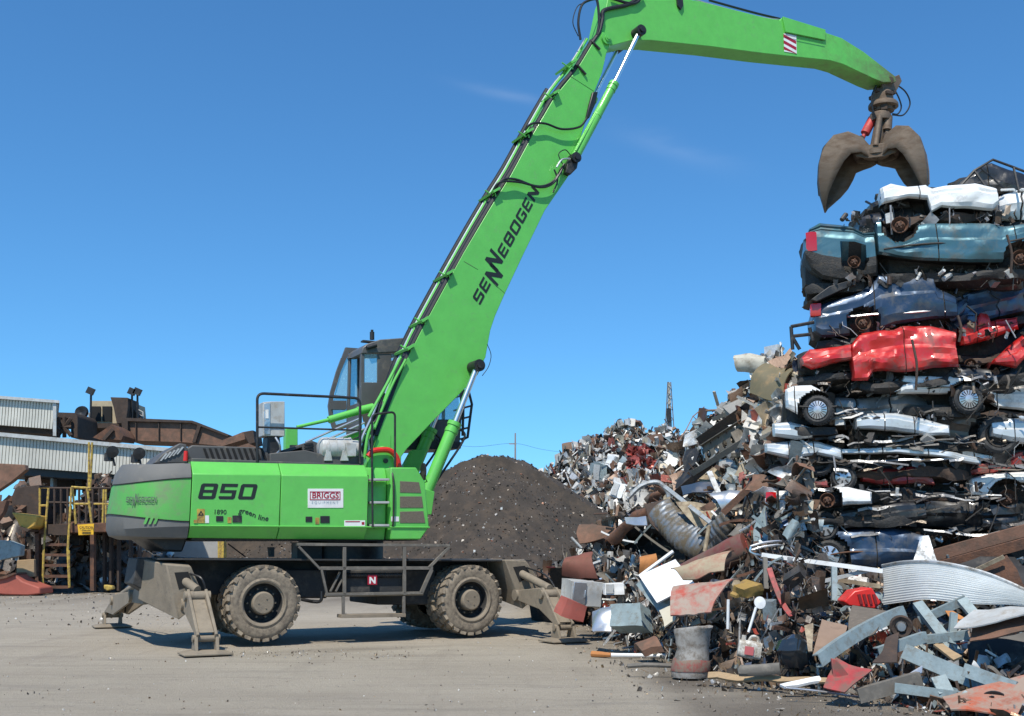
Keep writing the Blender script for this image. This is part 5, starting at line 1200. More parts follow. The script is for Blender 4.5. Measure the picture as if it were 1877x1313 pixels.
def car_wheel(root, c, r, style, sd, face=-1, tilt=0):
    rnd = random.Random(sd); w_ = .20
    rim = G(); cm_ = {'cap': 'hubcap', 'rust': 'rust', 'dark': 'guts', 'chrome': 'hubcap', 'tyre': 'guts'}[style]
    if style in ('cap', 'chrome'):
        rim.lathe([(.0, r*.64), (-.015, r*.62), (-.03, r*.3), (-.035, r*.22), (-.04, 0)], (0, 0, 0), (0, 1, 0), 32)
        N = 18 if style == 'cap' else 7
        for k in range(N):
            t = 6.283*k/N; p = Vector((math.cos(t), 0, math.sin(t)))*r*.43; rim.box(p+Vector((0, -.026, 0)), (r*.34, .014, r*(.045 if N > 9 else .12)), Matrix.Rotation(-t, 3, 'Y'), 1)
    else:
        rim.lathe([(.02, r*.66), (.0, r*.62), (.05, r*.5), (.07, r*.42), (.02, r*.3), (.0, r*.16), (-.03, r*.14), (-.03, 0)], (0, 0, 0), (0, 1, 0), 28)
        for k in range(5): t = 6.283*k/5; p = Vector((math.cos(t), 0, math.sin(t)))*r*.24; rim.cyl(p+Vector((0, -.03, 0)), p+Vector((0, .04, 0)), .012, n=6)
    o = rim.build('wheel', [Mt[cm_], Mt['guts']], root); o.location = c; o.rotation_euler = (tilt, rnd.random()*6 if False else 0, rnd.uniform(-.25, .25))
    if style != 'rust':
        t_ = G(); t_.lathe([(.02, r*.64), (-.01, r*.7), (-.02, r*.82), (.0, r*.95), (.03, r), (w_-.03, r), (w_, r*.95), (w_+.02, r*.8), (w_, r*.64)], (0, 0, 0), (0, 1, 0), 36)
        for k in range(30):
            t = 6.283*k/30; t_.box(Vector((math.cos(t)*r, w_/2, math.sin(t)*r)), (.018, w_*.8, .03), Matrix.Rotation(-t, 3, 'Y'))
        t_.build('tyre', Mt['tyreblk'], o)
    else:
        t_ = G(); t_.cyl((0, .03, 0), (0, .3, 0), r*.3, n=14); t_.build('brake_drum', Mt['rustdark'], o)
    return o
def ipl(pts, x):
    if x <= pts[0][0]: return pts[0][1]
    for a, b in zip(pts, pts[1:]):
        if x <= b[0]: return a[1]+(b[1]-a[1])*(x-a[0])/max(1e-6, b[0]-a[0])
    return pts[-1][1]
def shaped_body(root, bl, CY, top, bot, sd, amp, W, mats, ws, crease=.5, dark=0., seams=(), step=.035):
    def loc(px, py):
        r = ray(px, py); k = r.x/r.y; s = (k*bl.y-bl.x)/(math.cos(CY)+k*math.sin(CY)); return s, at(px, py, bl.y-s*math.sin(CY)).z-bl.z
    x0, x1 = min(top[0][0], bot[0][0]), max(top[-1][0], bot[-1][0]); xs = [x0+(x1-x0)*i/int((x1-x0)/4.) for i in range(int((x1-x0)/4.)+1)]
    for q in list(top)+list(bot): xs.append(q[0])
    sx = [x0+(x1-x0)*t for t in seams]
    for q in sx: xs += [q-1.2, q-.8, q+.8, q+1.2]
    xs = sorted(set(round(x, 2) for x in xs if x0 <= x <= x1))
    cols = [(xs[0], W), (xs[0], .35), (xs[0], .12)]+[(x, 0) for x in xs[1:-1]]+[(xs[-1], .12), (xs[-1], .35), (xs[-1], W)]
    rows = [(0, W, 1), (0, .35, 1), (0, .10, 0)]+[(v, y, 0) for v, y in sorted([(.05, .03), (.12, .015), (.2, .0), (.27, 0), (crease-.05, -.015), (crease-.012, -.02), (crease+.012, step-.02), (crease+.07, step), (crease+.14, step), (crease+.2, step), (.84, step+.01), (.9, step+.025), (.95, step+.05)]+[(q, -.005) for q in (.33, .39) if q < crease-.06]+[(q, step) for q in (.66, .72, .78) if q > crease+.21])]+[(1, step+.14, 0), (1, .5, 0), (1, W, 0)]
    g = G(); n = len(rows); ds = W
    for (px, dc) in cols:
        T, B = ipl(top, px), ipl(bot, px); s0, zt = loc(px, T); _, zb = loc(px, B)
        smx = any(abs(px-q) < .9 for q in sx)
        for (v, dr, dk) in rows:
            p = Vector((s0, 0, zb+(zt-zb)*v)); c_ = lin(Vector((p.x*2.3+p.z*.9+sd*3.3, 1.7, p.z*3.1+p.x*.5+sd)))*amp+lin(Vector((p.x*5.1+sd*1.3, 4.1, p.z*6.3+p.x+sd)))*amp*.55; dd = max(dr, dc)
            p.x += c_.x*.25; p.z += c_.z*.35; p.y = dd+c_.y*.9+(.03 if smx and dd < .2 else 0)
            if dd > .3: p.z += (-.05 if v > .5 else .05)
            for (a, b, r, st) in ws:
                if dd < .2 and (p.x-a)**2+(p.z-b)**2 < (r*1.1)**2: p.y += .24
            g.v.append(p)
    for i in range(len(cols)-1):
        for k in range(n-1):
            a = i*n+k; cx, cz = (g.v[a].x+g.v[a+n+1].x)/2, (g.v[a].z+g.v[a+n+1].z)/2; v = (rows[k][0]+rows[k+1][0])/2
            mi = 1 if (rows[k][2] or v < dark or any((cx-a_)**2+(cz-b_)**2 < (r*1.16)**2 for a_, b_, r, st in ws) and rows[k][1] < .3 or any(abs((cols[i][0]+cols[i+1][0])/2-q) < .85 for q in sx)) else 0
            g.f.append([a, a+n, a+n+1, a+1]); g.m.append(mi); g.c.append(None); g.sm.append(True)
    return g.build('body', mats, root, angle=16)
def crushed_car(label, box_, color, sd, Y=17., ang=0., wheels=(), amp=.05, roof=.3, W=1.5, seams=(.3, .62), tail=None, bumper=None, color2=None, belt=.05, prof=None, strip=None, name='crushed_car', lean=0., cat='crushed car', rail=True, tr=None, crease=.5, dark=0., sc_=1.):
    rail = rail and strip is not None; amp = min(amp, .085)*.95+.008
    x0, y0, x1, y1 = box_; S = Y*CP/FPX if False else None
    y0 -= 5; y1 += 8
    bl = at(x0, y1, Y); tl = at(x0, y0, Y); CY = R(12); rr_ = ray(x1, y1); k_ = rr_.x/rr_.y; Lc = (k_*bl.y-bl.x)/(math.cos(CY)+k_*math.sin(CY)); Hc = (tl-bl).z
    br = at(x1, y1, bl.y-Lc*math.sin(CY)); ang = 0 if tr else ang+math.atan2(br.z-bl.z, Lc)
    root = empty(name, bl, 0, label, cat, 'flattened cars stacked in the tall pile'); root.rotation_euler = (lean, -ang, -CY)
    hb_ = Hc*(1-roof); pm = CP_[color]; ws = []
    for (wx, wz, wr, st) in wheels:
        rw = ray(wx, wz); kw_ = rw.x/rw.y; sx = (kw_*bl.y-bl.x)/(math.cos(CY)+kw_*math.sin(CY)); p = at(wx, wz, bl.y-sx*math.sin(CY))-bl; q = Matrix.Rotation(ang, 3, 'Y') @ Vector((sx, 0, p.z)); ws.append((q.x, q.z, wr, st))
    def mf(t, lp, p):
        if lp[1] < 1e-3 and lp[0] > .05: return 1
        for (a, b, r, st) in ws:
            if p.y < .35 and (p.x-a)**2+(p.z-b)**2 < (r*1.18)**2: return 1
        if any(abs(t-s) < .004 for s in seams) and lp[0] < .1: return 1
        return 0
    if tr:
        shaped_body(root, bl, CY, tr[0], tr[1], sd, amp*(1.15 if color == 'red' else .72), W, [pm, Mt['guts']], ws, crease, dark, seams)
        roof = 0; g = G(); slab(g, Lc*.94, W*.75, Hc*.8, sd+9, .06, 0, .05, Hc*.08, x0=Lc*.03, y0=.42, f=2.6, nz=4); g.build('cabin', Mt['guts'], root, angle=24)
    g = G()
    if not tr: slab(g, Lc, W, hb_, sd, amp, 0, .09, 0, matf=mf, belt=belt, prof=prof, seams=[s*Lc for s in seams], nz=9, nx=int(Lc/.06))
    for i, p in enumerate(g.v):
        for (a, b, r, st) in ws:
            if p.y < .4 and (p.x-a)**2+(p.z-b)**2 < (r*1.08)**2: p.y += .22
    if not tr: body = g.build('body', [pm, Mt['guts']], root, angle=24)
    if roof > .05:
        g = G(); slab(g, Lc*.62, W*.86, Hc*roof*.62, sd+5, amp*.9, 0, .04, hb_+Hc*roof*.42, x0=Lc*.2, y0=.10, f=2.2, nz=3); r_ = g.build('roof', [CP_[color2 or color], Mt['guts']], root, angle=24)
        g = G(); slab(g, Lc*.9, W*.8, Hc*roof*.6, sd+9, amp*1.2, 0, .05, hb_-.03, x0=Lc*.04, y0=.16, f=2.6, nz=3); g.build('cabin', Mt['guts'], root, angle=24)
        for k, t in enumerate((.2, .42, .66, .8)):
            g = G(); rn = random.Random(sd*7+k); a = Vector((Lc*t, .04, hb_-.03)); b = Vector((Lc*t+rn.uniform(-.25, .25), .12, Hc*.93)); m_ = (a+b)/2+Vector((rn.uniform(-.1, .1), -.05, 0)); g.tube([a, m_, b], .022, 5); g.build('pillar', pm, root)
    else:
        pass
    g = G(); slab(g, Lc*.93, W*.9, .16, sd+2, amp*1.3, 0, .04, -.13, x0=Lc*.03, y0=.1, f=2.4, nz=3); g.build('underbody', Mt['guts'] if sd % 3 else Mt['rustdark'], root, angle=24)
    if rail:
        g = G(); rn = random.Random(sd)
        pts = [Vector((Lc*t, -.015+.05*rn.random(), hb_*.50+rn.uniform(-.02, .02))) for t in (.06, .25, .45, .65, .85, .95)]
        for i, p in enumerate(pts): c_ = crumple(Vector((p.x, 0, p.z)), sd, amp); pts[i] = Vector((p.x+c_.x, c_.y-.012, p.z+c_.z))
        g.tube(catmull(pts, 5), .016, 5); g.build('trim_strip', Mt[strip or 'guts'], root)
    rn = random.Random(sd+300)
    for k in range(0 if tr else 3 if Lc > 1 else 1):     # torn flaps of the same paint
        x_ = rn.uniform(.03, .97)*Lc; z_ = rn.choice((.02, hb_*.98, hb_*.9, Hc*.9, hb_*.5))+rn.uniform(-.03, .03); s_ = rn.uniform(.10, .24)
        if any((x_-a)**2+(z_-b)**2 < (r*1.3)**2 for a, b, r, st in ws): continue
        g = G(); n_ = 5; rt = Euler((rn.uniform(-.7, .5), rn.uniform(-.5, .5), rn.uniform(-.5, .5))).to_matrix(); o_ = Vector((x_, rn.uniform(-.06, .05), z_))
        for i in range(n_+1):
            for j in range(n_+1):
                q = Vector(((i/n_-.5)*s_*2.2, 0, (j/n_-.5)*s_*.8*(1-.5*abs(i/n_-.5)))); q = rt @ (q+lin(q*6+Vector((sd, k, 0)))*.06)
                g.v.append(o_+q)
        for i in range(n_):
            for j in range(n_):
                if rn.random() < .08: continue
                a = i*(n_+1)+j; g.f.append([a, a+n_+1, a+n_+2, a+1]); g.m.append(0); g.c.append(None); g.sm.append(True)
        fl = g.build('torn_flap', pm if rn.random() < .75 else Mt['guts'], root, angle=24); sm = fl.modifiers.new('solid', 'SOLIDIFY'); sm.thickness = .012
    for i, (a, b, r, st) in enumerate(ws): car_wheel(root, Vector((a, .03, b)), r*.86, st, sd*10+i)
    if tail is not None:
        g = G(); slab(g, .16, .16, hb_*.34, sd+3, .012, 0, .03, hb_*.5, x0=tail*Lc-.03, y0=-.03, nz=4, ny=4, nx=4); g.build('tail_light', Mt['tail'], root, angle=30)
    if bumper is not None:
        g = G(); x_ = -.02 if bumper == 'L' else Lc-.08
        slab(g, .2, W*.95, hb_*.38, sd+4, amp*.5, 0, .08, hb_*.05, x0=x_, y0=.04, nz=5, ny=8, nx=4); g.build('bumper', [CP_[color2 or color], Mt['guts']], root, angle=30)
    return root
r_ = R
# bottom to top
C = [
 ('flattened navy car at the foot of the stack with steel wheel', (1447, 972, 1705, 1046), 'navy', 1, dict(tr=([(1445, 978), (1500, 972), (1600, 968), (1640, 966), (1703, 982)], [(1447, 1018), (1500, 1040), (1640, 1044), (1703, 1030)]), crease=0.4, dark=0, Y=16.9, ang=r_(1.5), wheels=((1520, 1020, .28, 'chrome'),), amp=.06, roof=.15, strip='rust')),
 ('flat black car hulk above the navy car, alloy wheel on its left', (1392, 940, 1640, 985), 'black', 2, dict(tr=([(1470, 930), (1540, 936), (1640, 922), (1700, 916)], [(1470, 962), (1540, 972), (1640, 960), (1700, 950)]), crease=0.5, dark=0, Y=17.0, ang=r_(1), wheels=((1511, 966, .26, 'chrome'),), roof=.2)),
 ('dark crumpled hulk squeezed between the off-white car and the white wing', (1560, 905, 1900, 962), 'black', 3, dict(Y=16.95, ang=r_(-1), roof=.2, amp=.08)),
 ('off-white car with bare wheel, lowest light car on the left of the stack', (1408, 892, 1700, 944), 'white', 4, dict(tr=([(1403, 914), (1420, 899), (1476, 896), (1557, 893), (1600, 903)], [(1408, 932), (1423, 941), (1482, 938), (1551, 927), (1600, 925)]), crease=0.45, dark=0, Y=16.8, ang=r_(2), wheels=((1517, 918, .2, 'rust'),), roof=.1, tail=0, amp=.04)),
 ('maroon flattened car with large tyre at its left end', (1425, 842, 1640, 897), 'maroon', 5, dict(tr=([(1425, 866), (1470, 868), (1520, 876)], [(1430, 888), (1470, 898), (1520, 894)]), crease=0.5, dark=0, Y=17.0, ang=r_(-2), wheels=((1499, 843, .30, 'dark'), (1546, 876, .22, 'chrome')), roof=.1, amp=.07)),
 ('maroon hulk with dented door panels in the middle of the stack', (1600, 850, 1800, 900), 'maroon', 6, dict(tr=([(1575, 861), (1620, 858), (1645, 860), (1680, 851), (1692, 850), (1702, 862), (1716, 884)], [(1580, 886), (1620, 892), (1680, 887), (1716, 891)]), crease=0.5, dark=0, Y=16.9, ang=r_(1), roof=.1, amp=.09)),
 ('white car wing with rusty drum at the right edge of the stack', (1780, 868, 1960, 938), 'white', 7, dict(tr=([(1779, 877), (1811, 869), (1877, 865), (1960, 862)], [(1787, 909), (1808, 912), (1824, 890), (1850, 884), (1880, 886), (1960, 930)]), crease=0.5, dark=0, Y=16.6, ang=r_(4), wheels=((1850, 915, .26, 'rust'),), roof=.05, amp=.03, seams=())),
 ('dark red flattened strip of car above the white wing at the right', (1730, 826, 1900, 868), 'maroon', 8, dict(tr=([(1750, 866), (1800, 850), (1877, 825), (1960, 800)], [(1750, 877), (1820, 868), (1877, 850), (1960, 828)]), crease=0.5, dark=0, Y=16.9, ang=r_(9), roof=.1, amp=.07)),
 ('thin silver sill of a flattened car just below the pale silver one', (1540, 818, 1800, 856), 'silver', 9, dict(tr=([(1540, 824), (1640, 817), (1720, 822), (1800, 838)], [(1540, 834), (1640, 832), (1720, 838), (1800, 852)]), crease=0.5, dark=0, Y=16.8, ang=r_(-3), roof=.3, strip='alu', amp=.06)),
 ('silver grey crushed car with lifted tail left of the black hulk', (1400, 808, 1560, 848), 'silver', 10, dict(tr=([(1402, 812), (1440, 808), (1500, 808), (1545, 822)], [(1402, 830), (1450, 842), (1500, 836), (1545, 846)]), crease=0.5, dark=0, Y=17.0, ang=r_(2), roof=.15, amp=.05)),
 ('pale silver flattened car under the brown floor panel', (1560, 757, 1745, 806), 'silver', 11, dict(tr=([(1568, 766), (1591, 758), (1643, 756), (1694, 763), (1742, 779)], [(1571, 787), (1631, 790), (1700, 800), (1742, 800)]), crease=0.6, dark=0, Y=16.7, ang=r_(-2), roof=.25, amp=.06)),
 ('silver grey car end poking out left above the maroon car', (1416, 772, 1492, 812), 'silver', 12, dict(tr=([(1416, 775), (1450, 772), (1488, 782)], [(1416, 800), (1460, 806), (1490, 802)]), crease=0.5, dark=0, Y=16.9, ang=r_(-3), roof=.1, amp=.03, seams=())),
 ('brown dusty floor panel car with a loose tyre hanging at the right', (1700, 745, 1870, 800), 'brown', 13, dict(Y=16.8, ang=r_(-6), wheels=((1832, 798, .34, 'tyre'),), roof=.05, amp=.05, seams=())),
 ('light grey car corner at the right edge under the white wing', (1815, 764, 1950, 816), 'silver', 14, dict(tr=([(1815, 772), (1850, 765), (1877, 764), (1960, 760)], [(1815, 800), (1850, 812), (1877, 814), (1960, 812)]), crease=0.5, dark=0, Y=16.6, ang=r_(6), roof=.1, amp=.05)),
 ('grey engine bay wreck between the two white cars', (1520, 708, 1690, 765), 'grey', 15, dict(Y=17.1, ang=0, roof=.3, amp=.12)),
 ('white car nose with spoked hubcap on the left side of the stack', (1438, 708, 1545, 775), 'white', 16, dict(tr=([(1440, 713), (1455, 706), (1488, 704), (1503, 712), (1520, 722)], [(1440, 748), (1468, 764), (1520, 762)]), crease=0.42, dark=0, Y=16.7, ang=r_(-3), wheels=((1499, 752, .26, 'cap'),), roof=.08, amp=.03, seams=(.2,), strip='guts')),
 ('white car with spoked hubcap below the red cars', (1655, 686, 1810, 740), 'white', 17, dict(tr=([(1648, 714), (1658, 687), (1756, 688), (1767, 687), (1800, 700)], [(1648, 722), (1700, 722), (1741, 720), (1800, 738)]), crease=0.5, dark=0, Y=16.6, ang=r_(-1), wheels=((1776, 732, .26, 'cap'),), roof=.08, amp=.035, seams=(.35,))),
 ('white crumpled car at the right edge beside the spoked hubcap', (1772, 690, 1960, 752), 'white', 18, dict(tr=([(1770, 691), (1794, 701), (1832, 698), (1877, 689), (1960, 680)], [(1772, 706), (1807, 731), (1827, 748), (1877, 753), (1960, 760)]), crease=0.5, dark=0, Y=16.9, ang=r_(-5), roof=.1, amp=.08)),
 ('bright red flattened car, longest red one in the stack', (1560, 590, 1756, 692), 'red', 19, dict(tr=([(1559, 631), (1574, 606), (1605, 602), (1640, 600), (1655, 594), (1710, 592), (1753, 604)], [(1562, 696), (1584, 699), (1596, 684), (1670, 679), (1750, 670)]), crease=0.52, dark=0, Y=16.6, ang=r_(3), roof=.25, amp=.09, wheels=(), seams=(.5,))),
 ('bright red car front poking out left of the longest red car', (1470, 628, 1580, 678), 'red', 20, dict(tr=([(1469, 651), (1484, 634), (1559, 630)], [(1471, 670), (1484, 676), (1519, 665), (1562, 658)]), crease=0.5, dark=0, Y=16.8, ang=r_(1), roof=.15, amp=.07, seams=())),
 ('bright red crumpled body shell at upper right of the longest red car', (1745, 580, 1872, 645), 'red', 21, dict(tr=([(1758, 596), (1790, 581), (1800, 568), (1812, 570), (1818, 583), (1868, 577)], [(1758, 631), (1785, 626), (1816, 621), (1868, 600)]), crease=0.45, dark=0, Y=16.9, ang=r_(5), roof=.2, amp=.1, wheels=((1780, 668, .16, 'rust'),))),
 ('bright red bonnet hanging down at the right edge', (1822, 636, 1950, 680), 'red', 22, dict(tr=([(1822, 661), (1851, 631), (1877, 611), (1960, 560)], [(1826, 666), (1861, 674), (1877, 656), (1960, 596)]), crease=0.5, dark=0, Y=16.5, ang=r_(24), roof=.05, amp=.03, seams=(), rail=False)),
 ('dark navy blue saloon with red tail light at the left end', (1492, 512, 1752, 612), 'navy', 23, dict(tr=([(1497, 555), (1564, 534), (1580, 528), (1596, 514), (1612, 499), (1712, 501), (1718, 520), (1756, 540)], [(1489, 606), (1504, 616), (1554, 612), (1600, 606), (1636, 592), (1710, 581), (1756, 578)]), crease=0.55, dark=0, Y=16.9, ang=r_(2), wheels=((1583, 590, .22, 'rust'),), roof=.3, amp=.04, tail=0, seams=(.42, .9), strip='alu')),
 ('mid blue crumpled car behind the navy saloon at right', (1740, 515, 1900, 598), 'blue', 24, dict(Y=17.0, ang=r_(14), roof=.3, amp=.1)),
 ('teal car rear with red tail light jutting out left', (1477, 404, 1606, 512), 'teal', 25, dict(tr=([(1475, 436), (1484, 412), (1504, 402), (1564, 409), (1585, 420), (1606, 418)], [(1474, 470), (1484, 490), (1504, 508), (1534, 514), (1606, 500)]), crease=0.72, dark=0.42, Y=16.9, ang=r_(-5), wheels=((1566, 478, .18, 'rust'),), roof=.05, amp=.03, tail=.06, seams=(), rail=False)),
 ('long teal car lying on the navy saloon near the top of the stack', (1604, 404, 1900, 494), 'teal', 26, dict(tr=([(1608, 400), (1625, 398), (1642, 428), (1656, 430), (1685, 407), (1700, 404), (1816, 402), (1841, 407), (1877, 404), (1960, 402)], [(1607, 462), (1690, 475), (1770, 478), (1836, 476), (1847, 462), (1877, 448), (1960, 444)]), crease=0.52, dark=0, Y=16.6, ang=r_(0), wheels=((1650, 410, .24, 'rust'), (1872, 470, .22, 'rust')), roof=.08, amp=.04, seams=(.31, .72), strip='guts')),
 ('white and silver car on top of the long teal car', (1612, 326, 1832, 388), 'white', 27, dict(tr=([(1615, 339), (1635, 330), (1665, 335), (1700, 331), (1712, 338), (1735, 334), (1790, 329), (1828, 343)], [(1615, 370), (1665, 359), (1700, 362), (1706, 388), (1725, 375), (1816, 381), (1831, 370)]), crease=0.6, dark=0, Y=16.7, ang=r_(-1.5), roof=.2, amp=.07, seams=(.33,), color2='black', wheels=())),
 ('dark grey wreck with open window frames, topmost at the right', (1752, 306, 1900, 372), 'black', 28, dict(tr=([(1745, 345), (1765, 322), (1786, 313), (1800, 300), (1820, 293), (1840, 300), (1858, 306), (1960, 332)], [(1745, 353), (1830, 352), (1960, 374)]), crease=.35, Y=17.4, ang=r_(-4), roof=.45, amp=.12)),
 ('white car end at the right edge near the top', (1842, 344, 1950, 392), 'white', 29, dict(Y=16.9, ang=0, roof=.1, amp=.05)),
 ('black car underside hanging out left under the white top car', (1584, 366, 1690, 424), 'black', 30, dict(Y=17.0, ang=r_(8), roof=.3, amp=.12, seams=())),
 ('silver crumpled wreck under the brown dusty floor panel', (1690, 796, 1830, 846), 'silver', 31, dict(tr=([(1712, 806), (1740, 797), (1772, 800), (1800, 822), (1830, 832)], [(1712, 822), (1740, 838), (1790, 848), (1830, 846)]), crease=0.5, dark=0, Y=16.95, ang=r_(-4), roof=.2, amp=.09)),
 ('dark wreck squeezed beneath the teal cars', (1620, 484, 1880, 522), 'black', 32, dict(Y=17.1, ang=0, roof=.1, amp=.09)),
 ('dark wreck squeezed under the red cars', (1500, 672, 1870, 712), 'black', 33, dict(Y=17.2, ang=0, roof=.1, amp=.09)),
 ('thin white sill lying between the maroon panels and the dark hulk', (1560, 864, 1790, 900), 'white', 34, dict(tr=([(1570, 896), (1640, 892), (1700, 900), (1790, 898)], [(1570, 906), (1640, 908), (1700, 914), (1790, 912)]), crease=0.5, dark=0, Y=17.3, ang=0, roof=.1, amp=.09)),
]
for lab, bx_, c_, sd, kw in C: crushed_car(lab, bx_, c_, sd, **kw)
# blackened core behind the front row so the stack is solid, and a second row of hulks
g = G(); rnd = random.Random(77)
lvl = [(1046, 1440), (960, 1410), (880, 1440), (800, 1430), (720, 1470), (640, 1500), (560, 1540), (480, 1600), (480, 1640)]
for k, (py, px) in enumerate(lvl):
    a = at(px+110, py, 17.9); b = at(px+110, py-86, 17.9); c = at(2150, py, 17.9)
    slab(g, c.x-a.x, 3.0, (b-a).z, 100+k, .14, rnd.choice((0, 0, 1, 2)), .1, a.z, x0=a.x, y0=17.75, nx=60, f=1.4)
core = g.build('crushed_metal_core', [Mt['guts'], Mt['rustdark'], CP_['grey']], None, angle=24); tag(core, 'dark tangled metal filling the gaps deep inside the car stack', 'crushed metal', None, 'stuff')
for k in range(0):
    py = 1040-k*80; xw = 1880+((k*37) % 60); crushed_car(('crushed car at the right end of the stack, level %s from the ground' % ('one', 'two', 'three', 'four', 'five', 'six', 'seven', 'eight', 'nine')[k]), (xw, py-82, xw+330, py), ('grey', 'silver', 'navy', 'white', 'maroon', 'blue', 'silver', 'grey', 'teal')[k], 60+k, Y=17.3, roof=.25, amp=.08) if k in () else None
# loose wires, straps and bits between the layers
g = G(); rnd = random.Random(21)
LP = [((.03, .03, .03), 8), ((.10, .06, .04), 3), ((.3, .3, .31), 3), ((.55, .55, .53), 1.5), ((.2, .16, .12), 2)]
for i in range(900):
    px = rnd.uniform(1440, 1890); py = rnd.choice((1046, 985, 940, 895, 850, 808, 765, 708, 690, 612, 600, 512, 500, 404, 395))+rnd.uniform(-9, 9)
    if px < 1480+max(0, (700-py))*.22: continue
    frag(g, at(px, py, 17.0-(px-1475)*.0016+rnd.uniform(-.15, .2)), .07+.22*rnd.random()**2, rnd, LP, 'ssbrwwt')
for i in range(14):
    px = rnd.uniform(1500, 1880); py = rnd.uniform(420, 1020); a = at(px, py, 16.9-(px-1475)*.0016); 
    if px < 1520+max(0, (700-py))*.22: continue
    g.tube([a, a+Vector((rnd.uniform(-.15, .15), 0, -.12)), a+Vector((rnd.uniform(-.3, .3), .05, -.3-.3*rnd.random()))], .010, 4, 0, False, (.05, .045, .04))
for i in range(70):
    px = rnd.uniform(1480, 1900); py = rnd.choice((700, 712, 760, 806, 812, 846, 852, 856, 900, 908, 940, 962, 975))+rnd.uniform(-9, 9); a = at(px, py, 16.85-(px-1475)*.0016); l_ = .15+.6*rnd.random()**1.8
    d_ = Vector((1, -.2, rnd.uniform(-.18, .22))); c_ = rnd.choice(((.4, .4, .39), (.2, .2, .2), (.04, .04, .04), (.04, .04, .04), (.10, .08, .06)))
    q = [a+d_*l_*t+Vector((0, rnd.uniform(-.04, .04), rnd.uniform(-.03, .03))) for t in (-.5, -.15, .2, .5)]; w_ = rnd.uniform(.006, .022)
    for u, v in zip(q, q[1:]): g.add([u-Vector((0, 0, w_)), v-Vector((0, 0, w_)), v+Vector((0, .02, w_)), u+Vector((0, .02, w_)), v+Vector((0, .12, w_)), u+Vector((0, .12, w_))], [(0, 1, 2, 3), (3, 2, 4, 5)], rnd.choice((0, 1)), c_)
tag(g.build('car_debris', [Mt['junkl'], Mt['junklm']]), 'wires, trim and torn bits hanging between the stacked cars', 'debris', None, 'stuff')
sheetpts = [(1750, 352), (1786, 312), (1820, 292), (1858, 306), (1910, 326)]
g = G(); g.tube([at(x, y, 16.9) for x, y in sheetpts], .022, 6); g.tube([at(1786, 312, 16.9), at(1812, 348, 16.8)], .02, 5); g.tube([at(1858, 306, 16.9), at(1868, 352, 16.7)], .02, 5); g.tube([at(1772, 328, 17.0), at(1796, 306, 17.1), at(1840, 344, 16.9)], .018, 5)
tag(g.build('bent_window_frame', Mt['blackpaint']), 'black bent window frame forming the jagged peak of the car stack', 'window frame')
for (pa, pb, lab) in (((1672, 622), (1679, 716), 'long rusty strap hanging over the red and white cars'), ((1756, 578), (1758, 626), 'short rusty strap in the gap between the red cars'), ((1846, 430), (1853, 500), 'thin wire strap hanging at the right end of the teal car')):
    g = G(); a = at(*pa, 16.5-(pa[0]-1475)*.0017); b = at(*pb, 16.5-(pa[0]-1475)*.0017); g.tube(catmull([a, (a+b)/2+Vector((.03, -.03, 0)), b], 6), .02, 5); tag(g.build('steel_strap', Mt['rustdark']), lab, 'strap')
g = G(); pts = [(1450, 598), (1492, 590)], [(1450, 598), (1453, 640)], [(1449, 616), (1486, 612)], [(1453, 618), (1466, 640)], [(1484, 600), (1490, 624)]
for a, b in pts: g.tube([at(*a, 16.9), at(*b, 16.9)], .028, 6)
tag(g.build('bent_seat_frame', Mt['blackpaint']), 'black bent tubular frame sticking out left above the red cars', 'frame')
g = G(); pl_ = [(1487, 548), (1520, 524), (1560, 512), (1566, 522), (1540, 532), (1497, 552)]; pxpoly(g, pl_, 16.8, .6); tag(g.build('torn_bonnet', Mt['blackpaint'], None, .01, recalc=True), 'black torn bonnet wedge above the navy saloon tail', 'bonnet')
# ---------------------------------------------------------------- near pile
tops = [(960, 1062, 26), (1000, 1045, 25), (1060, 1010, 24), (1120, 930, 24), (1180, 900, 23.5), (1230, 860, 23), (1270, 790, 22.5), (1310, 760, 22), (1340, 735, 21.5), (1375, 690, 20.5), (1400, 660, 19.8), (1440, 640, 19), (1470, 700, 18.2), (1500, 1040, 17.4), (1700, 1040, 17.2), (1877, 1030, 17), (2100, 1030, 17)]
cg = [(px, py, gnd(px, py).y) for px, py in contact]
def hollow(px, py):          # a cave under the overhanging sheets
    return 1.9*math.exp(-(((px-1222)/95)**2+((py-1000-(px-1222)*.12)/36)**2)**1.6)
def pileY(px, py):
    pc, Yc = lerp_tab(cg, px); pt, Yb = lerp_tab(tops, px)
    t = max(0, min(1.1, (pc-py)/(pc-pt))); return Yc+(Yb-Yc)*t
g = G(); nx, nt_ = 110, 40
for j in range(nt_+1):
    for i in range(nx+1):
        px = 965+(2100-965)*i/nx; pc, Yc = lerp_tab(cg, px); pt, Yb = lerp_tab(tops, px)
        if j <= nt_-4: t = j/(nt_-4); py = pc+(pt-pc)*t+6*(1-t); p = at(px, py, Yc+(Yb-Yc)*t+hollow(px, py))
        else: p = at(px, pt, Yb); k = (j-nt_+4); p += Vector((.2*k, 1.2*k, -1.5*k)); p.z = max(p.z, -.3)
        nn = noise.noise_vector(p*1.3)*.16+noise.noise_vector(p*4)*.05; p += Vector((0, abs(nn.y)+.12, nn.z-.12)) if j > 0 else Vector((0, .2, -.1)); g.v.append(p)
for j in range(nt_):
    for i in range(nx): a = j*(nx+1)+i; g.f.append([a, a+1, a+nx+2, a+nx+1]); g.m.append(0); g.c.append(None); g.sm.append(True)
tag(g.build('scrap_pile_core', mat('pile_core', (.035, .030, .026), .95, 0, (.12, .085, .055), .35, 2, bump=.9, bscale=9, var=.35), None), 'dark dirt and rusty fines under the near scrap pile', 'scrap pile', None, 'stuff')
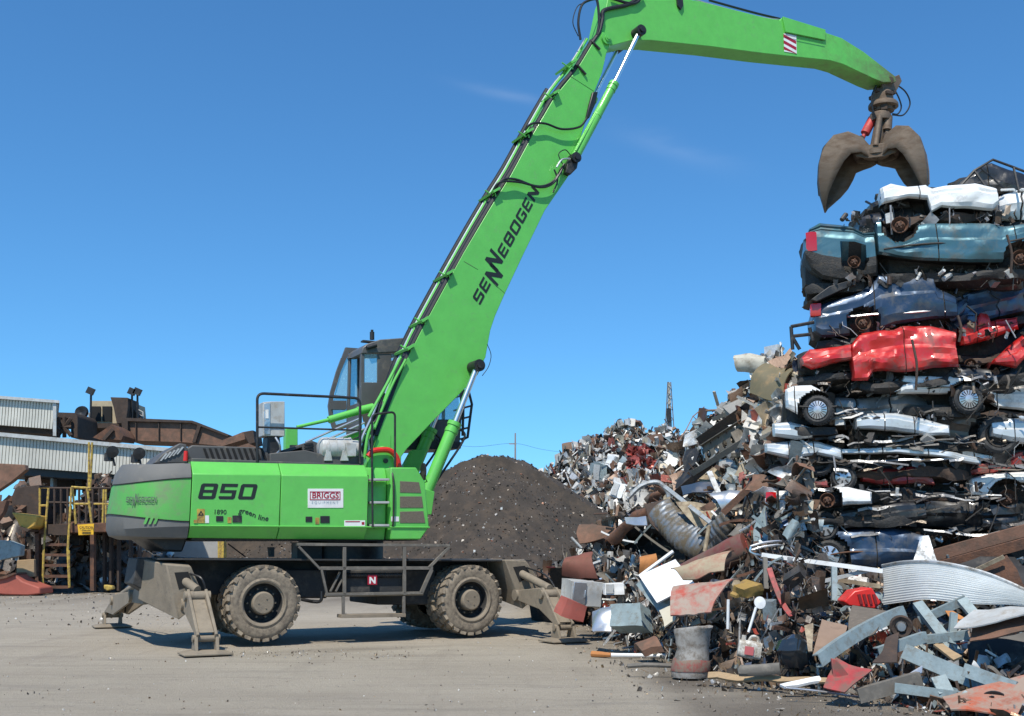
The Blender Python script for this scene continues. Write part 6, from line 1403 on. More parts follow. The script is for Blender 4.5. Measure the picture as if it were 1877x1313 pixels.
# filler scrap: small, uncountable
g = G(); rnd = random.Random(40)
NP = [((.045, .04, .037), 10), ((.12, .07, .045), 6), ((.22, .15, .10), 4), ((.33, .33, .33), 3), ((.55, .54, .51), 2.2), ((.2, .25, .27), 3), ((.36, .30, .2), 2), ((.35, .06, .04), .9), ((.07, .1, .16), 1)]
for i in range(8500):
    px = rnd.uniform(985, 1920); pc, Yc = lerp_tab(cg, px); pt, Yb = lerp_tab(tops, px); t = rnd.random()
    py = pc+(pt-pc)*t; hw_ = hollow(px, py)
    if hw_ > .5 and rnd.random() < .85: continue
    Y = Yc+(Yb-Yc)*t; p = at(px, py, Y-.05+hw_); p.y -= (.55*rnd.random()**2 if hw_ < .3 else 0); frag(g, p, (.05+.30*rnd.random()**2.8)*(.8+.4*(Y/18)), rnd, NP, 'ssssssbrrrrwwww')
tag(g.build('loose_scrap', JM), 'small mixed scrap, rods and torn sheet covering the near pile', 'scrap', None, 'stuff')
g = G(); rnd = random.Random(41)       # ridge clutter up the slope beside the cars
for i in range(900):
    px = rnd.uniform(1100, 1475); pt, Yb = lerp_tab(tops, px); py = pt+rnd.uniform(-4, 190)
    if hollow(px, py) > .3: continue
    frag(g, at(px, py, pileY(px, py)-.15), .16+.55*rnd.random()**2, rnd, HP, 'sssssbrwt')
tag(g.build('slope_scrap', [Mt['junkl'], Mt['junklm']]), 'bent sheet metal and offcuts along the top of the near pile', 'scrap', None, 'stuff')
# yard litter near the pile and under the plant
g = G(); rnd = random.Random(42); GP_ = [((.5, .47, .42), 4), ((.1, .085, .07), 5), ((.25, .18, .12), 4), ((.65, .64, .6), 2), ((.35, .25, .14), 2)]
for i in range(1500):
    px = rnd.uniform(940, 1870); pc, Yc = lerp_tab(cg, px); py = pc+2+70*rnd.random()**3.2
    if py > 1312: continue
    s = .02+.07*rnd.random()**3; frag(g, gnd(px, py, .012), s, rnd, GP_, 'ssbr')
for i in range(420):
    px = rnd.uniform(-20, 330); py = 1090+60*rnd.random()**2.2; frag(g, gnd(px, py, .01), .03+.10*rnd.random()**3, rnd, GP_, 'ssb')
for i in range(1500):
    px = rnd.uniform(-20, 1877); py = 1100+212*rnd.random()**.8; frag(g, gnd(px, py, .006), .008+.035*rnd.random()**4, rnd, GP_, 'sb')
for i in range(260):
    px = rnd.uniform(390, 760); py = 1200+rnd.gauss(0, 5); frag(g, gnd(px, py, .008), .012+.03*rnd.random()**2, rnd, GP_, 'sb')
tag(g.build('yard_litter', JM), 'chips, stones and litter strewn over the dirt yard', 'litter', None, 'stuff')
# --- named pieces; n-th argument up is how far in front of the pile surface they stand
def PPt(px, py, up=.12): return at(px, py, pileY(px, py)-up)
def sheet(name, label, cat, quad, m, th=.012, up=.2, bend=0., amp=.02, sd=1, n=14, corr=0, Ys=None, bevel=0, cdir=0):
    P = [at(q[0], q[1], (Ys[i] if Ys else pileY(*q)-up)) for i, q in enumerate(quad)]       # a real panel through four points in space
    g = G(); A, B, C_, D = P; nrm = (B-A).cross(D-A).normalized(); 
    if nrm.y > 0: nrm = -nrm
    nn = n if not corr else 90; na, nb = (nn, 14) if cdir == 0 else (14, nn)
    if not corr: na = nb = n
    for s in (0, 1):
        for i in range(na+1):
            for j in range(nb+1):
                u, v = i/na, j/nb; p = A*(1-u)*(1-v)+B*u*(1-v)+C_*u*v+D*(1-u)*v
                p = p+nrm*(bend*(1-(2*u-1)**2))+noise.noise_vector(p*2.3+Vector((sd, 0, 0)))*amp+lin(p*3.1+Vector((sd, 0, 0)))*amp*.9
                if corr: w_ = (u if cdir == 0 else v); p = p+nrm*math.sin(w_*math.pi*2*corr)*.018
                g.v.append(p-nrm*th*s)
    q = (na+1)*(nb+1)
    for i in range(na):
        for j in range(nb):
            a = i*(nb+1)+j
            for f in ((a, a+nb+1, a+nb+2, a+1), (q+a, q+a+1, q+a+nb+2, q+a+nb+1)): g.f.append(list(f)); g.m.append(0); g.c.append(None); g.sm.append(True)
    for i in range(na):
        for j in (0, nb): a = i*(nb+1)+j; g.f.append([a, a+nb+1, q+a+nb+1, q+a]); g.m.append(0); g.c.append(None); g.sm.append(False)
    for j in range(nb):
        for i in (0, na): a = i*(nb+1)+j; g.f.append([a, a+1, q+a+1, q+a]); g.m.append(0); g.c.append(None); g.sm.append(False)
    o = g.build(name, Mt[m] if isinstance(m, str) else m, None, bevel, recalc=True, angle=30); return tag(o, label, cat)
def beam(name, label, cat, a, b, w_, h_, m, up=.25, prof='C', bend=0, roll=0, Ys=None):
    A = at(a[0], a[1], Ys[0] if Ys else pileY(*a)-up); B = at(b[0], b[1], Ys[1] if Ys else pileY(*b)-up)
    d = (B-A).normalized(); side = d.cross(Vector((0, -1, 0)))
    side = side.normalized() if side.length > .05 else Vector((0, 0, 1)); out = d.cross(side).normalized()
    if out.y > 0: out = -out
    rm = Matrix.Rotation(roll, 3, d); side = rm @ side; out = rm @ out; t = .012
    prof_ = {'C': [(-w_/2, 0), (w_/2, 0), (w_/2, -h_), (w_/2-t, -h_), (w_/2-t, -t), (-w_/2+t, -t), (-w_/2+t, -h_), (-w_/2, -h_)], 'L': [(-w_/2, 0), (w_/2, 0), (w_/2, -h_), (w_/2-t, -h_), (w_/2-t, -t), (-w_/2, -t)],
             'I': [(-w_/2, 0), (w_/2, 0), (w_/2, -t), (t/2, -t), (t/2, -h_+t), (w_/2, -h_+t), (w_/2, -h_), (-w_/2, -h_), (-w_/2, -h_+t), (-t/2, -h_+t), (-t/2, -t), (-w_/2, -t)],
             'B': [(-w_/2, 0), (w_/2, 0), (w_/2, -h_), (-w_/2, -h_)]}[prof]
    g = G(); N = 8; k = len(prof_); vsx = []
    for i in range(N+1):
        t_ = i/N; p = A.lerp(B, t_)+Vector((0, 0, 1))*bend*(1-(2*t_-1)**2)
        for (x, y) in prof_: vsx.append(p+side*x+out*y)
    fs = [(i*k+j, (i+1)*k+j, (i+1)*k+(j+1) % k, i*k+(j+1) % k) for i in range(N) for j in range(k)]+[tuple(range(k)), tuple(N*k+j for j in range(k-1, -1, -1))]
    g.add(vsx, fs); return tag(g.build(name, Mt[m] if isinstance(m, str) else m, None, 0, recalc=True), label, cat)
def rod(name, label, cat, pts, r, m, up=.3, k=6, closed=False, Ys=None):
    P = [at(x, y, Ys if Ys else pileY(x, y)-up) for x, y in pts]; g = G(); g.tube(catmull(P, k) if len(P) > 2 else P, r, 8); return tag(g.build(name, Mt[m] if isinstance(m, str) else m), label, cat)
redpl = mat('faded_red_plastic', (.36, .075, .05), .6, 0, (.32, .25, .2), .75, 2.5, var=.3); pinkred = mat('rose_red_metal', (.34, .045, .045), .6, 0, (.17, .09, .07), .6, 5, var=.25)
tan_ = mat('tan_panel', (.40, .33, .22), .75, 0, (.2, .15, .1), .7, 3, var=.25); browntube = mat('red_brown_enamel', (.16, .045, .035), .5, 0, (.14, .09, .065), .6, 2.5, coat=.2, var=.25); orange = mat('orange_rust', (.42, .17, .05), .8, 0, (.2, .09, .04), .3, 4)
# foreground right
sheet('corrugated_sheet', 'large curved corrugated white metal sheet lying across the right foreground', 'corrugated sheet', [(1614, 1040), (1614, 1112), (1900, 1122), (1900, 1062)], mat('pale_corrugated', (.56, .57, .55), .5, .2, (.35, .33, .28), .2, 1.5), .01, 0, .0, .015, 2, corr=9, Ys=[15.6, 15.2, 13.6, 14.4]) if 0 else None
def curved_corr():
    g = G(); m = mat('pale_corrugated', (.56, .58, .57), .45, .25, (.36, .34, .29), .25, 1.5); N, K = 40, 130
    a_t = [(1616, 1040, 15.9), (1660, 1033, 15.4), (1720, 1034, 15.0), (1800, 1052, 14.6), (1877, 1084, 14.2), (1960, 1125, 13.9)]
    a_b = [(1616, 1110, 15.5), (1660, 1104, 15.0), (1700, 1100, 14.6), (1780, 1108, 14.2), (1877, 1113, 13.8), (1960, 1140, 13.6)]
    T = catmull([at(*q) for q in a_t], 8); B = catmull([at(*q) for q in a_b], 8); m_ = len(T); vs_ = []
    for s in (0, 1):
        for i in range(m_):
            for k in range(K+1):
                v = k/K; p = T[i].lerp(B[i], v); p += Vector((0, -1, .25))*(.10*math.sin(v*math.pi)+.013*math.sin(v*2*math.pi*17)); vs_.append(p+Vector((0, .012*s, 0)))
    q = m_*(K+1); fs = []
    for i in range(m_-1):
        for k in range(K): a = i*(K+1)+k; fs += [(a, a+1, a+K+2, a+K+1), (q+a, q+a+K+1, q+a+K+2, q+a+1)]
        for k in (0, K): a = i*(K+1)+k; fs.append((a, a+K+1, q+a+K+1, q+a))
    for k in range(K):
        for i in (0, m_-1): a = i*(K+1)+k; fs.append((a, a+1, q+a+1, q+a))
    g.add(vs_, fs, 0, None, True); tag(g.build('corrugated_sheet', m, None, recalc=True, angle=50), 'large curved pale corrugated sheet across the right foreground', 'corrugated sheet')
    g = G(); g.tube([p+Vector((0, -.03, .015)) for p in T], .022, 6); o = g.build('sheet_rim', Mt['galv'], bpy.data.objects['corrugated_sheet'])
curved_corr()
beam('steel_beam', 'longest brown beam slanting up to the right edge above the corrugated sheet', 'beam', (1690, 1026), (1900, 968), .16, .12, 'rustbrown', Ys=(16.2, 15.8)); beam('steel_beam', 'dark rusty beam just under the longest brown beam at right', 'beam', (1700, 1046), (1900, 992), .14, .1, 'rust', Ys=(15.9, 15.2))
sheet('dark_plate', 'dark grey steel plate behind the corrugated sheet', 'plate', [(1720, 1050), (1800, 1075), (1900, 1072), (1845, 1000)], 'blackpaint', .02, Ys=[15.5, 15.2, 14.9, 15.6]); sheet('rusty_plate', 'rusty cream edged plate at right behind the corrugated sheet', 'plate', [(1790, 1052), (1880, 1082), (1862, 1045), (1842, 1020)], 'rust', .03, Ys=[15.0, 14.6, 14.7, 14.8])
beam('edge_strip', 'cream strip along the rusty plate at right', 'strip', (1790, 1046), (1840, 1022), .05, .03, tan_, Ys=(14.9, 14.7), prof='B')
sheet('bent_duct', 'shiny bent duct piece standing on top of the corrugated sheet', 'duct', [(1672, 1034), (1720, 1032), (1702, 984), (1688, 984)], 'galv', .05, Ys=[15.8, 15.7, 15.9, 15.9], sd=4)
B_ = 'bluegrey'
for (a, b, w_, h_, m, Ys, lab) in (
    ((1682, 1104), (1756, 1200), .13, .08, B_, (14.0, 13.2), 'blue grey flat bar slanting down right beneath the corrugated sheet'),
    ((1686, 1140), (1772, 1100), .10, .07, B_, (13.9, 13.7), 'blue grey bar crossing the slanting flat bar'),
    ((1763, 1098), (1790, 1130), .12, .07, B_, (13.4, 13.2), 'short blue grey bar right of the crossing bar'),
    ((1750, 1124), (1746, 1180), .08, .05, B_, (13.2, 13.1), 'short upright blue grey bar among the beams'),
    ((1504, 1212), (1660, 1122), .15, .09, B_, (12.9, 13.9), 'long bent blue grey channel rising to the right over the brown board'),
    ((1612, 1198), (1700, 1168), .12, .09, B_, (12.9, 13.2), 'short grey channel left of the long bottom beam'),
    ((1656, 1194), (1830, 1268), .17, .12, B_, (12.7, 11.8), 'long heavy blue grey beam pointing at the lower right corner'),
    ((1575, 1278), (1690, 1246), .15, .10, 'dustyrail', (12.1, 12.2), 'dusty grey channel lying flat at the pile foot'),
    ((1640, 1262), (1790, 1282), .10, .05, B_, (12.05, 11.8), 'punched blue grey rail lying at the foot of the pile'),
    ((1720, 1240), (1735, 1270), .16, .03, B_, (12.0, 11.9), 'punched blue grey plate beneath the long heavy beam'),
    ((1765, 1228), (1860, 1262), .14, .03, B_, (12.0, 11.5), 'second punched blue grey rail above the red sheet'),
    ((1690, 1175), (1775, 1165), .10, .08, B_, (13.3, 13.0), 'blue grey channel beneath the slanting flat bar')):
    o = beam('steel_channel' if h_ > .06 else 'flat_bar', lab, 'steel bar', a, b, w_, h_, m, Ys=Ys, prof='C' if h_ > .06 else 'B', bend=.05 if 'bent' in lab else 0)
for (q, m, Ys, lab, nm, ct) in (
    ([(1560, 1112), (1550, 1180), (1600, 1160), (1640, 1122)], mat('worn_plank', (.12, .10, .08), .85, 0, (.25, .2, .15), .3, 5, stretch=(1, 6, 6)), [14.2, 13.5, 13.4, 14.0], 'dark worn wooden board leaning under the red basket', 'wooden_board', 'board'),
    ([(1504, 1136), (1490, 1198), (1542, 1188), (1548, 1148)], mat('brown_board', (.25, .17, .12), .75, 0, (.15, .1, .07), .3, 3), [13.8, 13.2, 13.2, 13.7], 'brown board standing at the left end of the long bent channel', 'wooden_board', 'board'),
    ([(1475, 1150), (1484, 1195), (1492, 1195), (1490, 1145)], tan_, [13.6, 13.1, 13.1, 13.6], 'cream edge strip left of the brown board', 'edge_strip', 'strip'),
    ([(1712, 1178), (1745, 1208), (1760, 1203), (1728, 1176)], 'wood', [12.9, 12.6, 12.6, 12.9], 'orange tan plank between the grey beams', 'plank', 'plank'),
    ([(1732, 1120), (1745, 1145), (1772, 1135), (1745, 1118)], orange, [13.7, 13.5, 13.5, 13.7], 'orange rusty plate under the crossing bar', 'rusty_plate', 'plate'),
    ([(1750, 1150), (1900, 1128), (1900, 1112), (1790, 1118)], 'lgrey', [12.7, 12.2, 12.6, 13.0], 'grey panel edge sticking out under the corrugated sheet at right', 'grey_sheet', 'sheet'),
    ([(1775, 1180), (1900, 1152), (1900, 1122), (1780, 1152)], 'rustbrown', [12.6, 12.1, 12.5, 12.8], 'brown torn panel arching to the right edge above the red sheet', 'torn_sheet', 'sheet'),
    ([(1775, 1178), (1780, 1240), (1920, 1235), (1905, 1150)], 'blackpaint', [13.2, 12.9, 12.7, 12.9], 'black hollow shell beneath the brown torn panel', 'black_shell', 'shell'),
    ([(1730, 1278), (1745, 1306), (1900, 1312), (1900, 1234)], mat('orange_red_sheet', (.36, .085, .04), .7, 0, (.3, .22, .17), .7, 3, var=.3), [11.75, 11.3, 10.9, 11.6], 'faded orange red sheet at the lower right corner', 'red_sheet', 'sheet'),
    ([(1512, 1260), (1548, 1270), (1596, 1228), (1530, 1206)], pinkred, [12.1, 12.0, 12.2, 12.5], 'rose red bracket plate lying at the foot of the pile', 'red_bracket', 'bracket'),
    ([(1625, 1170), (1600, 1215), (1640, 1215), (1650, 1160)], 'rustdark', [13.0, 12.5, 12.5, 13.0], 'crumpled dark sheet under the grey channels', 'crumpled_sheet', 'sheet'),
    ([(1630, 1250), (1690, 1222), (1690, 1235), (1632, 1262)], 'alu', [12.3, 12.4, 12.35, 12.2], 'shiny blue tinted metal strip between the beams', 'metal_strip', 'strip'),
    ([(1430, 1255), (1500, 1243), (1505, 1250), (1440, 1262)], 'white', [12.9, 12.9, 12.85, 12.8], 'thin white plank at the pile foot left of the red bracket', 'plank', 'plank'),
    ([(1300, 1232), (1560, 1246), (1560, 1253), (1300, 1243)], 'wood', [14.0, 12.6, 12.55, 13.9], 'long grey brown timber lying along the foot of the pile', 'timber', 'timber')):
    sheet(nm, lab, ct, q, m, .03 if 'timber' in lab or 'plank' in lab else .015, Ys=Ys, sd=sum(ord(ch) for ch in lab) % 50, amp=.03)
# red bracket fin, red basket
g = G(); P = [(1524, 1208), (1534, 1210), (1556, 1238), (1540, 1262), (1512, 1258), (1528, 1240)]; pxpoly(g, P, 12.25, .05); g.build('fin', pinkred, bpy.data.objects['red_bracket'], .01, recalc=True)
g = G(); pts = [(1547, 1104), (1566, 1084), (1598, 1078), (1616, 1106), (1604, 1118), (1556, 1112)]; pxpoly(g, pts, 14.6, .35); rbk = tag(g.build('red_basket', Mt['red'], None, .02, recalc=True), 'bright red plastic basket tipped left of the corrugated sheet', 'basket')
g = G(); 
for k in range(4): x = 1572+k*9; pxpoly(g, [(x, 1091), (x+5, 1090), (x+10, 1108), (x+5, 1109)], 14.58, .03)
g.build('basket_slot', mat('dark_red', (.18, .01, .01), .6), rbk, recalc=True)
# shopping trolley frame and bars
g = G(); Yt = 16.0
for seg in ([(1376, 1003), (1400, 996), (1434, 994), (1456, 1006), (1490, 1044)], [(1378, 1010), (1402, 1003), (1432, 1001), (1450, 1012), (1484, 1046)], [(1376, 1003), (1382, 1016), (1460, 1030), (1492, 1048)], [(1382, 1016), (1400, 1030), (1470, 1040)]):
    g.tube(catmull([at(x, y, Yt) for x, y in seg], 5), .018, 6)
for k in range(7): g.tube([at(1388+k*12, 1000-0*k, Yt), at(1400+k*12, 1030+k*2, Yt+.1)], .008, 4)
tag(g.build('trolley_frame', Mt['chrome']), 'bent chrome trolley frame left of the long white rail', 'trolley')
beam('white_rail', 'long white rail running left from the corrugated sheet', 'rail', (1396, 1018), (1618, 1048), .06, .05, 'white', Ys=(15.8, 15.3)); beam('white_rail', 'thin white rail slanting below the long white rail', 'rail', (1440, 1083), (1600, 1045), .05, .04, 'lgrey', Ys=(15.7, 15.4))
beam('upright_post', 'dark grey post standing under the long white rail', 'post', (1530, 1040), (1530, 1102), .07, .05, 'bluegrey', Ys=(15.2, 15.0)); beam('upright_post', 'shorter grey post left below the trolley frame', 'post', (1403, 1022), (1405, 1080), .06, .05, 'dustyrail', Ys=(15.6, 15.4))
beam('pale_strip', 'pale horizontal strip behind the upright post', 'strip', (1536, 1064), (1614, 1076), .06, .04, tan_, Ys=(15.8, 15.6)); beam('red_bar', 'rust red twisted bar hanging below the trolley frame', 'bar', (1410, 1042), (1452, 1130), .07, .04, pinkred, Ys=(15.2, 14.6), prof='L', bend=-.1)
# middle: brown boat-like tank, white board, plastic sheet
g = G(); A = at(1232, 1068, 18.2); Bp = at(1362, 1000, 17.2); d = (Bp-A); ln_ = d.length
slab(g, ln_, .5, .42, 4, .02, 0, .16, -.2, y0=-.1, nz=8, ny=8)
o = g.build('red_brown_tank', browntube, None, angle=35); o.location = A; o.rotation_euler = (0, -math.asin(d.z/ln_), math.atan2(d.y, d.x)); tag(o, 'long red brown enamel tank slanting behind the white board', 'tank')
g = G(); g.tube([Vector((.1, -.13, .02)), Vector((ln_*.5, -.14, .03)), Vector((ln_*.9, -.12, .02))], .018, 6); g.build('tank_ridge', browntube, o)
whiteb = mat('clean_white_board', (.8, .8, .8), .4, var=.02)
sheet('white_board', 'bright white square board tilted in the middle of the pile', 'board', [(1171, 1056), (1204, 1106), (1273, 1070), (1238, 1026)], whiteb, .03, Ys=[17.3, 16.8, 16.6, 17.1], amp=.004); sheet('blue_board', 'blue grey panel just under the bright white board', 'panel', [(1166, 1072), (1206, 1122), (1232, 1105), (1178, 1060)], 'bluegrey', .03, Ys=[17.4, 16.9, 16.9, 17.3], amp=.02)
rod('white_pole', 'white pole leaning behind the bright white board', 'pole', [(1172, 1058), (1234, 1012)], .03, 'white', Ys=17.5)
sheet('dented_box_side', 'grey blue cabinet side lying left of the white board', 'cabinet', [(1118, 1108), (1118, 1148), (1176, 1148), (1172, 1104)], 'bluegrey', .3, Ys=[18.3, 18.1, 17.7, 17.9], amp=.02)
crate_box('grey_appliance', 'light grey dented appliance box at the left foot of the pile', 'appliance', (1066, 1088), 20.6, (.62, .5, .46), .35, Mt['lgrey'], seed=9, tilt=(.05, .1), jit=.02); crate_box('red_box', 'dull red box lying below the light grey appliance', 'box', (1047, 1118), 19.8, (.42, .35, .3), .4, mat('dull_red', (.34, .09, .07), .7, 0, (.2, .1, .08), .3, 3), seed=10, tilt=(.1, .35), jit=.02, door=False)
crate_box('small_machine', 'small white machine with dark slot behind the grey appliance', 'machine', (1124, 1080), 20.4, (.36, .3, .2), .1, Mt['white'], seed=12, jit=.01)
for (q, m, Ys, lab, nm, ct, b_) in (
    ([(1040, 1018), (1030, 1056), (1094, 1062), (1085, 1012)], mat('red_rust_drum', (.17, .06, .04), .75, 0, (.1, .05, .03), .3, 3), [21.5, 21.3, 21, 21.4], 'red rust curved plate at the left end of the near pile', 'rusty_plate', 'plate', .2),
    ([(1062, 962), (1060, 1000), (1140, 975), (1100, 962)], 'rustbrown', [23.5, 23.2, 22.8, 23.2], 'orange rust plate between the brown mound and near pile', 'rusty_plate', 'plate', .05),
    ([(1172, 1020), (1172, 1052), (1206, 1040), (1200, 1018)], orange, [18.5, 18.3, 18.2, 18.5], 'orange curved lump above the white board', 'orange_lump', 'scrap piece', .15),
    ([(1232, 1040), (1250, 1060), (1330, 1050), (1350, 1010)], mat('pale_foam', (.33, .27, .18), .8, 0, (.3, .1, .07), .45, 2), [16.5, 16.3, 16.0, 16.4], 'torn pale sheet smeared with red right of the white board', 'torn_sheet', 'sheet', .1),
    ([(1236, 1078), (1226, 1128), (1306, 1122), (1352, 1062)], redpl, [16.2, 15.6, 15.3, 15.8], 'faded red plastic sheet draped over the pile', 'red_plastic_sheet', 'plastic sheet', .12),
    ([(1212, 1118), (1220, 1150), (1240, 1140), (1250, 1108)], mat('cream_card', (.5, .46, .36), .8), [16.2, 15.8, 15.8, 16.1], 'cream card piece left of the crushed bin', 'card', 'card', 0),
    ([(1180, 925), (1192, 960), (1225, 995), (1232, 915)], 'rustdark', [20.2, 19.8, 19.6, 20.2], 'dark rusty plate left of the silver culvert', 'rusty_plate', 'plate', .0),
    ([(1240, 920), (1280, 975), (1330, 985), (1325, 925)], tan_, [19.4, 19.0, 18.7, 19.0], 'sand coloured panel lying in the silver culvert', 'bent_sheet', 'sheet', .0),
    ([(1275, 860), (1280, 885), (1362, 880), (1355, 856)], tan_, [20.2, 20.0, 19.6, 19.8], 'splintered tan boards above the silver culvert', 'splintered_board', 'board', .0),
    ([(1246, 890), (1250, 910), (1352, 895), (1345, 878)], mat('navy_plate', (.03, .05, .09), .4, 0, (.1, .09, .08), .3, 3), [20.0, 19.8, 19.4, 19.6], 'dark navy plate under the splintered tan boards', 'navy_plate', 'plate', .0),
    ([(1258, 800), (1252, 820), (1282, 815), (1296, 775)], 'galv', [21.8, 21.6, 21.4, 21.7], 'crumpled silver sheet at the crest of the near pile', 'crumpled_sheet', 'sheet', .0),
    ([(1262, 822), (1240, 895), (1262, 890), (1284, 822)], 'blackpaint', [21.5, 20.7, 20.4, 21.2], 'black panel hanging left of the punched girder', 'black_sheet', 'sheet', .0),
    ([(1396, 738), (1394, 806), (1420, 802), (1420, 730)], mat('peeling_board', (.42, .36, .27), .75, 0, (.3, .17, .07), .45, 4), [18.6, 18.3, 18.1, 18.3], 'peeling cream board standing at the upper end of the punched girder', 'peeling_board', 'board', .0),
    ([(1345, 650), (1352, 680), (1410, 690), (1400, 652)], mat('pale_torn', (.45, .43, .36), .7, 0, (.2, .15, .1), .4, 3), [19.3, 19.2, 18.8, 18.9], 'torn pale sheet on the tip of the slope beside the red car', 'torn_sheet', 'sheet', .1),
    ([(1400, 670), (1372, 720), (1440, 740), (1450, 680)], mat('olive_sheet', (.14, .12, .07), .7, 0, (.3, .2, .1), .35, 3), [18.8, 18.6, 18.1, 18.2], 'olive brown panel below the torn pale sheet', 'bent_sheet', 'sheet', .1),
    ([(1395, 945), (1382, 992), (1408, 1000), (1406, 925)], 'bluegrey', [17.0, 16.8, 16.7, 16.9], 'narrow light blue door edge left of the black hulk', 'torn_car_door', 'car door', .05),
    ([(1300, 905), (1330, 940), (1356, 935), (1352, 900)], 'alu', [18.6, 18.4, 18.3, 18.4], 'shiny crumpled foil sheet at the right end of the culvert', 'foil_sheet', 'sheet', .1)):
    sheet(nm, lab, ct, q, m, .02, Ys=Ys, bend=b_, sd=sum(ord(ch) for ch in lab) % 60, amp=.045)
# punched girder
def girder():
    A, B = at(1292, 838, 20.4), at(1398, 772, 18.9); d = (B-A).normalized(); up_ = Vector((0, 0, 1)); up_ = (up_-d*up_.dot(d)).normalized(); n_ = d.cross(up_)
    if n_.y > 0: n_ = -n_
    ln_ = (B-A).length; g = G(); hh = .21; K = 7
    for k in range(K):        # plate with real round holes
        x0, x1 = ln_*k/K, ln_*(k+1)/K; c = (x0+x1)/2; r = .075; N = 16; ring_, sq = [], []
        for i in range(N):
            t = 6.283*i/N; ring_.append((c+math.cos(t)*r, math.sin(t)*r)); s_ = 1/max(abs(math.cos(t))/((x1-x0)/2), abs(math.sin(t))/hh); sq.append((c+math.cos(t)*s_, math.sin(t)*s_))
        for off_ in (0, -.012):
            vsx = [A+d*x+up_*y+n_*off_ for x, y in ring_+sq]; g.add(vsx, [(i, (i+1) % N, N+(i+1) % N, N+i) for i in range(N)])
        vsx = [A+d*x+up_*y for x, y in ring_]+[A+d*x+up_*y-n_*.012 for x, y in ring_]; g.add(vsx, [(i, (i+1) % N, N+(i+1) % N, N+i) for i in range(N)])
    for s in (-1, 1):
        for (w_, y) in ((.05, hh*s),): c = (A+B)/2+up_*y+n_*.03; m_ = Matrix((d, n_, up_)).transposed(); g.box(c, (ln_, .09, .014), m_)
    return tag(g.build('punched_girder', Mt['dustyrail'], None, angle=30), 'long grey girder with a row of round holes slanting up to the cars', 'girder')
girder()
for (a, b, w_, h_, m, Ys, lab) in (((1285, 818), (1392, 744), .34, .15, 'rustdark', (20.9, 19.3), 'broad dark rusty beam lying above the punched girder'), ((1268, 870), (1392, 792), .10, .08, 'dustyrail', (20.0, 18.5), 'thin grey beam under the punched girder'),
    ((1240, 905), (1300, 855), .12, .08, 'rustdark', (20.4, 19.7), 'thin dark beam running down left of the tan boards'), ((1305, 770), (1360, 750), .08, .05, 'dustyrail', (21.2, 20.3), 'thin strip on the crest of the near pile'),
    ((1218, 892), (1302, 958), .07, .05, 'galv', (20.2, 18.5), 'silver angle bar crossing the culvert'), ((1300, 865), (1322, 915), .09, .03, 'galv', (19.2, 18.7), 'short silver bar standing in the tan boards'),
    ((1385, 885), (1325, 942), .10, .08, 'rustbrown', (17.6, 17.9), 'brown round pole leaning against the car stack')):
    beam('steel_beam', lab, 'beam', a, b, w_, h_, m, Ys=Ys, prof='C' if h_ > .06 else 'B')
def culvert():
    g = G(); ax = [at(1206, 932, 20.0), at(1238, 960, 19.5), at(1272, 988, 19.0), at(1310, 1000, 18.6), at(1350, 962, 18.2)]; ax = catmull(ax, 26); m_ = len(ax); N = 16; vsx = []
    for s in (0, 1):
        for i, p in enumerate(ax):
            d = (ax[min(i+1, m_-1)]-ax[max(i-1, 0)]).normalized(); a = d.cross(Vector((0, -1, 0))).normalized(); b = a.cross(d).normalized()
            if b.y > 0: b = -b
            r = .32+.016*math.sin(i*1.25)-.02*s+.05*noise.noise(p*1.8)
            for k in range(N+1): t = math.pi*(k/N)*1.1-.15; vsx.append(p+a*math.cos(t)*r*.95+b*(math.sin(t)*r*.55-.1))
    q = m_*(N+1); fs = []
    for i in range(m_-1):
        for k in range(N): a = i*(N+1)+k; fs += [(a, a+1, a+N+2, a+N+1), (q+a, q+a+N+1, q+a+N+2, q+a+1)]
        for k in (0, N): a = i*(N+1)+k; fs.append((a, a+N+1, q+a+N+1, q+a))
    g.add(vsx, fs, 0, None, True); tag(g.build('ribbed_culvert', mat('ribbed_steel', (.22, .26, .31), .4, .65, (.16, .13, .09), .75, 2.5), None, recalc=True, angle=60), 'shiny ribbed steel culvert bent across the middle of the near pile', 'culvert')
culvert()
# curved blue bumper, rusty car door etc. at the left of the near pile
rod('curved_trim', 'curved white blue bumper skin above the culvert', 'bumper', [(1150, 915), (1175, 892), (1205, 885), (1222, 900), (1226, 912)], .045, 'galv', Ys=20.8)
rod('timber_stake', 'thin yellow stake standing right below the culvert', 'stake', [(1300, 965), (1292, 1012)], .035, tan_, Ys=18.1); rod('timber_stake', 'pale rod left beside the rust red curved plate', 'rod', [(1047, 986), (1066, 1006)], .025, 'lgrey', Ys=22)
sheet('rusty_car_shell', 'rusty folded car shell roof arching over the dark hollow', 'car shell', [(1105, 985), (1118, 1000), (1200, 935), (1190, 920)], 'rust', .05, Ys=[21.5, 21.2, 20.3, 20.5], bend=.1, amp=.06, sd=13); sheet('chrome_sill', 'shiny chrome sill under the rusty folded roof', 'sill', [(1147, 950), (1150, 962), (1186, 965), (1184, 948)], 'alu', .04, Ys=[20.6, 20.5, 20.2, 20.3])
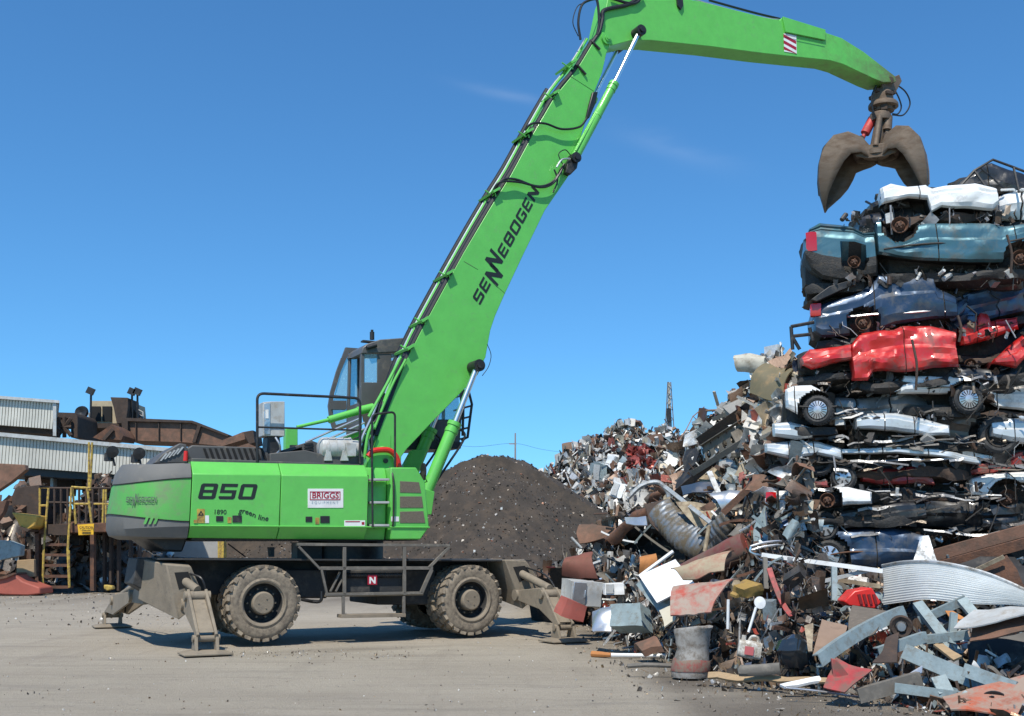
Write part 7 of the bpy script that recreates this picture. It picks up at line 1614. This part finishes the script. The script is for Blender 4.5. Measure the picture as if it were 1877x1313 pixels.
# crushed bin, bottle jug, ball, pole, sack
g = G(); cb_ = at(1264, 1212, 14.7); 
pr = [(0, 0), (0, .235), (.05, .25), (.2, .245), (.3, .235), (.36, .225), (.44, .235), (.56, .235), (.60, .25), (.62, .25), (.63, .22), (.61, .2), (.60, 0)]
g.lathe(pr, (0, 0, 0), (0, 0, 1), 32); 
for p in g.v: n_ = lin(p*3.5)*.045; p += n_*min(1, p.z*3)
for i, p in enumerate(g.v): p.x += p.z*.12
bn = g.build('crushed_bin', mat('dull_tin', (.33, .31, .28), .6, .1, (.14, .11, .08), .5, 6), None, angle=28); bn.location = Vector((cb_.x, cb_.y, .03)); tag(bn, 'crushed grey tin bin with red label standing at the pile foot', 'bin')
g = G(); g.lathe([(.08, .256), (.1, .262), (.21, .258), (.23, .25)], (0, 0, 0), (0, 0, 1), 32)
for p in g.v: p += lin(p*3.5)*.045*min(1, p.z*3); p.x += p.z*.12
g.v = [p for p in g.v]; g.build('bin_label', mat('label_red', (.26, .06, .05), .7, 0, (.2, .16, .12), .7, 9), bn, angle=28)
pw = rod('broom_pole', 'white pole with orange tip lying on the dirt left of the tin bin', 'pole', [(1120, 1201), (1228, 1203)], .028, 'white', Ys=16.9); pw.data.transform(Matrix.Identity(4))
P0, P1, P2 = gnd(1085, 1200, .05), gnd(1120, 1202, .05), gnd(1228, 1203, .05); bpy.data.objects.remove(pw)
g = G(); g.tube([P1, P2], .03, 8); pw = tag(g.build('broom_pole', Mt['white']), 'white pole with orange tip lying on the dirt left of the tin bin', 'pole'); g = G(); g.tube([P0, P0.lerp(P1, .5), P1], [.05, .045, .032], 8); g.build('broken_tip', orange, pw)
jc = at(1352, 1206, 13.9); g = G(); slab(g, .28, .2, .22, 2, .015, 0, .05, 0, nz=6, ny=5, nx=8); g.cyl((.06, .1, .2), (.06, .1, .27), .03, n=12); g.tube(catmull([Vector((.12, .1, .2)), Vector((.16, .1, .27)), Vector((.23, .1, .26)), Vector((.24, .1, .17))], 5), .018, 8)
jg = g.build('plastic_jug', mat('dirty_white_plastic', (.6, .58, .52), .5, 0, DUST, .6, 9), None, angle=35); jg.location = jc; jg.rotation_euler = (0, .15, -.1); tag(jg, 'white plastic jug with red label near the pile foot', 'jug')
g = G(); g.box((.13, -.0, .10), (.11, .012, .10)); g.build('jug_label', mat('jug_red', (.5, .12, .12), .5), jg)
bc = gnd(1347, 1240, .0); g = G(); g.lathe([(0, 0), (.005, .05), (.05, .11), (.10, .135), (.15, .11), (.19, .05), (.2, 0)], (0, 0, 0), (.25, 0, 1), 20); bl_ = g.build('blue_ball', mat('pale_blue_plastic', (.25, .42, .58), .25, 0, (.3, .3, .3), .2, 5, coat=.4), None, angle=60); bl_.location = Vector((bc.x, bc.y-.05, .0)); tag(bl_, 'pale blue crushed ball lying on the dirt before the pile', 'ball')
g = G(); sbc = at(1452, 1185, 13.9); g.lathe([(0, 0), (.0, .15), (.1, .22), (.2, .24), (.32, .18), (.38, .07), (.39, 0)], (0, 0, 0), (.1, 0, 1), 24)
for p in g.v: p += lin(p*6)*.05
sb = g.build('bin_bag', Mt['chromeglass'], None, angle=24); sb.location = sbc-Vector((0, 0, .25)); tag(sb, 'black and blue plastic bag bulging beside the brown board', 'bag')
for (pts, r, m, Y, lab, nm) in (([(1335, 1100), (1334, 1154)], .02, 'white', 14.9, 'thin white rod standing above the plastic jug', 'rod'), ([(1386, 1114), (1372, 1160)], .018, 'white', 14.6, 'thin white rod slanting below the white disc', 'rod'),
    ([(1150, 1222), (1190, 1220), (1250, 1222), (1285, 1219)], .03, 'dustyrail', 14.9, 'grey pipe lying on the dirt before the tin bin', 'pipe'), ([(1440, 1262), (1500, 1268), (1580, 1280)], .012, 'alu', 12.3, 'thin cable lying along the pile foot', 'cable')):
    rod(nm, lab, nm, pts, r, m, Ys=Y)
g = G(); g.lathe([(0, 0), (.0, .075), (.02, .08), (.03, 0)], at(1392, 1106, 14.7), (.2, -1, .1), 20); tag(g.build('white_disc', Mt['white']), 'small white disc on a rod in the pile', 'disc')
tc_ = at(1652, 1150, 13.6); g = G(); g.lathe([(.06, .13), (0, .14), (-.02, .12), (.0, .08), (.03, .07)], tc_, (.2, 1, .1), 28); drm = tag(g.build('round_drum', Mt['rustdark']), 'small dark drum with a bright hub among the grey beams', 'drum'); g = G(); g.lathe([(-.03, 0), (-.03, .05), (.03, .07)], tc_, (.2, 1, .1), 20); g.build('drum_hub', Mt['alu'], drm)
crate_box('yellow_crate', 'dirty yellow crate in the pile right of the red plastic sheet', 'crate', (1368, 1085), 15.3, (.3, .25, .16), .5, mat('dirty_yellow', (.32, .2, .05), .7, 0, (.12, .08, .05), .35, 4), seed=14, tilt=(.3, -.3), door=False)
sheet('shiny_guard', 'long crumpled grey bumper lying before the jug', 'bumper', [(1352, 1236), (1360, 1222), (1430, 1218), (1432, 1232)], 'dustyrail', .04, Ys=[13.4, 13.5, 13.3, 13.2], bend=.06, amp=.03); sheet('foil_scrap', 'crumpled silver foil left of the blue grey cabinet', 'foil', [(1092, 1120), (1090, 1158), (1116, 1150), (1118, 1112)], 'alu', .03, Ys=[18.9, 18.4, 18.2, 18.6], amp=.1, sd=3)
sheet('brown_sack', 'flat brown sack on the dirt left of the tin bin', 'sack', [(1162, 1188), (1176, 1192), (1212, 1184), (1196, 1170)], 'rustbrown', .1, Ys=[17.0, 16.6, 16.5, 17.0], bend=.08, amp=.03)
rnd = random.Random(90)      # more single pieces: panels and offcuts of readable size
KN = [('crumpled_panel', 'panel', s_) for s_ in range(1)]
cols_ = [('rust', 'rust brown'), ('dustyrail', 'dusty grey'), ('bluegrey', 'blue grey'), ('blackpaint', 'black'), ('white', 'white'), ('rustdark', 'dark rusty'), ('galv', 'silver'), ('rustbrown', 'orange brown')]
for i in range(120):
    px = rnd.uniform(1020, 1860) if i < 60 else rnd.uniform(1120, 1470); pc, Yc = lerp_tab(cg, px); pt, Yb = lerp_tab(tops, px); t = rnd.uniform(.05, .9) if i < 60 else rnd.uniform(.45, .95); py = pc+(pt-pc)*t; Y = pileY(px, py); k = 1+t*.3
    if hollow(px, py) > .3: continue
    m, cn = rnd.choice(cols_); a = rnd.random()*6.28; s1 = rnd.uniform(6, 20)*20/Y*.8*(1+.9*(t > .45)); s2 = s1*rnd.uniform(.35, .8)
    q = [(px+math.cos(a+w_)*s_*1.2, py+math.sin(a+w_)*s_*.8) for w_, s_ in ((0, s1), (1.4, s2), (3.1, s1), (4.5, s2))]
    o = sheet('scrap_sheet', 'torn %s scrap panel lying loose on the near pile' % cn, 'scrap sheet', q, m, .015, Ys=[Y-.05-rnd.random()*.5 for _ in range(4)], sd=i, bend=rnd.uniform(-.1, .15), amp=.075, n=10); o['group'] = '%s torn panels on the near pile' % cn
for i in range(130):
    px = rnd.uniform(1040, 1860); pc, Yc = lerp_tab(cg, px); pt, Yb = lerp_tab(tops, px); t = rnd.uniform(.05, .85); py = pc+(pt-pc)*t; Y = pileY(px, py)
    m, cn = rnd.choice(cols_[:7]); a = rnd.uniform(-.9, .9); l_ = rnd.uniform(14, 46)
    o = beam('scrap_bar', 'loose %s bar sticking out of the near pile' % cn, 'scrap bar', (px-math.cos(a)*l_, py-math.sin(a)*l_), (px+math.cos(a)*l_, py+math.sin(a)*l_), rnd.uniform(.015, .05), rnd.uniform(.012, .03), m, Ys=(Y-.1-rnd.random()*.5, Y-.1-rnd.random()*.5), prof=rnd.choice('BLB'), bend=rnd.uniform(-.05, .08)); o['group'] = '%s loose bars in the near pile' % cn
# ---------------------------------------------------------------- world and sun
w = bpy.data.worlds.new('World'); sc.world = w; w.use_nodes = True
nt = w.node_tree; L = nt.links; bg = nt.nodes['Background']
SUN_EL, SUN_AZ = 58, 198          # azimuth clockwise from +Y
sky = nt.nodes.new('ShaderNodeTexSky'); sky.sky_type = 'NISHITA'; sky.sun_disc = False
sky.sun_elevation = R(SUN_EL); sky.sun_rotation = R(SUN_AZ); sky.altitude = 0; sky.air_density = 1.0; sky.dust_density = .1; sky.ozone_density = 5
tc = nt.nodes.new('ShaderNodeTexCoord')
vmap = nt.nodes.new('ShaderNodeMapping'); vmap.inputs['Location'].default_value = (0, 0, .04); vmap.inputs['Scale'].default_value = (1, 1, .95); L.new(tc.outputs['Generated'], vmap.inputs[0]); L.new(vmap.outputs[0], sky.inputs['Vector'])
def vm(op, a, b=None):
    n = nt.nodes.new('ShaderNodeVectorMath'); n.operation = op
    for i, x in enumerate((a, b)):
        if x is None: continue
        if isinstance(x, (tuple, Vector)): n.inputs[i].default_value = tuple(x)
        else: L.new(x, n.inputs[i])
    return n
def mm(op, a, b=None, c=None):
    n = nt.nodes.new('ShaderNodeMath'); n.operation = op
    for i, x in enumerate((a, b, c)):
        if x is None: continue
        if isinstance(x, (int, float)): n.inputs[i].default_value = x
        else: L.new(x, n.inputs[i])
    return n.outputs[0]
def wisp(pa, pb, width, gain):     # a thin streak of cirrus between two sky directions
    A = ray(*pa).normalized(); B = ray(*pb).normalized(); D = (B-A); ln = D.length; D = D/ln; C = (A+B)/2
    Nn = A.cross(B).normalized()
    d = vm('SUBTRACT', tc.outputs['Generated'], C)
    al = vm('DOT_PRODUCT', d.outputs[0], D).outputs['Value']; ac = vm('DOT_PRODUCT', d.outputs[0], Nn).outputs['Value']
    nz = nt.nodes.new('ShaderNodeTexNoise'); nz.inputs['Scale'].default_value = 22; nz.inputs['Detail'].default_value = 7
    mp = nt.nodes.new('ShaderNodeMapping'); mp.inputs['Scale'].default_value = (.6, 1, 2.5); L.new(tc.outputs['Generated'], mp.inputs[0]); L.new(mp.outputs[0], nz.inputs['Vector'])
    ac2 = mm('ADD', ac, mm('MULTIPLY', mm('SUBTRACT', nz.outputs['Fac'], .5), width*1.5))
    e = mm('ADD', mm('POWER', mm('DIVIDE', al, ln/2), 2), mm('POWER', mm('DIVIDE', ac2, width), 2))
    f = mm('POWER', 2.718, mm('MULTIPLY', e, -1.6))
    return mm('MULTIPLY', mm('MULTIPLY', f, nz.outputs['Fac']), gain)
f = mm('ADD', wisp((835, 150), (1010, 190), .006, .13), wisp((1110, 232), (1360, 310), .012, .08))
mx = nt.nodes.new('ShaderNodeMix'); mx.data_type = 'RGBA'; L.new(f, mx.inputs[0])
tintn = nt.nodes.new('ShaderNodeMix'); tintn.data_type = 'RGBA'; tintn.blend_type = 'MULTIPLY'; tintn.inputs[0].default_value = 1; tintn.inputs[7].default_value = (.47, .86, 1.05, 1); L.new(sky.outputs[0], tintn.inputs[6]); L.new(tintn.outputs[2], mx.inputs[6]); mx.inputs[7].default_value = (7, 7.4, 8, 1)
L.new(mx.outputs[2], bg.inputs['Color']); bg.inputs['Strength'].default_value = .13
sun = bpy.data.lights.new('sun', 'SUN'); so = bpy.data.objects.new('sun', sun); col.objects.link(so)
sun.energy = 4.2; sun.angle = R(.53); sun.color = (1, .94, .83)
az = R(SUN_AZ); el = R(SUN_EL)
to = Vector((math.sin(az)*math.cos(el), math.cos(az)*math.cos(el), math.sin(el)))
so.rotation_euler = (-to).to_track_quat('-Z', 'Y').to_euler()
sc.view_settings.view_transform = 'Standard'; sc.view_settings.look = 'None'; sc.view_settings.exposure = .33; sc.view_settings.gamma = 1
sc.render.engine = 'CYCLES'; sc.cycles.max_bounces = 6; sc.cycles.transparent_max_bounces = 8
